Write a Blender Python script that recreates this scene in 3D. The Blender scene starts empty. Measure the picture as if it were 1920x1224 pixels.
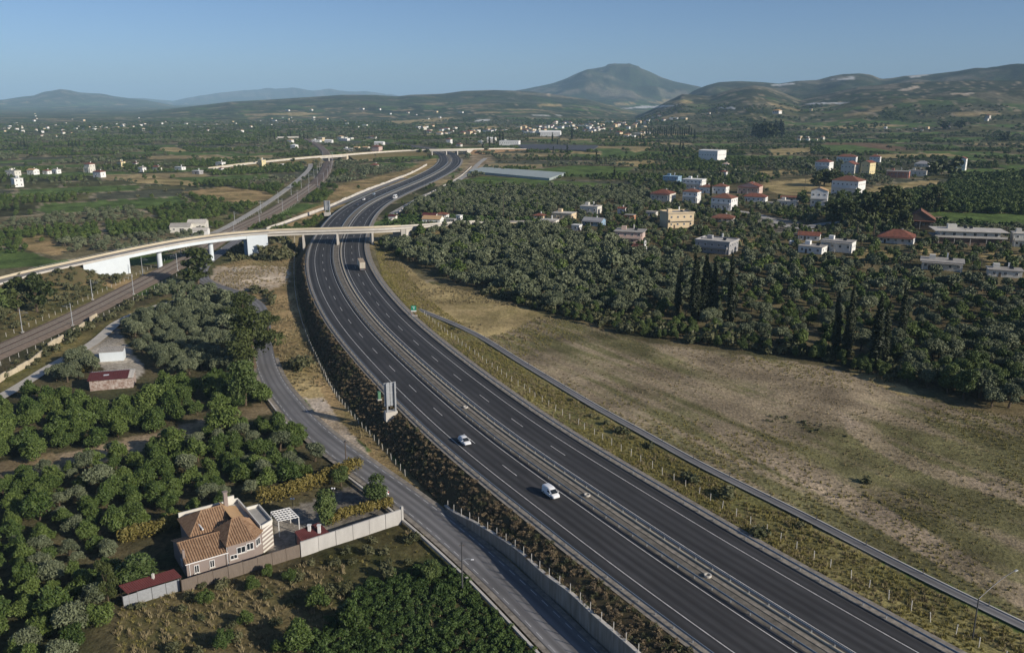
import bpy, math, random
import numpy as np
from mathutils import Vector, noise as mnoise

R = math.radians
rng = np.random.default_rng(7)
random.seed(7)
scene = bpy.context.scene
col = scene.collection

# ------------------------------------------------------------------ camera, world, sun, exposure
CAM_H = 75.0
F_PX = 1600.0            # focal length for a 1920 px wide picture
PITCH = math.atan((612 - 188) / F_PX)
cam_d = bpy.data.cameras.new('camera')
cam_d.sensor_width = 36.0
cam_d.lens = 36.0 * F_PX / 1920.0
cam_d.clip_start = 1.0
cam_d.clip_end = 90000.0
cam = bpy.data.objects.new('camera', cam_d)
col.objects.link(cam)
cam.location = (0, 0, CAM_H)
cam.rotation_euler = (math.pi / 2 - PITCH, 0, 0)
scene.camera = cam

SUN_EL, SUN_AZ = R(24.0), R(120.0)      # azimuth clockwise from +Y (view direction)
world = bpy.data.worlds.new('World')
scene.world = world
world.use_nodes = True
wn = world.node_tree.nodes
wl = world.node_tree.links
wn.clear()
w_out = wn.new('ShaderNodeOutputWorld')
w_bg = wn.new('ShaderNodeBackground')
w_sky = wn.new('ShaderNodeTexSky')
w_sky.sky_type = 'NISHITA'
w_sky.sun_disc = False
w_sky.sun_elevation = SUN_EL
w_sky.sun_rotation = SUN_AZ
w_sky.altitude = 100
w_sky.air_density = 0.58
w_sky.dust_density = 0.8
w_sky.ozone_density = 4.0
w_bg.inputs['Strength'].default_value = 0.077
wl.new(w_sky.outputs[0], w_bg.inputs['Color'])
wl.new(w_bg.outputs[0], w_out.inputs['Surface'])

sun_d = bpy.data.lights.new('sun', 'SUN')
sun_d.energy = 3.9
sun_d.angle = R(0.53)
sun_d.color = (1.0, 0.90, 0.76)
sun = bpy.data.objects.new('sun', sun_d)
col.objects.link(sun)
sd = Vector((math.sin(SUN_AZ) * math.cos(SUN_EL), math.cos(SUN_AZ) * math.cos(SUN_EL), math.sin(SUN_EL)))
sun.rotation_euler = sd.to_track_quat('Z', 'Y').to_euler()
sun.location = sd * 500

scene.view_settings.view_transform = 'Standard'
scene.view_settings.look = 'None'
scene.view_settings.gamma = 1.0
scene.view_settings.exposure = 0.42
scene.view_settings.use_curve_mapping = False
scene.render.engine = 'CYCLES'
scene.cycles.use_denoising = True
scene.cycles.max_bounces = 5
scene.cycles.diffuse_bounces = 2
scene.cycles.glossy_bounces = 2
scene.cycles.transmission_bounces = 2
scene.cycles.volume_bounces = 0
scene.cycles.transparent_max_bounces = 4

# ------------------------------------------------------------------ picture <-> place
CP, SP = math.cos(PITCH), math.sin(PITCH)

def ray(px, py):
    u = (px - 960) / F_PX
    v = (py - 612) / F_PX
    return np.array([u, CP - v * SP, -SP - v * CP])

def onz(px, py, z=0.0):
    d = ray(px, py)
    t = (z - CAM_H) / d[2]
    return np.array([d[0] * t, d[1] * t, z])

def onzs(pts, z=0.0):
    return np.array([onz(a, b, z) for a, b in pts])

def project(x, y, z):
    dz = z - CAM_H
    depth = y * CP - dz * SP
    up = y * SP + dz * CP
    depth = np.where(np.abs(depth) < 1e-3, 1e-3, depth)
    px = 960 + F_PX * x / depth
    py = 612 - F_PX * up / depth
    return np.where(depth > 1, px, -9999), np.where(depth > 1, py, 9999), depth

def smooth(t):
    t = np.clip(t, 0, 1)
    return t * t * (3 - 2 * t)

def resample(P, step, sig=0.0, z=True):
    """Catmull-Rom through P, resampled at a constant step, optionally smoothed."""
    P = np.asarray(P, float)
    Q = np.vstack([2 * P[0] - P[1], P, 2 * P[-1] - P[-2]])
    out = []
    for i in range(1, len(Q) - 2):
        p0, p1, p2, p3 = Q[i - 1], Q[i], Q[i + 1], Q[i + 2]
        # centripetal
        t0 = 0.0
        t1 = t0 + max(np.linalg.norm(p1 - p0), 1e-6) ** .5
        t2 = t1 + max(np.linalg.norm(p2 - p1), 1e-6) ** .5
        t3 = t2 + max(np.linalg.norm(p3 - p2), 1e-6) ** .5
        n = max(4, int(np.linalg.norm(p2 - p1) / (step * .5)))
        for t in np.linspace(t1, t2, n, endpoint=False):
            A1 = (t1 - t) / (t1 - t0) * p0 + (t - t0) / (t1 - t0) * p1
            A2 = (t2 - t) / (t2 - t1) * p1 + (t - t1) / (t2 - t1) * p2
            A3 = (t3 - t) / (t3 - t2) * p2 + (t - t2) / (t3 - t2) * p3
            B1 = (t2 - t) / (t2 - t0) * A1 + (t - t0) / (t2 - t0) * A2
            B2 = (t3 - t) / (t3 - t1) * A2 + (t - t1) / (t3 - t1) * A3
            out.append((t2 - t) / (t2 - t1) * B1 + (t - t1) / (t2 - t1) * B2)
    out.append(P[-1])
    out = np.array(out)
    def equal(A):
        s = np.r_[0, np.cumsum(np.linalg.norm(np.diff(A[:, :2], axis=0), axis=1))]
        q = np.arange(0, s[-1], step)
        return np.stack([np.interp(q, s, A[:, k]) for k in range(A.shape[1])], 1)
    out = equal(out)
    if sig > 0:
        k = int(3 * sig / step)
        w = np.exp(-.5 * (np.arange(-k, k + 1) * step / sig) ** 2)
        w /= w.sum()
        pad = np.vstack([out[0] + (out[0] - out[1]) * np.arange(k, 0, -1)[:, None], out,
                         out[-1] + (out[-1] - out[-2]) * np.arange(1, k + 1)[:, None]])
        out = np.stack([np.convolve(pad[:, j], w, 'valid') for j in range(out.shape[1])], 1)
        out = equal(out)
    return out

def normals2(P):
    t = np.gradient(P[:, :2], axis=0)
    t /= np.linalg.norm(t, axis=1)[:, None]
    return np.stack([t[:, 1], -t[:, 0]], 1), t     # right-hand normal, tangent

def offset(P, off, z=None):
    n, _ = normals2(P)
    off = np.broadcast_to(off, (len(P),))
    Q = P.copy()
    Q[:, :2] += n * off[:, None]
    if z is not None:
        Q[:, 2] = z
    return Q

def inpoly(px, py, poly):
    px, py = np.asarray(px), np.asarray(py)
    r = np.zeros(px.shape, bool)
    n = len(poly)
    for i in range(n):
        x0, y0 = poly[i]
        x1, y1 = poly[(i + 1) % n]
        if y0 == y1:
            continue
        c = ((y0 > py) != (y1 > py)) & (px < (x1 - x0) * (py - y0) / (y1 - y0) + x0)
        r ^= c
    return r

def dist_poly(x, y, P, signed=False):
    """distance of points to polyline P (N,2+); signed: positive right of its direction."""
    x = np.asarray(x, np.float32).ravel()
    y = np.asarray(y, np.float32).ravel()
    best = np.full(x.shape, 1e9, np.float32)
    sg = np.ones(x.shape, np.float32)
    for i in range(len(P) - 1):
        ax, ay = P[i, 0], P[i, 1]
        bx, by = P[i + 1, 0] - ax, P[i + 1, 1] - ay
        L = bx * bx + by * by
        t = np.clip(((x - ax) * bx + (y - ay) * by) / L, 0, 1)
        dx, dy = x - ax - t * bx, y - ay - t * by
        d = dx * dx + dy * dy
        m = d < best
        best[m] = d[m]
        if signed:
            s = np.where(bx * dy - by * dx > 0, -1.0, 1.0)
            sg[m] = s[m]
    return np.sqrt(best) * sg

def vnoise(x, y, seed=0):
    """cheap value noise, vectorised"""
    xi, yi = np.floor(x).astype(np.int64), np.floor(y).astype(np.int64)
    fx, fy = x - xi, y - yi
    fx, fy = fx * fx * (3 - 2 * fx), fy * fy * (3 - 2 * fy)
    def h(a, b):
        n = (a * 374761393 + b * 668265263 + seed * 974711) & 0x7fffffff
        n = ((n ^ (n >> 13)) * 1274126177) & 0x7fffffff
        return ((n ^ (n >> 16)) & 0xffff) / 65535.0
    return (h(xi, yi) * (1 - fx) + h(xi + 1, yi) * fx) * (1 - fy) + (h(xi, yi + 1) * (1 - fx) + h(xi + 1, yi + 1) * fx) * fy

def fbm(x, y, o=4, seed=0):
    s, a, t = 0, .5, 0
    for k in range(o):
        s = s + a * vnoise(x * 2 ** k, y * 2 ** k, seed + k)
        t += a
        a *= .5
    return s / t

# ------------------------------------------------------------------ lines of the place
MW_PX = [(640, 264), (718, 268.5), (765, 273), (803, 278), (833, 287), (841, 293), (844, 302), (832, 315.8), (789, 338.75), (738, 360),
         (694, 380.8), (665.7, 401.7), (650, 422.5), (634.5, 455), (632.3, 470), (633, 490), (638.6, 510), (651.6, 540), (693.4, 600),
         (741.9, 650), (796, 700), (853.9, 750), (915, 800), (982, 850), (1055, 900), (1131.7, 950), (1273.8, 1050), (1434, 1150),
         (1549, 1224), (1715, 1330), (1900, 1440)]
MW = resample(onzs(MW_PX), 4.0, 16.0)          # runs from the far end towards the camera: right-hand normal points LEFT in the picture
# flip so that the right-hand normal points right in the picture (near -> far)
MW = MW[::-1].copy()

LEFT_Z = -5.0
def left_level(y):
    return LEFT_Z * (1 - smooth((np.asarray(y, float) - 420) / 330.0))

def onleft(px, py, dz=0.0):
    z = LEFT_Z
    for _ in range(12):
        p = onz(px, py, z + dz)
        z = float(left_level(p[1]))
    p = onz(px, py, z + dz)
    return p

def onlefts(pts):
    return np.array([onleft(a, b) for a, b in pts])

RAIL_PX = [(-180, 735), (0, 657), (100, 613), (140, 594), (207, 560), (271, 527), (359, 481), (435, 433), (501, 402), (535, 382), (594, 341), (614, 308),
           (611, 288), (598, 274), (580, 264), (560, 257)]
RAIL = resample(onlefts(RAIL_PX), 4.0, 12.0)
FRONT_PX = [(1300, 1430), (1150, 1290), (1080, 1224), (1007, 1150), (924, 1070), (844, 1000), (778, 947), (690, 883), (623, 835), (573, 792), (542, 755),
            (515, 720), (498, 680), (492, 640), (490, 600), (480, 571), (446, 551), (413, 540), (385, 528), (376, 510), (393, 488), (416, 472),
            (433, 460), (452, 447), (520, 424), (570, 404), (640, 381), (700, 356), (760, 333)]
FRONT = resample(onlefts(FRONT_PX), 3.0, 5.0)
SPATH_PX = [(400, 437), (417, 430), (500, 381), (563, 334), (582, 312), (576, 296)]
SPATH = resample(onlefts(SPATH_PX), 4.0, 6.0)
LANE_PX = [(-70, 785), (-10, 750), (35, 725), (90, 690), (130, 668), (172, 645), (200, 622), (215, 608), (250, 590), (300, 572), (335, 564), (372, 556)]
LANE = resample(onlefts(LANE_PX), 2.0, 3.0)
TRACK_PX = [(-60, 905), (0, 890), (100, 868), (250, 831), (400, 795), (515, 768)]
TRACK = resample(onlefts(TRACK_PX), 3.0, 5.0)
CHAN_PX = [(783, 580), (840, 603), (893, 627), (973, 677), (1040, 717), (1140, 777), (1207, 812), (1280, 855), (1403, 917), (1507, 967), (1620, 1027),
           (1747, 1091), (1827, 1131), (1920, 1174), (2100, 1262)]
CHAN = resample(onzs(CHAN_PX, -1.0), 3.0, 8.0)
RSERV_PX = [(735, 402), (770, 382), (800, 366), (840, 348), (875, 328), (900, 305), (912, 296)]
RSERV = resample(onzs(RSERV_PX), 4.0, 8.0)
VROAD_PX = [(1330, 392), (1400, 398), (1440, 410), (1470, 422), (1500, 430), (1540, 420), (1620, 415)]
VROAD = resample(onzs(VROAD_PX, -0.3), 4.0, 6.0)

# ridges: distance, near width, far width, skyline in picture points
RIDGES = [
    (9500, 3200, 5000, [(880, 186), (930, 176), (960, 171), (985, 167), (1010, 162), (1040, 155), (1062, 147), (1082, 137), (1100, 130), (1118, 127.5), (1134, 124.5), (1141, 119.6), (1150, 119),
                        (1178, 119), (1184, 120.5), (1197, 123.5), (1201, 127.5), (1222, 136), (1240, 145), (1262, 152), (1285, 157), (1310, 162), (1345, 173), (1400, 185)]),
    (5600, 2600, 2500, [(250, 214), (330, 203), (380, 197), (430, 191), (520, 186), (610, 180), (640, 178), (700, 178), (745, 181), (770, 178), (830, 176), (870, 171), (900, 170),
                        (925, 169), (960, 170), (1000, 172), (1040, 177), (1100, 186), (1200, 196)]),
    (12500, 4200, 4000, [(-200, 196), (-60, 190), (5, 187), (40, 181), (62, 179), (80, 172), (98, 170), (113, 166.5), (128, 168), (150, 173), (187, 175), (200, 177), (213, 180), (240, 184), (270, 187),
                         (330, 190)]),
    (20000, 4000, 5000, [(190, 192), (232, 184), (262, 183), (300, 187), (325, 189), (345, 184), (380, 177), (412, 172), (450, 169), (480, 166), (520, 164), (555, 163), (585, 168),
                         (620, 165), (650, 170), (690, 171), (740, 177), (800, 188)]),
    (5600, 3200, 2200, [(1240, 195), (1300, 171), (1323, 161), (1347, 154), (1387, 152), (1430, 154), (1460, 157), (1493, 152), (1533, 150), (1557, 143), (1580, 139), (1613, 137.5),
                        (1633, 140), (1653, 148), (1675, 146), (1697, 142), (1747, 139), (1797, 133), (1827, 128), (1880, 128), (1913, 126), (1980, 124), (2300, 122), (2900, 150)]),
    (3900, 2000, 1300, [(1190, 205), (1280, 176), (1330, 180), (1370, 168), (1413, 160), (1440, 164), (1462, 172), (1500, 186), (1550, 176), (1613, 162), (1713, 154), (1800, 151), (1920, 150),
                       (2200, 150), (2800, 170)]),
]
_rt = []
for D, wn_, wf_, sky_ in RIDGES:
    az, hh = [], []
    for (px, py) in sky_:
        d = ray(px, py)
        hd = math.hypot(d[0], d[1])
        az.append(math.atan2(d[0], d[1]))
        hh.append(max(0.0, CAM_H + D * d[2] / hd))
    hh[0] = 0.0
    hh[-1] = 0.0
    _rt.append((D, wn_, wf_, np.array(az), np.array(hh)))

def hills(x, y):
    x = np.asarray(x, float)
    y = np.asarray(y, float)
    r = np.hypot(x, y)
    a = np.arctan2(x, y)
    h = np.zeros(x.shape)
    wob = fbm(x / 420.0 + 50, y / 420.0 + 50, 4, 3) - .5
    wob2 = fbm(x / 1300.0 + 9, y / 1300.0 + 9, 3, 11) - .5
    gul = 1 - np.abs(2 * fbm(x / 520.0 + 3, y / 900.0 + 7, 4, 17) - 1) * 2.2
    gul2 = 1 - np.abs(2 * fbm(x / 150.0 + 3, y / 260.0 + 7, 3, 19) - 1) * 2.2
    for D, wn_, wf_, az, hh in _rt:
        H = np.interp(a, az, hh, left=0, right=0)
        rr = r + wob2 * wn_ * .5 * np.minimum(1, np.abs(r - D) / wn_ * 2)
        t = np.where(rr < D, 1 - (D - rr) / wn_, 1 - (rr - D) / wf_)
        s = smooth(t) ** 1.15
        off = np.clip(np.abs(r - D) / wn_ * 3, 0.0, 1)
        g = H * s * (1 + wob * .75 * off * np.clip(1 - s, .15, 1)) * (1 - (.20 * gul + .07 * gul2) * np.clip(off * 1.3, .04, 1))
        h = np.maximum(h, g)
    return h

def height(x, y, base=True):
    x = np.atleast_1d(np.asarray(x, float))
    y = np.atleast_1d(np.asarray(y, float))
    z = np.full(x.shape, -0.3)
    m = (y > -60) & (y < 1600) & (np.abs(x) < 900)
    if m.any():
        o = dist_poly(x[m], y[m], MW, True)
        ym = y[m]
        zl = left_level(ym)
        left = zl * smooth((-o - 15.0) / 3.0)
        right = -0.9 * smooth((o - 17.0) / 6.0) * (1 - smooth((ym - 380) / 200))
        z[m] += np.where(o < 0, left, right)
    m2 = np.hypot(x, y) > 1500
    if m2.any():
        z[m2] += hills(x[m2], y[m2])
    m3 = ~m & (y <= 1600)
    z[m3] += np.where(x[m3] < 0, left_level(y[m3]), 0)
    # embankments that carry the overpasses
    return z

_MA, _MD = MW[:-1, :2], np.diff(MW[:, :2], axis=0)
_ML = (_MD ** 2).sum(1)
def height1(x, y):
    """height() for one point"""
    if not (-60 < y < 1600 and abs(x) < 900):
        return float(height(x, y)[0])
    t = np.clip(((x - _MA[:, 0]) * _MD[:, 0] + (y - _MA[:, 1]) * _MD[:, 1]) / _ML, 0, 1)
    dx, dy = x - _MA[:, 0] - t * _MD[:, 0], y - _MA[:, 1] - t * _MD[:, 1]
    d = dx * dx + dy * dy
    i = int(np.argmin(d))
    o = math.sqrt(d[i]) * (-1 if _MD[i, 0] * dy[i] - _MD[i, 1] * dx[i] > 0 else 1)
    z = -.3
    if o < 0:
        z += float(left_level(y)) * float(smooth((-o - 15.0) / 3.0))
    else:
        z += -0.9 * float(smooth((o - 17.0) / 6.0)) * (1 - float(smooth((y - 380) / 200)))
    if math.hypot(x, y) > 1500:
        z += float(hills(np.array([x]), np.array([y]))[0])
    return z

def gp(px, py, dz=0.0):
    """point of the ground seen at a picture point"""
    d = ray(px, py)
    z = -0.3
    if d[2] >= -1e-4:
        d[2] = -1e-4
    for _ in range(14):
        t = (z + dz - CAM_H) / d[2]
        p = d * t
        z = .5 * z + .5 * height1(p[0], p[1])
    t = (z + dz - CAM_H) / d[2]
    return np.array([d[0] * t, d[1] * t, z])

def ppm(p):
    """pixels (1920 wide) per metre at a place"""
    return F_PX / (p[1] * CP - (p[2] - CAM_H) * SP)

# ------------------------------------------------------------------ materials
def newmat(name):
    m = bpy.data.materials.new(name)
    m.use_nodes = True
    nt = m.node_tree
    b = nt.nodes['Principled BSDF']
    return m, nt, b

def mat(name, c, rough=.8, var=.12, scale=1.5, bump=0.0, bscale=None, metal=0.0, coords='Object', spec=.3, c2=None, detail=4, stretch=None):
    m, nt, b = newmat(name)
    b.inputs['Roughness'].default_value = rough
    b.inputs['Metallic'].default_value = metal
    b.inputs['Specular IOR Level'].default_value = spec
    tc = nt.nodes.new('ShaderNodeTexCoord')
    no = nt.nodes.new('ShaderNodeTexNoise')
    no.inputs['Scale'].default_value = scale
    no.inputs['Detail'].default_value = detail
    no.inputs['Roughness'].default_value = .65
    src = tc.outputs[coords]
    if stretch:
        mp = nt.nodes.new('ShaderNodeMapping')
        mp.inputs['Scale'].default_value = stretch
        nt.links.new(src, mp.inputs['Vector'])
        src = mp.outputs[0]
    nt.links.new(src, no.inputs['Vector'])
    mx = nt.nodes.new('ShaderNodeMix')
    mx.data_type = 'RGBA'
    ca = tuple(max(0, v * (1 - var)) for v in c)
    cb = c2 if c2 else tuple(v * (1 + var) for v in c)
    mx.inputs['A'].default_value = (*ca, 1)
    mx.inputs['B'].default_value = (*cb, 1)
    rp = nt.nodes.new('ShaderNodeMapRange')
    rp.inputs['From Min'].default_value = .3
    rp.inputs['From Max'].default_value = .7
    nt.links.new(no.outputs[0], rp.inputs['Value'])
    nt.links.new(rp.outputs[0], mx.inputs['Factor'])
    nt.links.new(mx.outputs['Result'], b.inputs['Base Color'])
    if bump:
        n2 = nt.nodes.new('ShaderNodeTexNoise')
        n2.inputs['Scale'].default_value = bscale or scale * 6
        nt.links.new(src, n2.inputs['Vector'])
        bp = nt.nodes.new('ShaderNodeBump')
        bp.inputs['Strength'].default_value = bump
        bp.inputs['Distance'].default_value = .05
        nt.links.new(n2.outputs[0], bp.inputs['Height'])
        nt.links.new(bp.outputs[0], b.inputs['Normal'])
    return m

def leafmat(name, ca, cb, rough=.55, transl=.25):
    """foliage: each leaf and each plant its own tint"""
    m, nt, b = newmat(name)
    oi = nt.nodes.new('ShaderNodeObjectInfo')
    at = nt.nodes.new('ShaderNodeAttribute')
    at.attribute_name = 'tint'
    ad = nt.nodes.new('ShaderNodeMath')
    ad.operation = 'MULTIPLY_ADD'
    ad.inputs[1].default_value = .55
    nt.links.new(oi.outputs['Random'], ad.inputs[0])
    ml = nt.nodes.new('ShaderNodeMath')
    ml.operation = 'MULTIPLY'
    ml.inputs[1].default_value = .45
    nt.links.new(at.outputs['Fac'], ml.inputs[0])
    nt.links.new(ml.outputs[0], ad.inputs[2])
    mx = nt.nodes.new('ShaderNodeMix')
    mx.data_type = 'RGBA'
    mx.inputs['A'].default_value = (*ca, 1)
    mx.inputs['B'].default_value = (*cb, 1)
    nt.links.new(ad.outputs[0], mx.inputs['Factor'])
    nt.links.new(mx.outputs['Result'], b.inputs['Base Color'])
    b.inputs['Roughness'].default_value = rough
    b.inputs['Specular IOR Level'].default_value = .25
    return m

M = {}
M['white'] = mat('white_paint', (.72, .72, .70), .7, .07, .35)
M['offwhite'] = mat('offwhite_plaster', (.62, .60, .54), .8, .10, .3)
M['cream'] = mat('cream_plaster', (.62, .50, .33), .8, .08, .3)
M['yellow'] = mat('yellow_plaster', (.66, .57, .33), .8, .08, .3)
M['pink'] = mat('pink_plaster', (.56, .42, .36), .8, .08, .3)
M['orange'] = mat('orange_plaster', (.50, .22, .10), .8, .1, .3)
M['terracotta'] = mat('terracotta_plaster', (.42, .19, .14), .8, .1, .3)
M['taupe'] = mat('taupe_plaster', (.26, .215, .195), .85, .06, .4)
M['greyplaster'] = mat('grey_plaster', (.30, .30, .31), .85, .1, .3)
M['bluewall'] = mat('blue_wall', (.22, .34, .46), .8, .1, .3)
M['concrete'] = mat('concrete', (.36, .345, .315), .85, .22, .25, detail=6)
M['concrete_light'] = mat('light_concrete', (.52, .49, .44), .85, .16, .2, detail=6)
M['concrete_tan'] = mat('tan_concrete', (.50, .44, .33), .85, .12, .15, detail=6)
M['bluewhite'] = mat('pale_blue_paint', (.62, .68, .72), .75, .05, .2)
M['roof_red'] = mat('red_tile', (.19, .072, .048), .85, .35, .6)
M['roof_brown'] = mat('brown_tile', (.19, .085, .055), .85, .2, .6)
M['roof_maroon'] = mat('maroon_sheet', (.105, .030, .030), .7, .12, .5)
M['roof_grey'] = mat('grey_roof', (.34, .32, .29), .85, .18, .35, detail=6)
M['roof_tan'] = mat('tan_screed', (.46, .30, .16), .85, .06, .4)
M['glass'] = mat('window_glass', (.02, .025, .03), .15, .2, 1.0, spec=.6)
M['dark'] = mat('dark_opening', (.03, .028, .026), .8, .2, 1.0)
M['frame'] = mat('white_frame', (.75, .75, .74), .5, .04, 1.0)
M['wood'] = mat('weathered_wood', (.11, .085, .065), .85, .25, 2.0)
M['steel'] = mat('galvanised_steel', (.42, .44, .46), .45, .12, 2.0, metal=.4)
M['darksteel'] = mat('dark_steel', (.10, .10, .105), .5, .15, 2.0, metal=.3)
M['bark'] = mat('bark', (.10, .075, .05), .95, .3, 3.0)
M['post'] = mat('fence_post_concrete', (.55, .53, .48), .85, .15, 2.0)
M['mark'] = mat('road_paint', (.50, .50, .49), .7, .3, .8)
M['tyre'] = mat('tyre_rubber', (.02, .02, .02), .9, .1, 3.0)
M['rim'] = mat('alloy_rim', (.45, .45, .46), .35, .08, 3.0, metal=.6)
M['carwhite'] = mat('white_car_paint', (.78, .79, .80), .28, .02, .5, spec=.5)
M['cardark'] = mat('dark_blue_car_paint', (.03, .04, .06), .3, .05, .5, spec=.5)
M['carblue'] = mat('pale_blue_car_paint', (.30, .38, .48), .3, .05, .5, spec=.5)
M['lamp'] = mat('lamp_lens', (.65, .66, .68), .2, .03, 1.0, spec=.6)
M['taillight'] = mat('red_lens', (.35, .02, .02), .3, .03, 1.0)
M['blackplastic'] = mat('black_plastic', (.03, .03, .032), .5, .1, 1.0)
M['signgreen'] = mat('green_sign_sheet', (.0, .22, .13), .45, .04, 1.0)
M['greencab'] = mat('green_cabinet', (.10, .22, .13), .5, .1, 1.0)
M['tarp'] = mat('truck_tarpaulin', (.52, .47, .38), .65, .08, .5)
M['rail'] = mat('rail_steel', (.13, .085, .06), .5, .2, 1.0, metal=.3)
M['sleeper'] = mat('concrete_sleeper', (.27, .25, .22), .9, .15, 1.0)
M['rust'] = mat('rusty_sheet', (.26, .11, .06), .85, .4, 1.2, c2=(.55, .5, .46), detail=6)
M['reed'] = mat('reed_screen', (.165, .135, .11), .9, .22, 1.0, stretch=(12, 12, .6))
M['net'] = mat('crop_net', (.33, .38, .37), .7, .08, .08)
M['whitenet'] = mat('white_crop_plastic', (.6, .61, .58), .6, .08, .05)
M['darknet'] = mat('dark_crop_net', (.07, .072, .08), .8, .15, .05)
M['flower'] = mat('yellow_blossom', (.55, .42, .03), .7, .15, 2.0)
# ------------------------------------------------------------------ mesh building
class MB:
    """collects shapes, then links them as ONE mesh object"""
    def __init__(s):
        s.v, s.f, s.m = [], [], []
    def add(s, vs, fs, mi=0):
        n = len(s.v)
        s.v.extend([tuple(map(float, q)) for q in vs])
        for f in fs:
            s.f.append(tuple(i + n for i in f))
            s.m.append(mi)
        return s
    def box(s, c, d, rz=0.0, mi=0, taper=1.0):
        x, y, z = d[0] / 2, d[1] / 2, d[2] / 2
        ca, sa = math.cos(rz), math.sin(rz)
        P = []
        for k, (a, b, e) in enumerate([(-1, -1, -1), (1, -1, -1), (1, 1, -1), (-1, 1, -1), (-1, -1, 1), (1, -1, 1), (1, 1, 1), (-1, 1, 1)]):
            t = taper if e > 0 else 1
            X, Y = a * x * t, b * y * t
            P.append((c[0] + X * ca - Y * sa, c[1] + X * sa + Y * ca, c[2] + e * z))
        return s.add(P, [(3, 2, 1, 0), (4, 5, 6, 7), (0, 1, 5, 4), (1, 2, 6, 5), (2, 3, 7, 6), (3, 0, 4, 7)], mi)
    def tube(s, a, b, r0, r1=None, n=6, mi=0, caps=True):
        a, b = Vector(a), Vector(b)
        r1 = r0 if r1 is None else r1
        d = (b - a).normalized()
        u = d.orthogonal().normalized()
        w = d.cross(u)
        P = []
        for (c, r) in ((a, r0), (b, r1)):
            for k in range(n):
                t = 2 * math.pi * k / n
                P.append(c + u * (r * math.cos(t)) + w * (r * math.sin(t)))
        F = [(k, (k + 1) % n, n + (k + 1) % n, n + k) for k in range(n)]
        if caps:
            F += [tuple(range(n - 1, -1, -1)), tuple(range(n, 2 * n))]
        return s.add(P, F, mi)
    def prism(s, poly, z0, z1, mi=0):
        """poly: list of (x, y), counter-clockwise"""
        n = len(poly)
        P = [(x, y, z0) for x, y in poly] + [(x, y, z1) for x, y in poly]
        F = [(i, (i + 1) % n, n + (i + 1) % n, n + i) for i in range(n)] + [tuple(range(n - 1, -1, -1)), tuple(range(n, 2 * n))]
        return s.add(P, F, mi)
    def ribbon(s, A, B, mi=0):
        n = len(A)
        P = list(A) + list(B)
        return s.add(P, [(i, i + 1, n + i + 1, n + i) for i in range(n - 1)], mi)
    def rail(s, P, w, h, dz=0.0, mi=0):
        """box section swept along P (world points at its bottom)"""
        n = len(P)
        nn, _ = normals2(P)
        V = []
        for k, (a, b) in enumerate([(-.5, 0), (.5, 0), (.5, 1), (-.5, 1)]):
            for i in range(n):
                V.append((P[i, 0] + nn[i, 0] * a * w, P[i, 1] + nn[i, 1] * a * w, P[i, 2] + dz + b * h))
        F = []
        for k in range(4):
            k2 = (k + 1) % 4
            F += [(k * n + i, k * n + i + 1, k2 * n + i + 1, k2 * n + i) for i in range(n - 1)]
        F += [(0, n, 2 * n, 3 * n), (n - 1, 4 * n - 1, 3 * n - 1, 2 * n - 1)]
        return s.add(V, F, mi)
    def mesh(s, name, mats):
        me = bpy.data.meshes.new(name)
        me.from_pydata(s.v, [], s.f)
        for q in (mats if isinstance(mats, (list, tuple)) else [mats]):
            me.materials.append(q)
        if any(s.m):
            me.polygons.foreach_set('material_index', s.m)
        me.update()
        return me
    def build(s, name, mats, parent=None):
        return put(name, s.mesh(name, mats), parent)

def put(name, me, parent=None, loc=None, rz=0.0, sc=None):
    o = bpy.data.objects.new(name, me)
    col.objects.link(o)
    if parent is not None:
        o.parent = parent
    if loc is not None:
        o.location = loc
    o.rotation_euler = (0, 0, rz)
    if sc is not None:
        o.scale = (sc, sc, sc) if np.isscalar(sc) else sc
    return o

def empty(name, loc=(0, 0, 0), rz=0.0):
    return put(name, None, None, tuple(map(float, loc)), rz)

def tag(o, label=None, cat=None, group=None, kind=None):
    if label:
        o['label'] = label
    if cat:
        o['category'] = cat
    if group:
        o['group'] = group
    if kind:
        o['kind'] = kind
    return o

def struct(o):
    o['kind'] = 'structure'
    return o

def copy_tree(o, parent=None, children=None):
    c = o.copy()
    col.objects.link(c)
    if parent is not None:
        c.parent = parent
    kids = children[o] if children else o.children
    for ch in kids:
        copy_tree(ch, c, children)
    return c

def smooth_shade(me):
    me.polygons.foreach_set('use_smooth', [True] * len(me.polygons))

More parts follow.
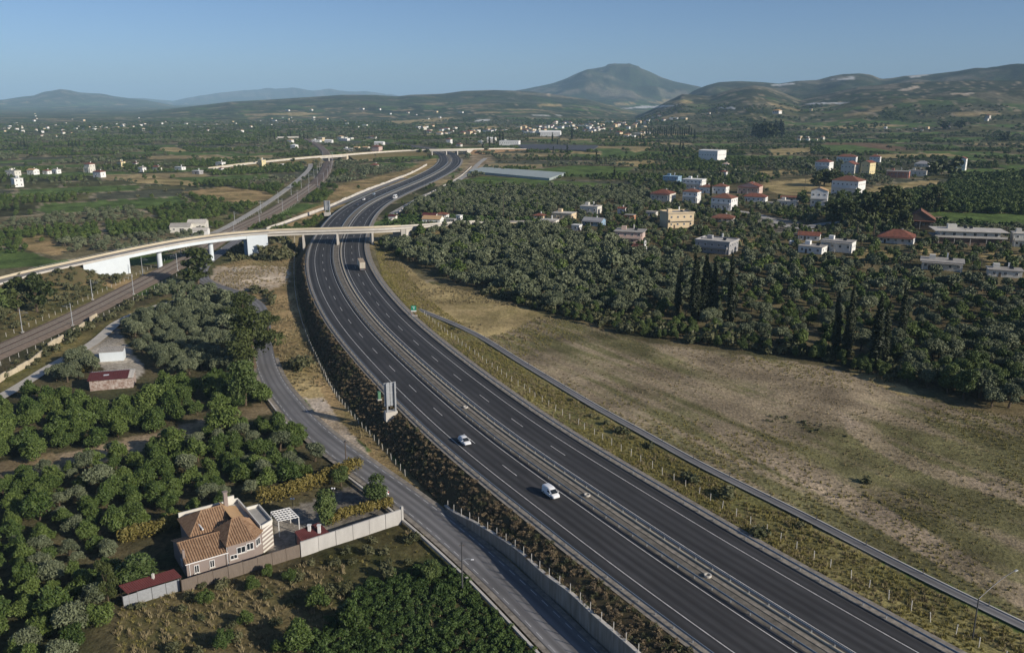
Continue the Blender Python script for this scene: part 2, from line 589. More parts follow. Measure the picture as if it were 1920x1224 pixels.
# ------------------------------------------------------------------ ground sheet
COVER = [   # picture polygon (as ground), base colour a, colour b, weight of noise; later ones win
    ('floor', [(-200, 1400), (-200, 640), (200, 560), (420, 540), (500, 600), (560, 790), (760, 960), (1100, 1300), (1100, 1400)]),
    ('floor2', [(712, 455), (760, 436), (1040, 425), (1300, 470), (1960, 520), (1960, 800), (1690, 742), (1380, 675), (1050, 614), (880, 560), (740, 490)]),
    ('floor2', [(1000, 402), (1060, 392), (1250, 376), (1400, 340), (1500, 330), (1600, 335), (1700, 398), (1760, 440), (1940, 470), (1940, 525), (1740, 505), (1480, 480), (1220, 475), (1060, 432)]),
    # left plain, generic greens are made by parcels
    ('dry', [(560, 455), (625, 455), (640, 560), (700, 700), (740, 860), (700, 850), (640, 800), (575, 740), (520, 690), (480, 560), (400, 530), (405, 500), (520, 470)]),
    ('bare', [(405, 500), (470, 500), (540, 500), (545, 530), (500, 545), (440, 545), (390, 530)]),
    ('sand', [(570, 745), (600, 740), (640, 790), (690, 850), (760, 900), (800, 945), (770, 930), (700, 870), (640, 825), (590, 780)]),
    ('straw', [(495, 690), (520, 700), (560, 690), (590, 720), (610, 745), (570, 745), (530, 730)]),
    ('dry', [(0, 540), (130, 520), (170, 500), (230, 520), (330, 500), (200, 560), (60, 620), (0, 640)]),
    ('weeds', [(0, 560), (180, 530), (220, 545), (100, 600), (0, 650)]),
    ('weeds', [(0, 700), (120, 640), (300, 560), (420, 545), (250, 590), (100, 680), (0, 745)]),
    ('dirt', [(0, 865), (110, 850), (270, 815), (420, 775), (510, 755), (520, 775), (420, 805), (280, 845), (110, 885), (0, 910)]),
    ('dryweeds', [(215, 1224), (225, 1130), (345, 1105), (560, 1060), (750, 985), (790, 985), (850, 1050), (930, 1130), (1020, 1224)]),
    ('yard', [(520, 960), (690, 900), (745, 955), (700, 985), (560, 1040), (500, 1040)]),
    ('lane', [(160, 655), (215, 610), (235, 640), (270, 690), (250, 715), (200, 700)]),
    ('dry', [(690, 846), (730, 858), (775, 890), (835, 942), (856, 978), (815, 962), (750, 912), (690, 862)]),
    # right of the motorway
    ('verge', [(700, 455), (720, 455), (800, 560), (870, 610), (1000, 690), (1290, 860), (1520, 985), (1920, 1190), (1920, 1330), (1640, 1224), (1250, 1000), (960, 800), (800, 640), (720, 530)]),
    ('straw', [(712, 470), (740, 480), (800, 530), (890, 550), (1040, 595), (1000, 640), (920, 640), (840, 605), (780, 570), (740, 530)]),
    ('field', [(900, 640), (1000, 600), (1060, 598), (1200, 640), (1400, 668), (1560, 690), (1680, 732), (1800, 765), (1920, 780), (2100, 800), (2100, 1250), (1920, 1165), (1600, 1008), (1300, 855), (1100, 745), (960, 665)]),
    ('track', [(1290, 785), (1330, 795), (1450, 845), (1560, 893), (1700, 975), (1810, 1040), (1930, 1105), (1930, 1145), (1760, 1060), (1600, 965), (1480, 895), (1380, 845)]),
    ('track', [(1560, 762), (1620, 800), (1690, 846), (1800, 890), (1930, 926), (1930, 948), (1790, 908), (1670, 864), (1590, 812)]),
    ('straw', [(1590, 695), (1640, 700), (1720, 735), (1700, 745), (1640, 720)]),
    # village and plain, dry plots
    ('straw', [(1425, 342), (1530, 334), (1560, 340), (1570, 370), (1470, 366), (1440, 358)]),
    ('straw', [(1410, 322), (1500, 317), (1510, 325), (1420, 332)]),
    ('straw', [(1640, 350), (1720, 340), (1765, 338), (1760, 348), (1680, 362), (1620, 380), (1590, 375)]),
    ('straw', [(1570, 478), (1640, 462), (1680, 480), (1650, 495), (1590, 492)]),
    ('straw', [(1830, 470), (1920, 480), (1920, 500), (1850, 495)]),
    ('straw', [(1720, 465), (1760, 460), (1770, 478), (1730, 482)]),
    ('yard', [(1410, 400), (1480, 410), (1520, 425), (1510, 445), (1460, 438), (1420, 418)]),
    ('straw', [(1370, 450), (1420, 440), (1450, 455), (1440, 470), (1400, 465)]),
    ('straw', [(1440, 280), (1520, 277), (1525, 288), (1450, 292)]),
    ('brown', [(1540, 268), (1640, 268), (1720, 280), (1640, 285), (1560, 275)]),
    ('vine', [(1600, 272), (1700, 288), (1560, 285), (1530, 272)]),
    ('straw', [(1640, 290), (1780, 288), (1800, 293), (1650, 297)]),
    ('straw', [(1500, 240), (1640, 233), (1700, 235), (1640, 240), (1520, 244)]),
    ('vine', [(830, 345), (905, 330), (1060, 340), (1190, 348), (1180, 355), (1010, 352), (900, 350), (850, 362)]),
    ('vine', [(960, 322), (1080, 310), (1190, 314), (1170, 328), (1080, 332)]),
    ('straw', [(1140, 305), (1220, 300), (1240, 306), (1210, 313), (1150, 309)]),
    ('straw', [(1180, 281), (1220, 276), (1225, 280), (1190, 286)]),
    ('straw', [(985, 278), (1130, 287), (1130, 291), (985, 282)]),
    ('dirt', [(880, 287), (905, 290), (925, 297), (905, 320), (870, 335), (850, 345), (840, 345), (870, 318), (882, 300)]),
    ('dry', [(560, 400), (640, 370), (650, 385), (610, 402), (560, 425), (520, 430)]),
    ('dry', [(640, 345), (690, 335), (760, 320), (800, 300), (820, 296), (815, 318), (745, 345), (690, 362), (640, 378), (600, 385)]),
    ('dry', [(340, 360), (420, 350), (500, 360), (520, 372), (450, 380), (380, 372)]),
    ('straw', [(230, 336), (290, 331), (360, 340), (380, 348), (330, 348), (250, 342)]),
    ('straw', [(278, 279), (330, 276), (352, 283), (330, 286), (300, 281)]),
    ('straw', [(420, 279), (455, 276), (458, 280), (430, 282)]),
    ('vine', [(-10, 466), (50, 472), (115, 490), (60, 500), (-10, 506)]),
    ('dry', [(40, 448), (90, 440), (130, 470), (100, 480), (50, 468)]),
    ('straw', [(725, 229), (840, 220), (858, 222), (830, 228), (740, 233)]),
    ('straw', [(760, 236), (810, 232), (845, 231), (800, 236)]),
    ('straw', [(1005, 197), (1020, 194.5), (1056, 196), (1050, 200), (1010, 200)]),
    ('straw', [(1160, 194), (1195, 192), (1200, 194), (1170, 199), (1140, 199)]),
    ('straw', [(1230, 190), (1290, 188), (1300, 193), (1240, 195)]),
    ('straw', [(880, 240), (930, 236), (935, 241), (890, 243)]),
    ('straw', [(500, 214), (560, 210), (600, 214), (560, 218)]),
    ('sand', [(1683, 170), (1720, 161), (1727, 163), (1700, 171)]),
    ('sand', [(1780, 175), (1826, 174), (1820, 178), (1785, 178)]),
    ('whitepatch', [(1160, 204.5), (1230, 202.5), (1272, 197.5), (1200, 199.5)]),
    ('whitepatch', [(1508, 196.0), (1580, 195.5), (1592, 192), (1525, 192.5)]),
    ('whitepatch', [(1345, 204.5), (1378, 203.5), (1385, 200.5), (1355, 201)]),
    ('whitepatch', [(885, 228.5), (920, 227.5), (922, 224), (900, 224.5)]),
    ('whitepatch', [(998, 217.5), (1055, 217.3), (1055, 215.8), (1000, 216)]),
    ('whitepatch', [(1445, 160), (1485, 155), (1490, 158), (1455, 162)]),
    ('whitepatch', [(1555, 148), (1600, 145), (1600, 149), (1570, 151)]),
    ('whitepatch', [(1700, 143), (1745, 139), (1740, 142), (1710, 146)]),
    ('sand', [(1023, 182), (1028, 175), (1031, 182)]),
]
CC = {   # two albedos per cover
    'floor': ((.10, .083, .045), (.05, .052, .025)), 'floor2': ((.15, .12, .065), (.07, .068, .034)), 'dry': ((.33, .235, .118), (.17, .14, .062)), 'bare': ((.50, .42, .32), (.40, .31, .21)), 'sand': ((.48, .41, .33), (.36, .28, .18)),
    'straw': ((.36, .28, .14), (.22, .18, .08)), 'weeds': ((.085, .085, .03), (.17, .14, .06)), 'dirt': ((.32, .25, .17), (.20, .155, .09)),
    'dryweeds': ((.14, .115, .055), (.055, .06, .022)), 'yard': ((.22, .20, .17), (.15, .135, .11)), 'lane': ((.37, .335, .28), (.28, .245, .19)),
    'verge': ((.20, .175, .075), (.12, .115, .045)), 'track': ((.30, .24, .17), (.22, .18, .115)), 'field': ((.26, .21, .14), (.130, .122, .058)), 'brown': ((.17, .115, .07), (.13, .09, .055)),
    'vine': ((.095, .135, .038), (.065, .10, .028)), 'whitepatch': ((.5, .5, .47), (.42, .42, .4)),
}
FARP = np.array([(.040, .058, .022), (.062, .072, .040), (.068, .110, .030), (.030, .040, .018), (.085, .085, .038), (.10, .095, .055), (.24, .19, .10), (.028, .036, .018)])
PLAIN = np.array([(.095, .092, .042), (.135, .118, .066), (.080, .118, .034), (.032, .042, .020), (.085, .085, .038), (.075, .078, .05), (.25, .20, .105), (.05, .052, .026)])

def parcels(x, y, cx, cy, ang, seed):
    """patchwork of plots: integer plot id and distance-free local coordinates"""
    wx = x + 26 * (fbm(x / 160, y / 160, 2, seed + 5) - .5)
    wy = y + 26 * (fbm(x / 160 + 9, y / 160, 2, seed + 6) - .5)
    ca, sa = math.cos(ang), math.sin(ang)
    u, v = wx * ca + wy * sa, -wx * sa + wy * ca
    j = np.floor(v / cy).astype(np.int64)
    sh = ((j * 7919) % 97) / 97.0 * cx
    i = np.floor((u + sh) / cx).astype(np.int64)
    n = (i * 374761393 + j * 668265263 + seed * 69069) & 0x7fffffff
    n = ((n ^ (n >> 13)) * 1274126177) & 0x7fffffff
    h = ((n ^ (n >> 16)) & 0xffff) / 65535.0
    return h, (u + sh) - i * cx, v - j * cy

def plot_at(x, y):
    """kind of plot 0..7 and a per-plot random"""
    left = dist_poly(x, y, RAIL, True) < 0
    h1, u1, v1 = parcels(x, y, 95, 62, R(28), 1)
    h2, u2, v2 = parcels(x, y, 110, 70, R(-8), 2)
    h = np.where(left, h1, h2)
    big = fbm(np.asarray(x) / 700.0, np.asarray(y) / 700.0, 2, 21)
    h = np.clip(h + (big - .5) * .25, 0, .9999)
    edge = np.where(left, np.minimum(np.minimum(u1, 95 - u1), np.minimum(v1, 62 - v1)), np.minimum(np.minimum(u2, 110 - u2), np.minimum(v2, 70 - v2)))
    k = np.digitize(h, [.27, .50, .68, .73, .83, .91, .97])     # citrus, olive, vine, dark wood, weeds, fallow, straw, scrub
    return k, (h * 7919) % 1.0, edge

def ground_mesh():
    ra = [0.0, 15, 30]
    r = 40.0
    while r < 34000:
        ra.append(r)
        r *= 1.028 if r < 66 else 1.0085 if r < 700 else 1.011 if r < 2200 else 1.0125 if r < 12000 else 1.05
    ra = np.array(ra)
    fine = np.arange(-34.5, 34.51, .19)
    left_ = np.concatenate([np.arange(-180, -90, 6.0), np.arange(-90, -50, 2.5), np.arange(-50, -34.6, .8)])
    aa = np.radians(np.concatenate([left_, fine, -left_[:0:-1]]))
    nr, na = len(ra), len(aa)
    AA, RR = np.meshgrid(aa, ra)
    X, Y = (RR * np.sin(AA)).ravel(), (RR * np.cos(AA)).ravel()
    Z = height(X, Y)
    nearm = (np.hypot(X, Y) < 900)
    d_mw = np.full(X.shape, 1e6, np.float32)
    d_mw[nearm] = np.abs(dist_poly(X[nearm], Y[nearm], MW))
    rough_ = (fbm(X / 9, Y / 9, 3, 8) - .5) * .5
    wild = nearm & (d_mw > 22)
    d_ra = np.full(X.shape, 1e6, np.float32)
    for L in (RAIL, FRONT, LANE, SPATH, RSERV, TRACK, VROAD):
        d_ra[nearm] = np.minimum(d_ra[nearm], dist_poly(X[nearm], Y[nearm], L))
    Z = Z + np.where(wild, rough_ * smooth((d_ra - 8) / 6), 0)
    Z = Z - .12 * (1 - smooth((d_ra - 5) / 3))
    # ditch right of the motorway fence
    i = np.arange(nr - 1)[:, None] * na + np.arange(na)[None, :]
    j = np.arange(nr - 1)[:, None] * na + (np.arange(na)[None, :] + 1) % na
    quads = np.stack([i, i + na, j + na, j], -1).reshape(-1, 4)[:, ::-1]
    me = bpy.data.meshes.new('ground')
    me.vertices.add(nr * na)
    me.vertices.foreach_set('co', np.stack([X, Y, Z], 1).astype(np.float32).ravel())
    nq = len(quads)
    me.loops.add(nq * 4)
    me.loops.foreach_set('vertex_index', quads.ravel().astype(np.int32))
    me.polygons.add(nq)
    me.polygons.foreach_set('loop_start', np.arange(0, nq * 4, 4, dtype=np.int32))
    me.update(calc_edges=True)
    me.validate()
    smooth_shade(me)
    # land cover
    k, rnd, edge = plot_at(X, Y)
    rr = np.hypot(X, Y)
    fw = np.clip((rr - 1500) / 1500, 0, 1)[:, None]
    C = (PLAIN[k] * (1 - fw) + FARP[k] * fw) * (.8 + .4 * rnd)[:, None]
    hillm = np.clip((Z - 35) / 70, 0, 1) * (rr > 2000)
    scrubn = fbm(X / 300, Y / 300, 4, 31)
    sc2 = fbm(X / 90 + 4, Y / 140, 3, 33)
    hillc = np.where((scrubn * .6 + sc2 * .4 > .575)[:, None], (.16, .14, .105), np.where((scrubn * .55 + sc2 * .45 > .49)[:, None], (.060, .064, .042), (.030, .040, .026)))
    C = C * (1 - hillm[:, None] * .75) + hillc * (hillm[:, None] * .75)
    lane_ = (edge < 2.6) & (rr < 4200) & (rnd > .45)
    C[lane_] = np.array((.24, .20, .135))
    C[(edge < 3) & ~lane_ & (rr < 3000)] *= 1.3
    px, py, dep = project(X, Y, Z)
    n1 = fbm(X / 14, Y / 14, 4, 41)
    n2 = fbm(X / 3.0, Y / 3.0, 3, 43)
    vis = (dep > 1) & (px > -200) & (px < 2150) & (py < 1400)
    cover = np.zeros(len(X), np.int32)
    names = list(CC)
    wob = (n1 - .5) * 16 * np.clip((py - 300) / 400, .0, 1)
    wob2 = (n2 - .5) * 8 * np.clip((py - 300) / 400, .0, 1)
    for nm, poly in COVER:
        m = vis & inpoly(px + wob + wob2, py + wob * .5, poly)
        ca, cb = CC[nm]
        if nm == 'field':
            # worked in strips, with weeds coming up in patches
            big = fbm(X / 45 + 3, Y / 45, 4, 51)
            fd = CHAN[-20] - CHAN[20]
            fa = math.atan2(fd[1], fd[0]) + R(4)
            sa, ca_ = math.sin(fa), math.cos(fa)
            furrow = fbm((X * ca_ + Y * sa) / 60, (-X * sa + Y * ca_) / 2.6, 3, 55)
            nearw = np.clip((py - 740) / 330, 0, 1) * .36
            t = np.clip((big - .50 + nearw * .60 + (n1 - .5) * .30 + (furrow - .5) * 1.1) * 3.6, 0, 1)
            soil = np.array(ca) * (.66 + .72 * furrow)[:, None]
            weed = np.array(cb) * (.7 + .6 * n1)[:, None]
            v = soil * (1 - t[:, None]) + weed * t[:, None]
        else:
            t = np.clip((n1 * .65 + n2 * .35 - .36) * 3.6, 0, 1)
            v = np.array(ca) * (1 - t[:, None]) + np.array(cb) * t[:, None]
        C[m] = v[m]
        cover[m] = names.index(nm) + 1
    at = me.color_attributes.new('cover', 'FLOAT_COLOR', 'POINT')
    at.data.foreach_set('color', np.concatenate([C, np.ones((len(C), 1))], 1).astype(np.float32).ravel())
    m, nt, b = newmat('earth_and_fields')
    a = nt.nodes.new('ShaderNodeVertexColor')
    a.layer_name = 'cover'
    geo = nt.nodes.new('ShaderNodeNewGeometry')
    fac = None
    for sc_, det, lo, hi in ((.045, 6, .66, 1.36), (.9, 5, .6, 1.42)):
        no = nt.nodes.new('ShaderNodeTexNoise')
        no.inputs['Scale'].default_value = sc_
        no.inputs['Detail'].default_value = det
        no.inputs['Roughness'].default_value = .7
        nt.links.new(geo.outputs['Position'], no.inputs['Vector'])
        rp = nt.nodes.new('ShaderNodeMapRange')
        rp.inputs['From Min'].default_value = .32
        rp.inputs['From Max'].default_value = .68
        rp.inputs['To Min'].default_value = lo
        rp.inputs['To Max'].default_value = hi
        nt.links.new(no.outputs[0], rp.inputs['Value'])
        if fac is None:
            fac = rp.outputs[0]
        else:
            mu = nt.nodes.new('ShaderNodeMath')
            mu.operation = 'MULTIPLY'
            nt.links.new(fac, mu.inputs[0])
            nt.links.new(rp.outputs[0], mu.inputs[1])
            fac = mu.outputs[0]
    # far tree rows: small dark and light crowns on the plots out of reach of single trees
    vo = nt.nodes.new('ShaderNodeTexVoronoi')
    vo.inputs['Scale'].default_value = .06
    nt.links.new(geo.outputs['Position'], vo.inputs['Vector'])
    rp = nt.nodes.new('ShaderNodeMapRange')
    rp.inputs['From Min'].default_value = .1
    rp.inputs['From Max'].default_value = .7
    rp.inputs['To Min'].default_value = .72
    rp.inputs['To Max'].default_value = 1.25
    nt.links.new(vo.outputs['Distance'], rp.inputs['Value'])
    mu2 = nt.nodes.new('ShaderNodeMath')
    mu2.operation = 'MULTIPLY'
    nt.links.new(fac, mu2.inputs[0])
    nt.links.new(rp.outputs[0], mu2.inputs[1])
    vm = nt.nodes.new('ShaderNodeVectorMath')
    vm.operation = 'SCALE'
    nt.links.new(a.outputs['Color'], vm.inputs[0])
    nt.links.new(mu2.outputs[0], vm.inputs['Scale'])
    nt.links.new(vm.outputs[0], b.inputs['Base Color'])
    b.inputs['Roughness'].default_value = 1.0
    b.inputs['Specular IOR Level'].default_value = .05
    nb = nt.nodes.new('ShaderNodeTexNoise')
    nb.inputs['Scale'].default_value = 1.6
    nb.inputs['Detail'].default_value = 6
    nt.links.new(geo.outputs['Position'], nb.inputs['Vector'])
    bp = nt.nodes.new('ShaderNodeBump')
    bp.inputs['Strength'].default_value = .9
    bp.inputs['Distance'].default_value = .25
    nt.links.new(nb.outputs[0], bp.inputs['Height'])
    nt.links.new(bp.outputs[0], b.inputs['Normal'])
    me.materials.append(m)
    struct(put('ground', me))

ground_mesh()

# ------------------------------------------------------------------ haze: the summer air over the plain
hz = MB().box((0, 0, 295), (69000, 69000, 620)).mesh('haze', [])
hzm = bpy.data.materials.new('summer_haze')
hzm.use_nodes = True
hn = hzm.node_tree
hn.nodes.clear()
ho = hn.nodes.new('ShaderNodeOutputMaterial')
hv = hn.nodes.new('ShaderNodeVolumePrincipled')
hv.inputs['Color'].default_value = (.48, .75, 1.0, 1)
hv.inputs['Density'].default_value = 6.4e-5
hv.inputs['Anisotropy'].default_value = -.15
hn.links.new(hv.outputs[0], ho.inputs['Volume'])
hz.materials.append(hzm)
tag(put('haze', hz), 'pale blue summer haze over the plain', None, None, 'stuff')

# ------------------------------------------------------------------ motorway
def roadmat(name, c, rough=.85, lanes=()):
    """asphalt with worn wheel tracks; u runs along the road, v across it in metres"""
    m, nt, b = newmat(name)
    uv = nt.nodes.new('ShaderNodeUVMap')
    mp = nt.nodes.new('ShaderNodeMapping')
    mp.inputs['Scale'].default_value = (.012, .75, 1)
    nt.links.new(uv.outputs[0], mp.inputs['Vector'])
    n1 = nt.nodes.new('ShaderNodeTexNoise')
    n1.inputs['Scale'].default_value = 1.0
    n1.inputs['Detail'].default_value = 5
    nt.links.new(mp.outputs[0], n1.inputs['Vector'])
    mp2 = nt.nodes.new('ShaderNodeMapping')
    mp2.inputs['Scale'].default_value = (.05, .12, 1)
    nt.links.new(uv.outputs[0], mp2.inputs['Vector'])
    n2 = nt.nodes.new('ShaderNodeTexNoise')
    n2.inputs['Scale'].default_value = 1.0
    n2.inputs['Detail'].default_value = 7
    n2.inputs['Roughness'].default_value = .7
    nt.links.new(mp2.outputs[0], n2.inputs['Vector'])
    ad = nt.nodes.new('ShaderNodeMath')
    ad.operation = 'ADD'
    nt.links.new(n1.outputs[0], ad.inputs[0])
    nt.links.new(n2.outputs[0], ad.inputs[1])
    rp = nt.nodes.new('ShaderNodeMapRange')
    rp.inputs['From Min'].default_value = .65
    rp.inputs['From Max'].default_value = 1.35
    nt.links.new(ad.outputs[0], rp.inputs['Value'])
    mx = nt.nodes.new('ShaderNodeMix')
    mx.data_type = 'RGBA'
    mx.inputs['A'].default_value = (*[v * .62 for v in c], 1)
    mx.inputs['B'].default_value = (*[v * 1.45 for v in c], 1)
    nt.links.new(rp.outputs[0], mx.inputs['Factor'])
    # polished wheel tracks: every 1.85 m across, fading in and out along the road
    sx = nt.nodes.new('ShaderNodeSeparateXYZ')
    nt.links.new(uv.outputs[0], sx.inputs[0])
    def mth(op, a, bb=None):
        q = nt.nodes.new('ShaderNodeMath')
        q.operation = op
        for i_, v_ in enumerate((a, bb)):
            if v_ is None:
                continue
            if isinstance(v_, (int, float)):
                q.inputs[i_].default_value = v_
            else:
                nt.links.new(v_, q.inputs[i_])
        return q.outputs[0]
    wv = mth('COSINE', mth('MULTIPLY', mth('SUBTRACT', mth('ABSOLUTE', sx.outputs['Y']), 4.45), 2 * math.pi / 1.85))
    wv = mth('ADD', mth('MULTIPLY', mth('MULTIPLY', wv, n2.outputs[0]), .42), 1.0)
    vs = nt.nodes.new('ShaderNodeVectorMath')
    vs.operation = 'SCALE'
    nt.links.new(mx.outputs['Result'], vs.inputs[0])
    nt.links.new(wv, vs.inputs['Scale'])
    nt.links.new(vs.outputs[0], b.inputs['Base Color'])
    b.inputs['Roughness'].default_value = rough
    b.inputs['Specular IOR Level'].default_value = .25
    return m

M['asphalt'] = roadmat('motorway_asphalt', (.043, .043, .045))
M['asphalt_old'] = roadmat('old_asphalt', (.15, .148, .15))
M['gravel'] = mat('median_gravel', (.15, .135, .11), .95, .45, .5, bump=.6, bscale=6, coords='Object', detail=8)
M['verge_conc'] = mat('dirty_verge_concrete', (.24, .215, .18), .95, .45, .9, detail=8)
M['ballast'] = mat('rail_ballast', (.15, .118, .095), .95, .3, .8, bump=.6, bscale=5, detail=8)

def sheet(name, P, o0, o1, dz, m, parent=None, cols=1):
    """flat strip along P between two offsets, with metre UVs"""
    n = len(P)
    offs = np.linspace(o0, o1, cols + 1)
    s = np.r_[0, np.cumsum(np.linalg.norm(np.diff(P[:, :2], axis=0), axis=1))]
    V = np.concatenate([offset(P, o) + np.array([0, 0, dz]) for o in offs])
    F = [(c * n + i, (c + 1) * n + i, (c + 1) * n + i + 1, c * n + i + 1) for c in range(cols) for i in range(n - 1)]
    me = bpy.data.meshes.new(name)
    me.from_pydata(V.tolist(), [], F)
    uvl = me.uv_layers.new(name='UVMap')
    li = np.empty(len(me.loops), np.int32)
    me.loops.foreach_get('vertex_index', li)
    uv = np.stack([s[li % n], offs[li // n]], 1)
    uvl.data.foreach_set('uv', uv.astype(np.float32).ravel())
    me.materials.append(m)
    me.update()
    return put(name, me, parent)

mw = struct(empty('motorway'))
sheet('carriageway', MW, -13.8, -2.3, 0.0, M['asphalt'], mw)
sheet('carriageway', MW, 2.3, 13.8, 0.0, M['asphalt'], mw)
sheet('median', MW, -2.3, 2.3, .03, M['gravel'], mw, 2)
for o in (-10.9, -3.5, 3.5, 10.9):
    sheet('edge_line', MW, o - .09, o + .09, .012, M['mark'], mw)
# lane dashes: 6 m long every 18 m, each its own piece
def dash_pieces(P, off, first, length, gap, w, dz, parent, name, smax, mt):
    s = np.r_[0, np.cumsum(np.linalg.norm(np.diff(P[:, :2], axis=0), axis=1))]
    Q = offset(P, off)
    cnt = 0
    a = first
    while a < min(smax, s[-1] - length):
        q = np.linspace(a, a + length, 3)
        C = np.stack([np.interp(q, s, Q[:, k]) for k in range(3)], 1)
        C[:, 2] += dz
        A, B = offset(C, -w / 2), offset(C, w / 2)
        MB().ribbon(B, A).build(name, mt, parent)
        a += length + gap
        cnt += 1
    return cnt
dash_pieces(MW, -7.2, 92.0, 6.2, 13.2, .17, .012, mw, 'lane_dash', 1150, M['mark'])
dash_pieces(MW, 7.2, 96.0, 6.2, 13.2, .17, .012, mw, 'lane_dash', 1150, M['mark'])
MWN = MW[MW[:, 1] < 1150]
# kerb-like drain channel and pale kerb in the median, verge strips
MB().rail(offset(MWN, .55), .8, .10, .03).build('drain_channel', M['verge_conc'], mw)
MB().rail(offset(MWN, 1.75), .5, .12, .03).build('median_kerb', M['concrete_tan'], mw)
sheet('verge_strip', MWN, -15.7, -13.8, .05, M['verge_conc'], mw)
sheet('verge_strip', MWN, 13.8, 16.6, .05, M['verge_conc'], mw)

def s_of(P):
    return np.r_[0, np.cumsum(np.linalg.norm(np.diff(P[:, :2], axis=0), axis=1))]

def at_s(P, q):
    s = s_of(P)
    return np.stack([np.interp(q, s, P[:, k]) for k in range(3)], -1)

def guardrail(off, label, smax, lim=300):
    """blue-grey beam on posts along the motorway"""
    P = offset(MW, off)
    P = P[(P[:, 1] < 1100)]
    g = tag(empty('guard_rail'), label, 'guard rail', 'guard rails along the motorway')
    S = s_of(P)
    beam = MB()
    B = P.copy()
    beam.rail(B, .10, .32, .52)
    beam.build('beam', M['railblue'], g)
    q = np.arange(20, S[-1], 4.0)
    C = at_s(P, q)
    px, py, d = project(C[:, 0], C[:, 1], C[:, 2])
    C = C[(px > -20) & (px < 1940) & (py < 1240)]
    pm = MB().box((0, 0, .38), (.16, .12, .80)).mesh('post', M['steel'])
    n = 0
    rest = MB()
    for c in C:
        if n < 180:
            put('post', pm, g, tuple(c))
        else:
            rest.box((c[0], c[1], .38), (.16, .12, .8))
        n += 1
    if n > 180:
        rest.build('post_row', M['steel'], g)['kind'] = 'stuff'
    return g

M['railblue'] = mat('blue_grey_beam', (.22, .27, .33), .5, .1, .3, metal=.3)
guardrail(-14.2, 'long guard rail on the outer left edge above the embankment', 1000)
guardrail(-2.1, 'median guard rail beside the white vans carriageway', 1000)
guardrail(2.1, 'median guard rail above the pale kerb, beside the lorry carriageway', 1000)
guardrail(14.5, 'long guard rail on the outer right edge beside the green verge', 1000)

# ------------------------------------------------------------------ left embankment, retaining wall
WALL_PX = [(835, 950), (850, 967), (930, 1024), (973, 1057), (1020, 1106), (1067, 1144), (1113, 1191), (1180, 1250), (1290, 1360)]
WALLB = resample(onzs(WALL_PX, -5.0), 2.0, 2.0)         # foot of the wall, from its start towards the camera
TOE_PX = [(556, 447), (558, 470), (556, 500), (561, 560), (580, 625), (598, 665), (640, 742), (690, 800), (730, 842), (765, 883), (805, 922), (835, 950)]
TOE = resample(onzs(TOE_PX, -4.9), 2.0, 4.0)
def embankment():
    # crest follows the verge, toe follows the fence line, then the top of the wall
    foot = np.vstack([TOE[:-1], WALLB])
    sw = s_of(WALLB)
    ztop = np.concatenate([TOE[:-1, 2] * 0 - 5.1, np.interp(sw, [0, 12, 45, 200], [-5.0, -3.3, -1.7, -1.4])])
    foot[:, 2] = ztop
    crest = offset(MW, -15.6)
    # nearest crest point for each foot point
    idx = np.array([np.argmin((crest[:, 0] - f[0]) ** 2 + (crest[:, 1] - f[1]) ** 2) for f in foot])
    Cc = crest[idx]
    k = np.exp(-.5 * (np.arange(-8, 9) / 4) ** 2)
    k /= k.sum()
    Cs = np.stack([np.convolve(np.pad(Cc[:, j], 8, mode='edge'), k, 'valid') for j in range(3)], 1)
    Cs[:, 2] = 0.02
    rows = []
    for t in np.linspace(0, 1, 9):
        q = Cs * (1 - t) + foot * t
        q[:, 2] = Cs[:, 2] * (1 - t) + foot[:, 2] * t
        bump = (fbm(q[:, 0] / 2.5, q[:, 1] / 2.5, 3, 77) - .5) * 1.1 * math.sin(math.pi * t)
        q[:, 2] += bump
        if t == 1:
            q[:, 2] -= .02
        rows.append(q)
    n = len(foot)
    V = np.concatenate(rows)
    F = [(r * n + i, r * n + i + 1, (r + 1) * n + i + 1, (r + 1) * n + i) for r in range(8) for i in range(n - 1)]
    me = bpy.data.meshes.new('embankment')
    me.from_pydata(V.tolist(), [], F)
    me.materials.append(mat('embankment_scrub', (.13, .09, .052), 1.0, .5, .35, bump=.8, bscale=3, c2=(.085, .075, .032), detail=8))
    smooth_shade(me)
    struct(put('embankment', me))
    return Cs, foot
EMB_TOP, EMB_FOOT = embankment()

wall = tag(empty('retaining_wall'), 'stained concrete retaining wall with joints between motorway bank and lower road', 'wall')
M['wallstain'] = mat('stained_concrete', (.30, .25, .19), .9, .35, 1.4, stretch=(1.2, 1.2, .12), detail=8, c2=(.36, .33, .29))
sw = s_of(WALLB)
zt = np.interp(sw, [0, 12, 45, 200], [-4.7, -3.0, -1.4, -1.1])
step = 5
for i in range(0, len(WALLB) - step, step):       # a panel every 10 m
    seg = WALLB[i:i + step + 1].copy()
    nn, tt = normals2(seg)
    seg[0, :2] += tt[0] * .03
    seg[-1, :2] -= tt[-1] * .03
    A, B = offset(seg, -.20), offset(seg, .20)
    pb = MB()
    n = len(seg)
    zz = zt[i:i + step + 1]
    V = [(*A[k, :2], -5.4) for k in range(n)] + [(*A[k, :2], zz[k]) for k in range(n)] + [(*B[k, :2], zz[k]) for k in range(n)] + [(*B[k, :2], -5.4) for k in range(n)]
    F = []
    for r in range(3):
        F += [(r * n + k, r * n + k + 1, (r + 1) * n + k + 1, (r + 1) * n + k) for k in range(n - 1)]
    F += [(0, n, 2 * n, 3 * n), (n - 1, 4 * n - 1, 3 * n - 1, 2 * n - 1)]
    pb.add(V, F)
    pb.build('wall_panel', M['wallstain'], wall)
cop = WALLB.copy()
cop[:, 2] = zt + .01
MB().rail(cop, .62, .14).build('coping', M['concrete_light'], wall)
gut = offset(WALLB, 0)
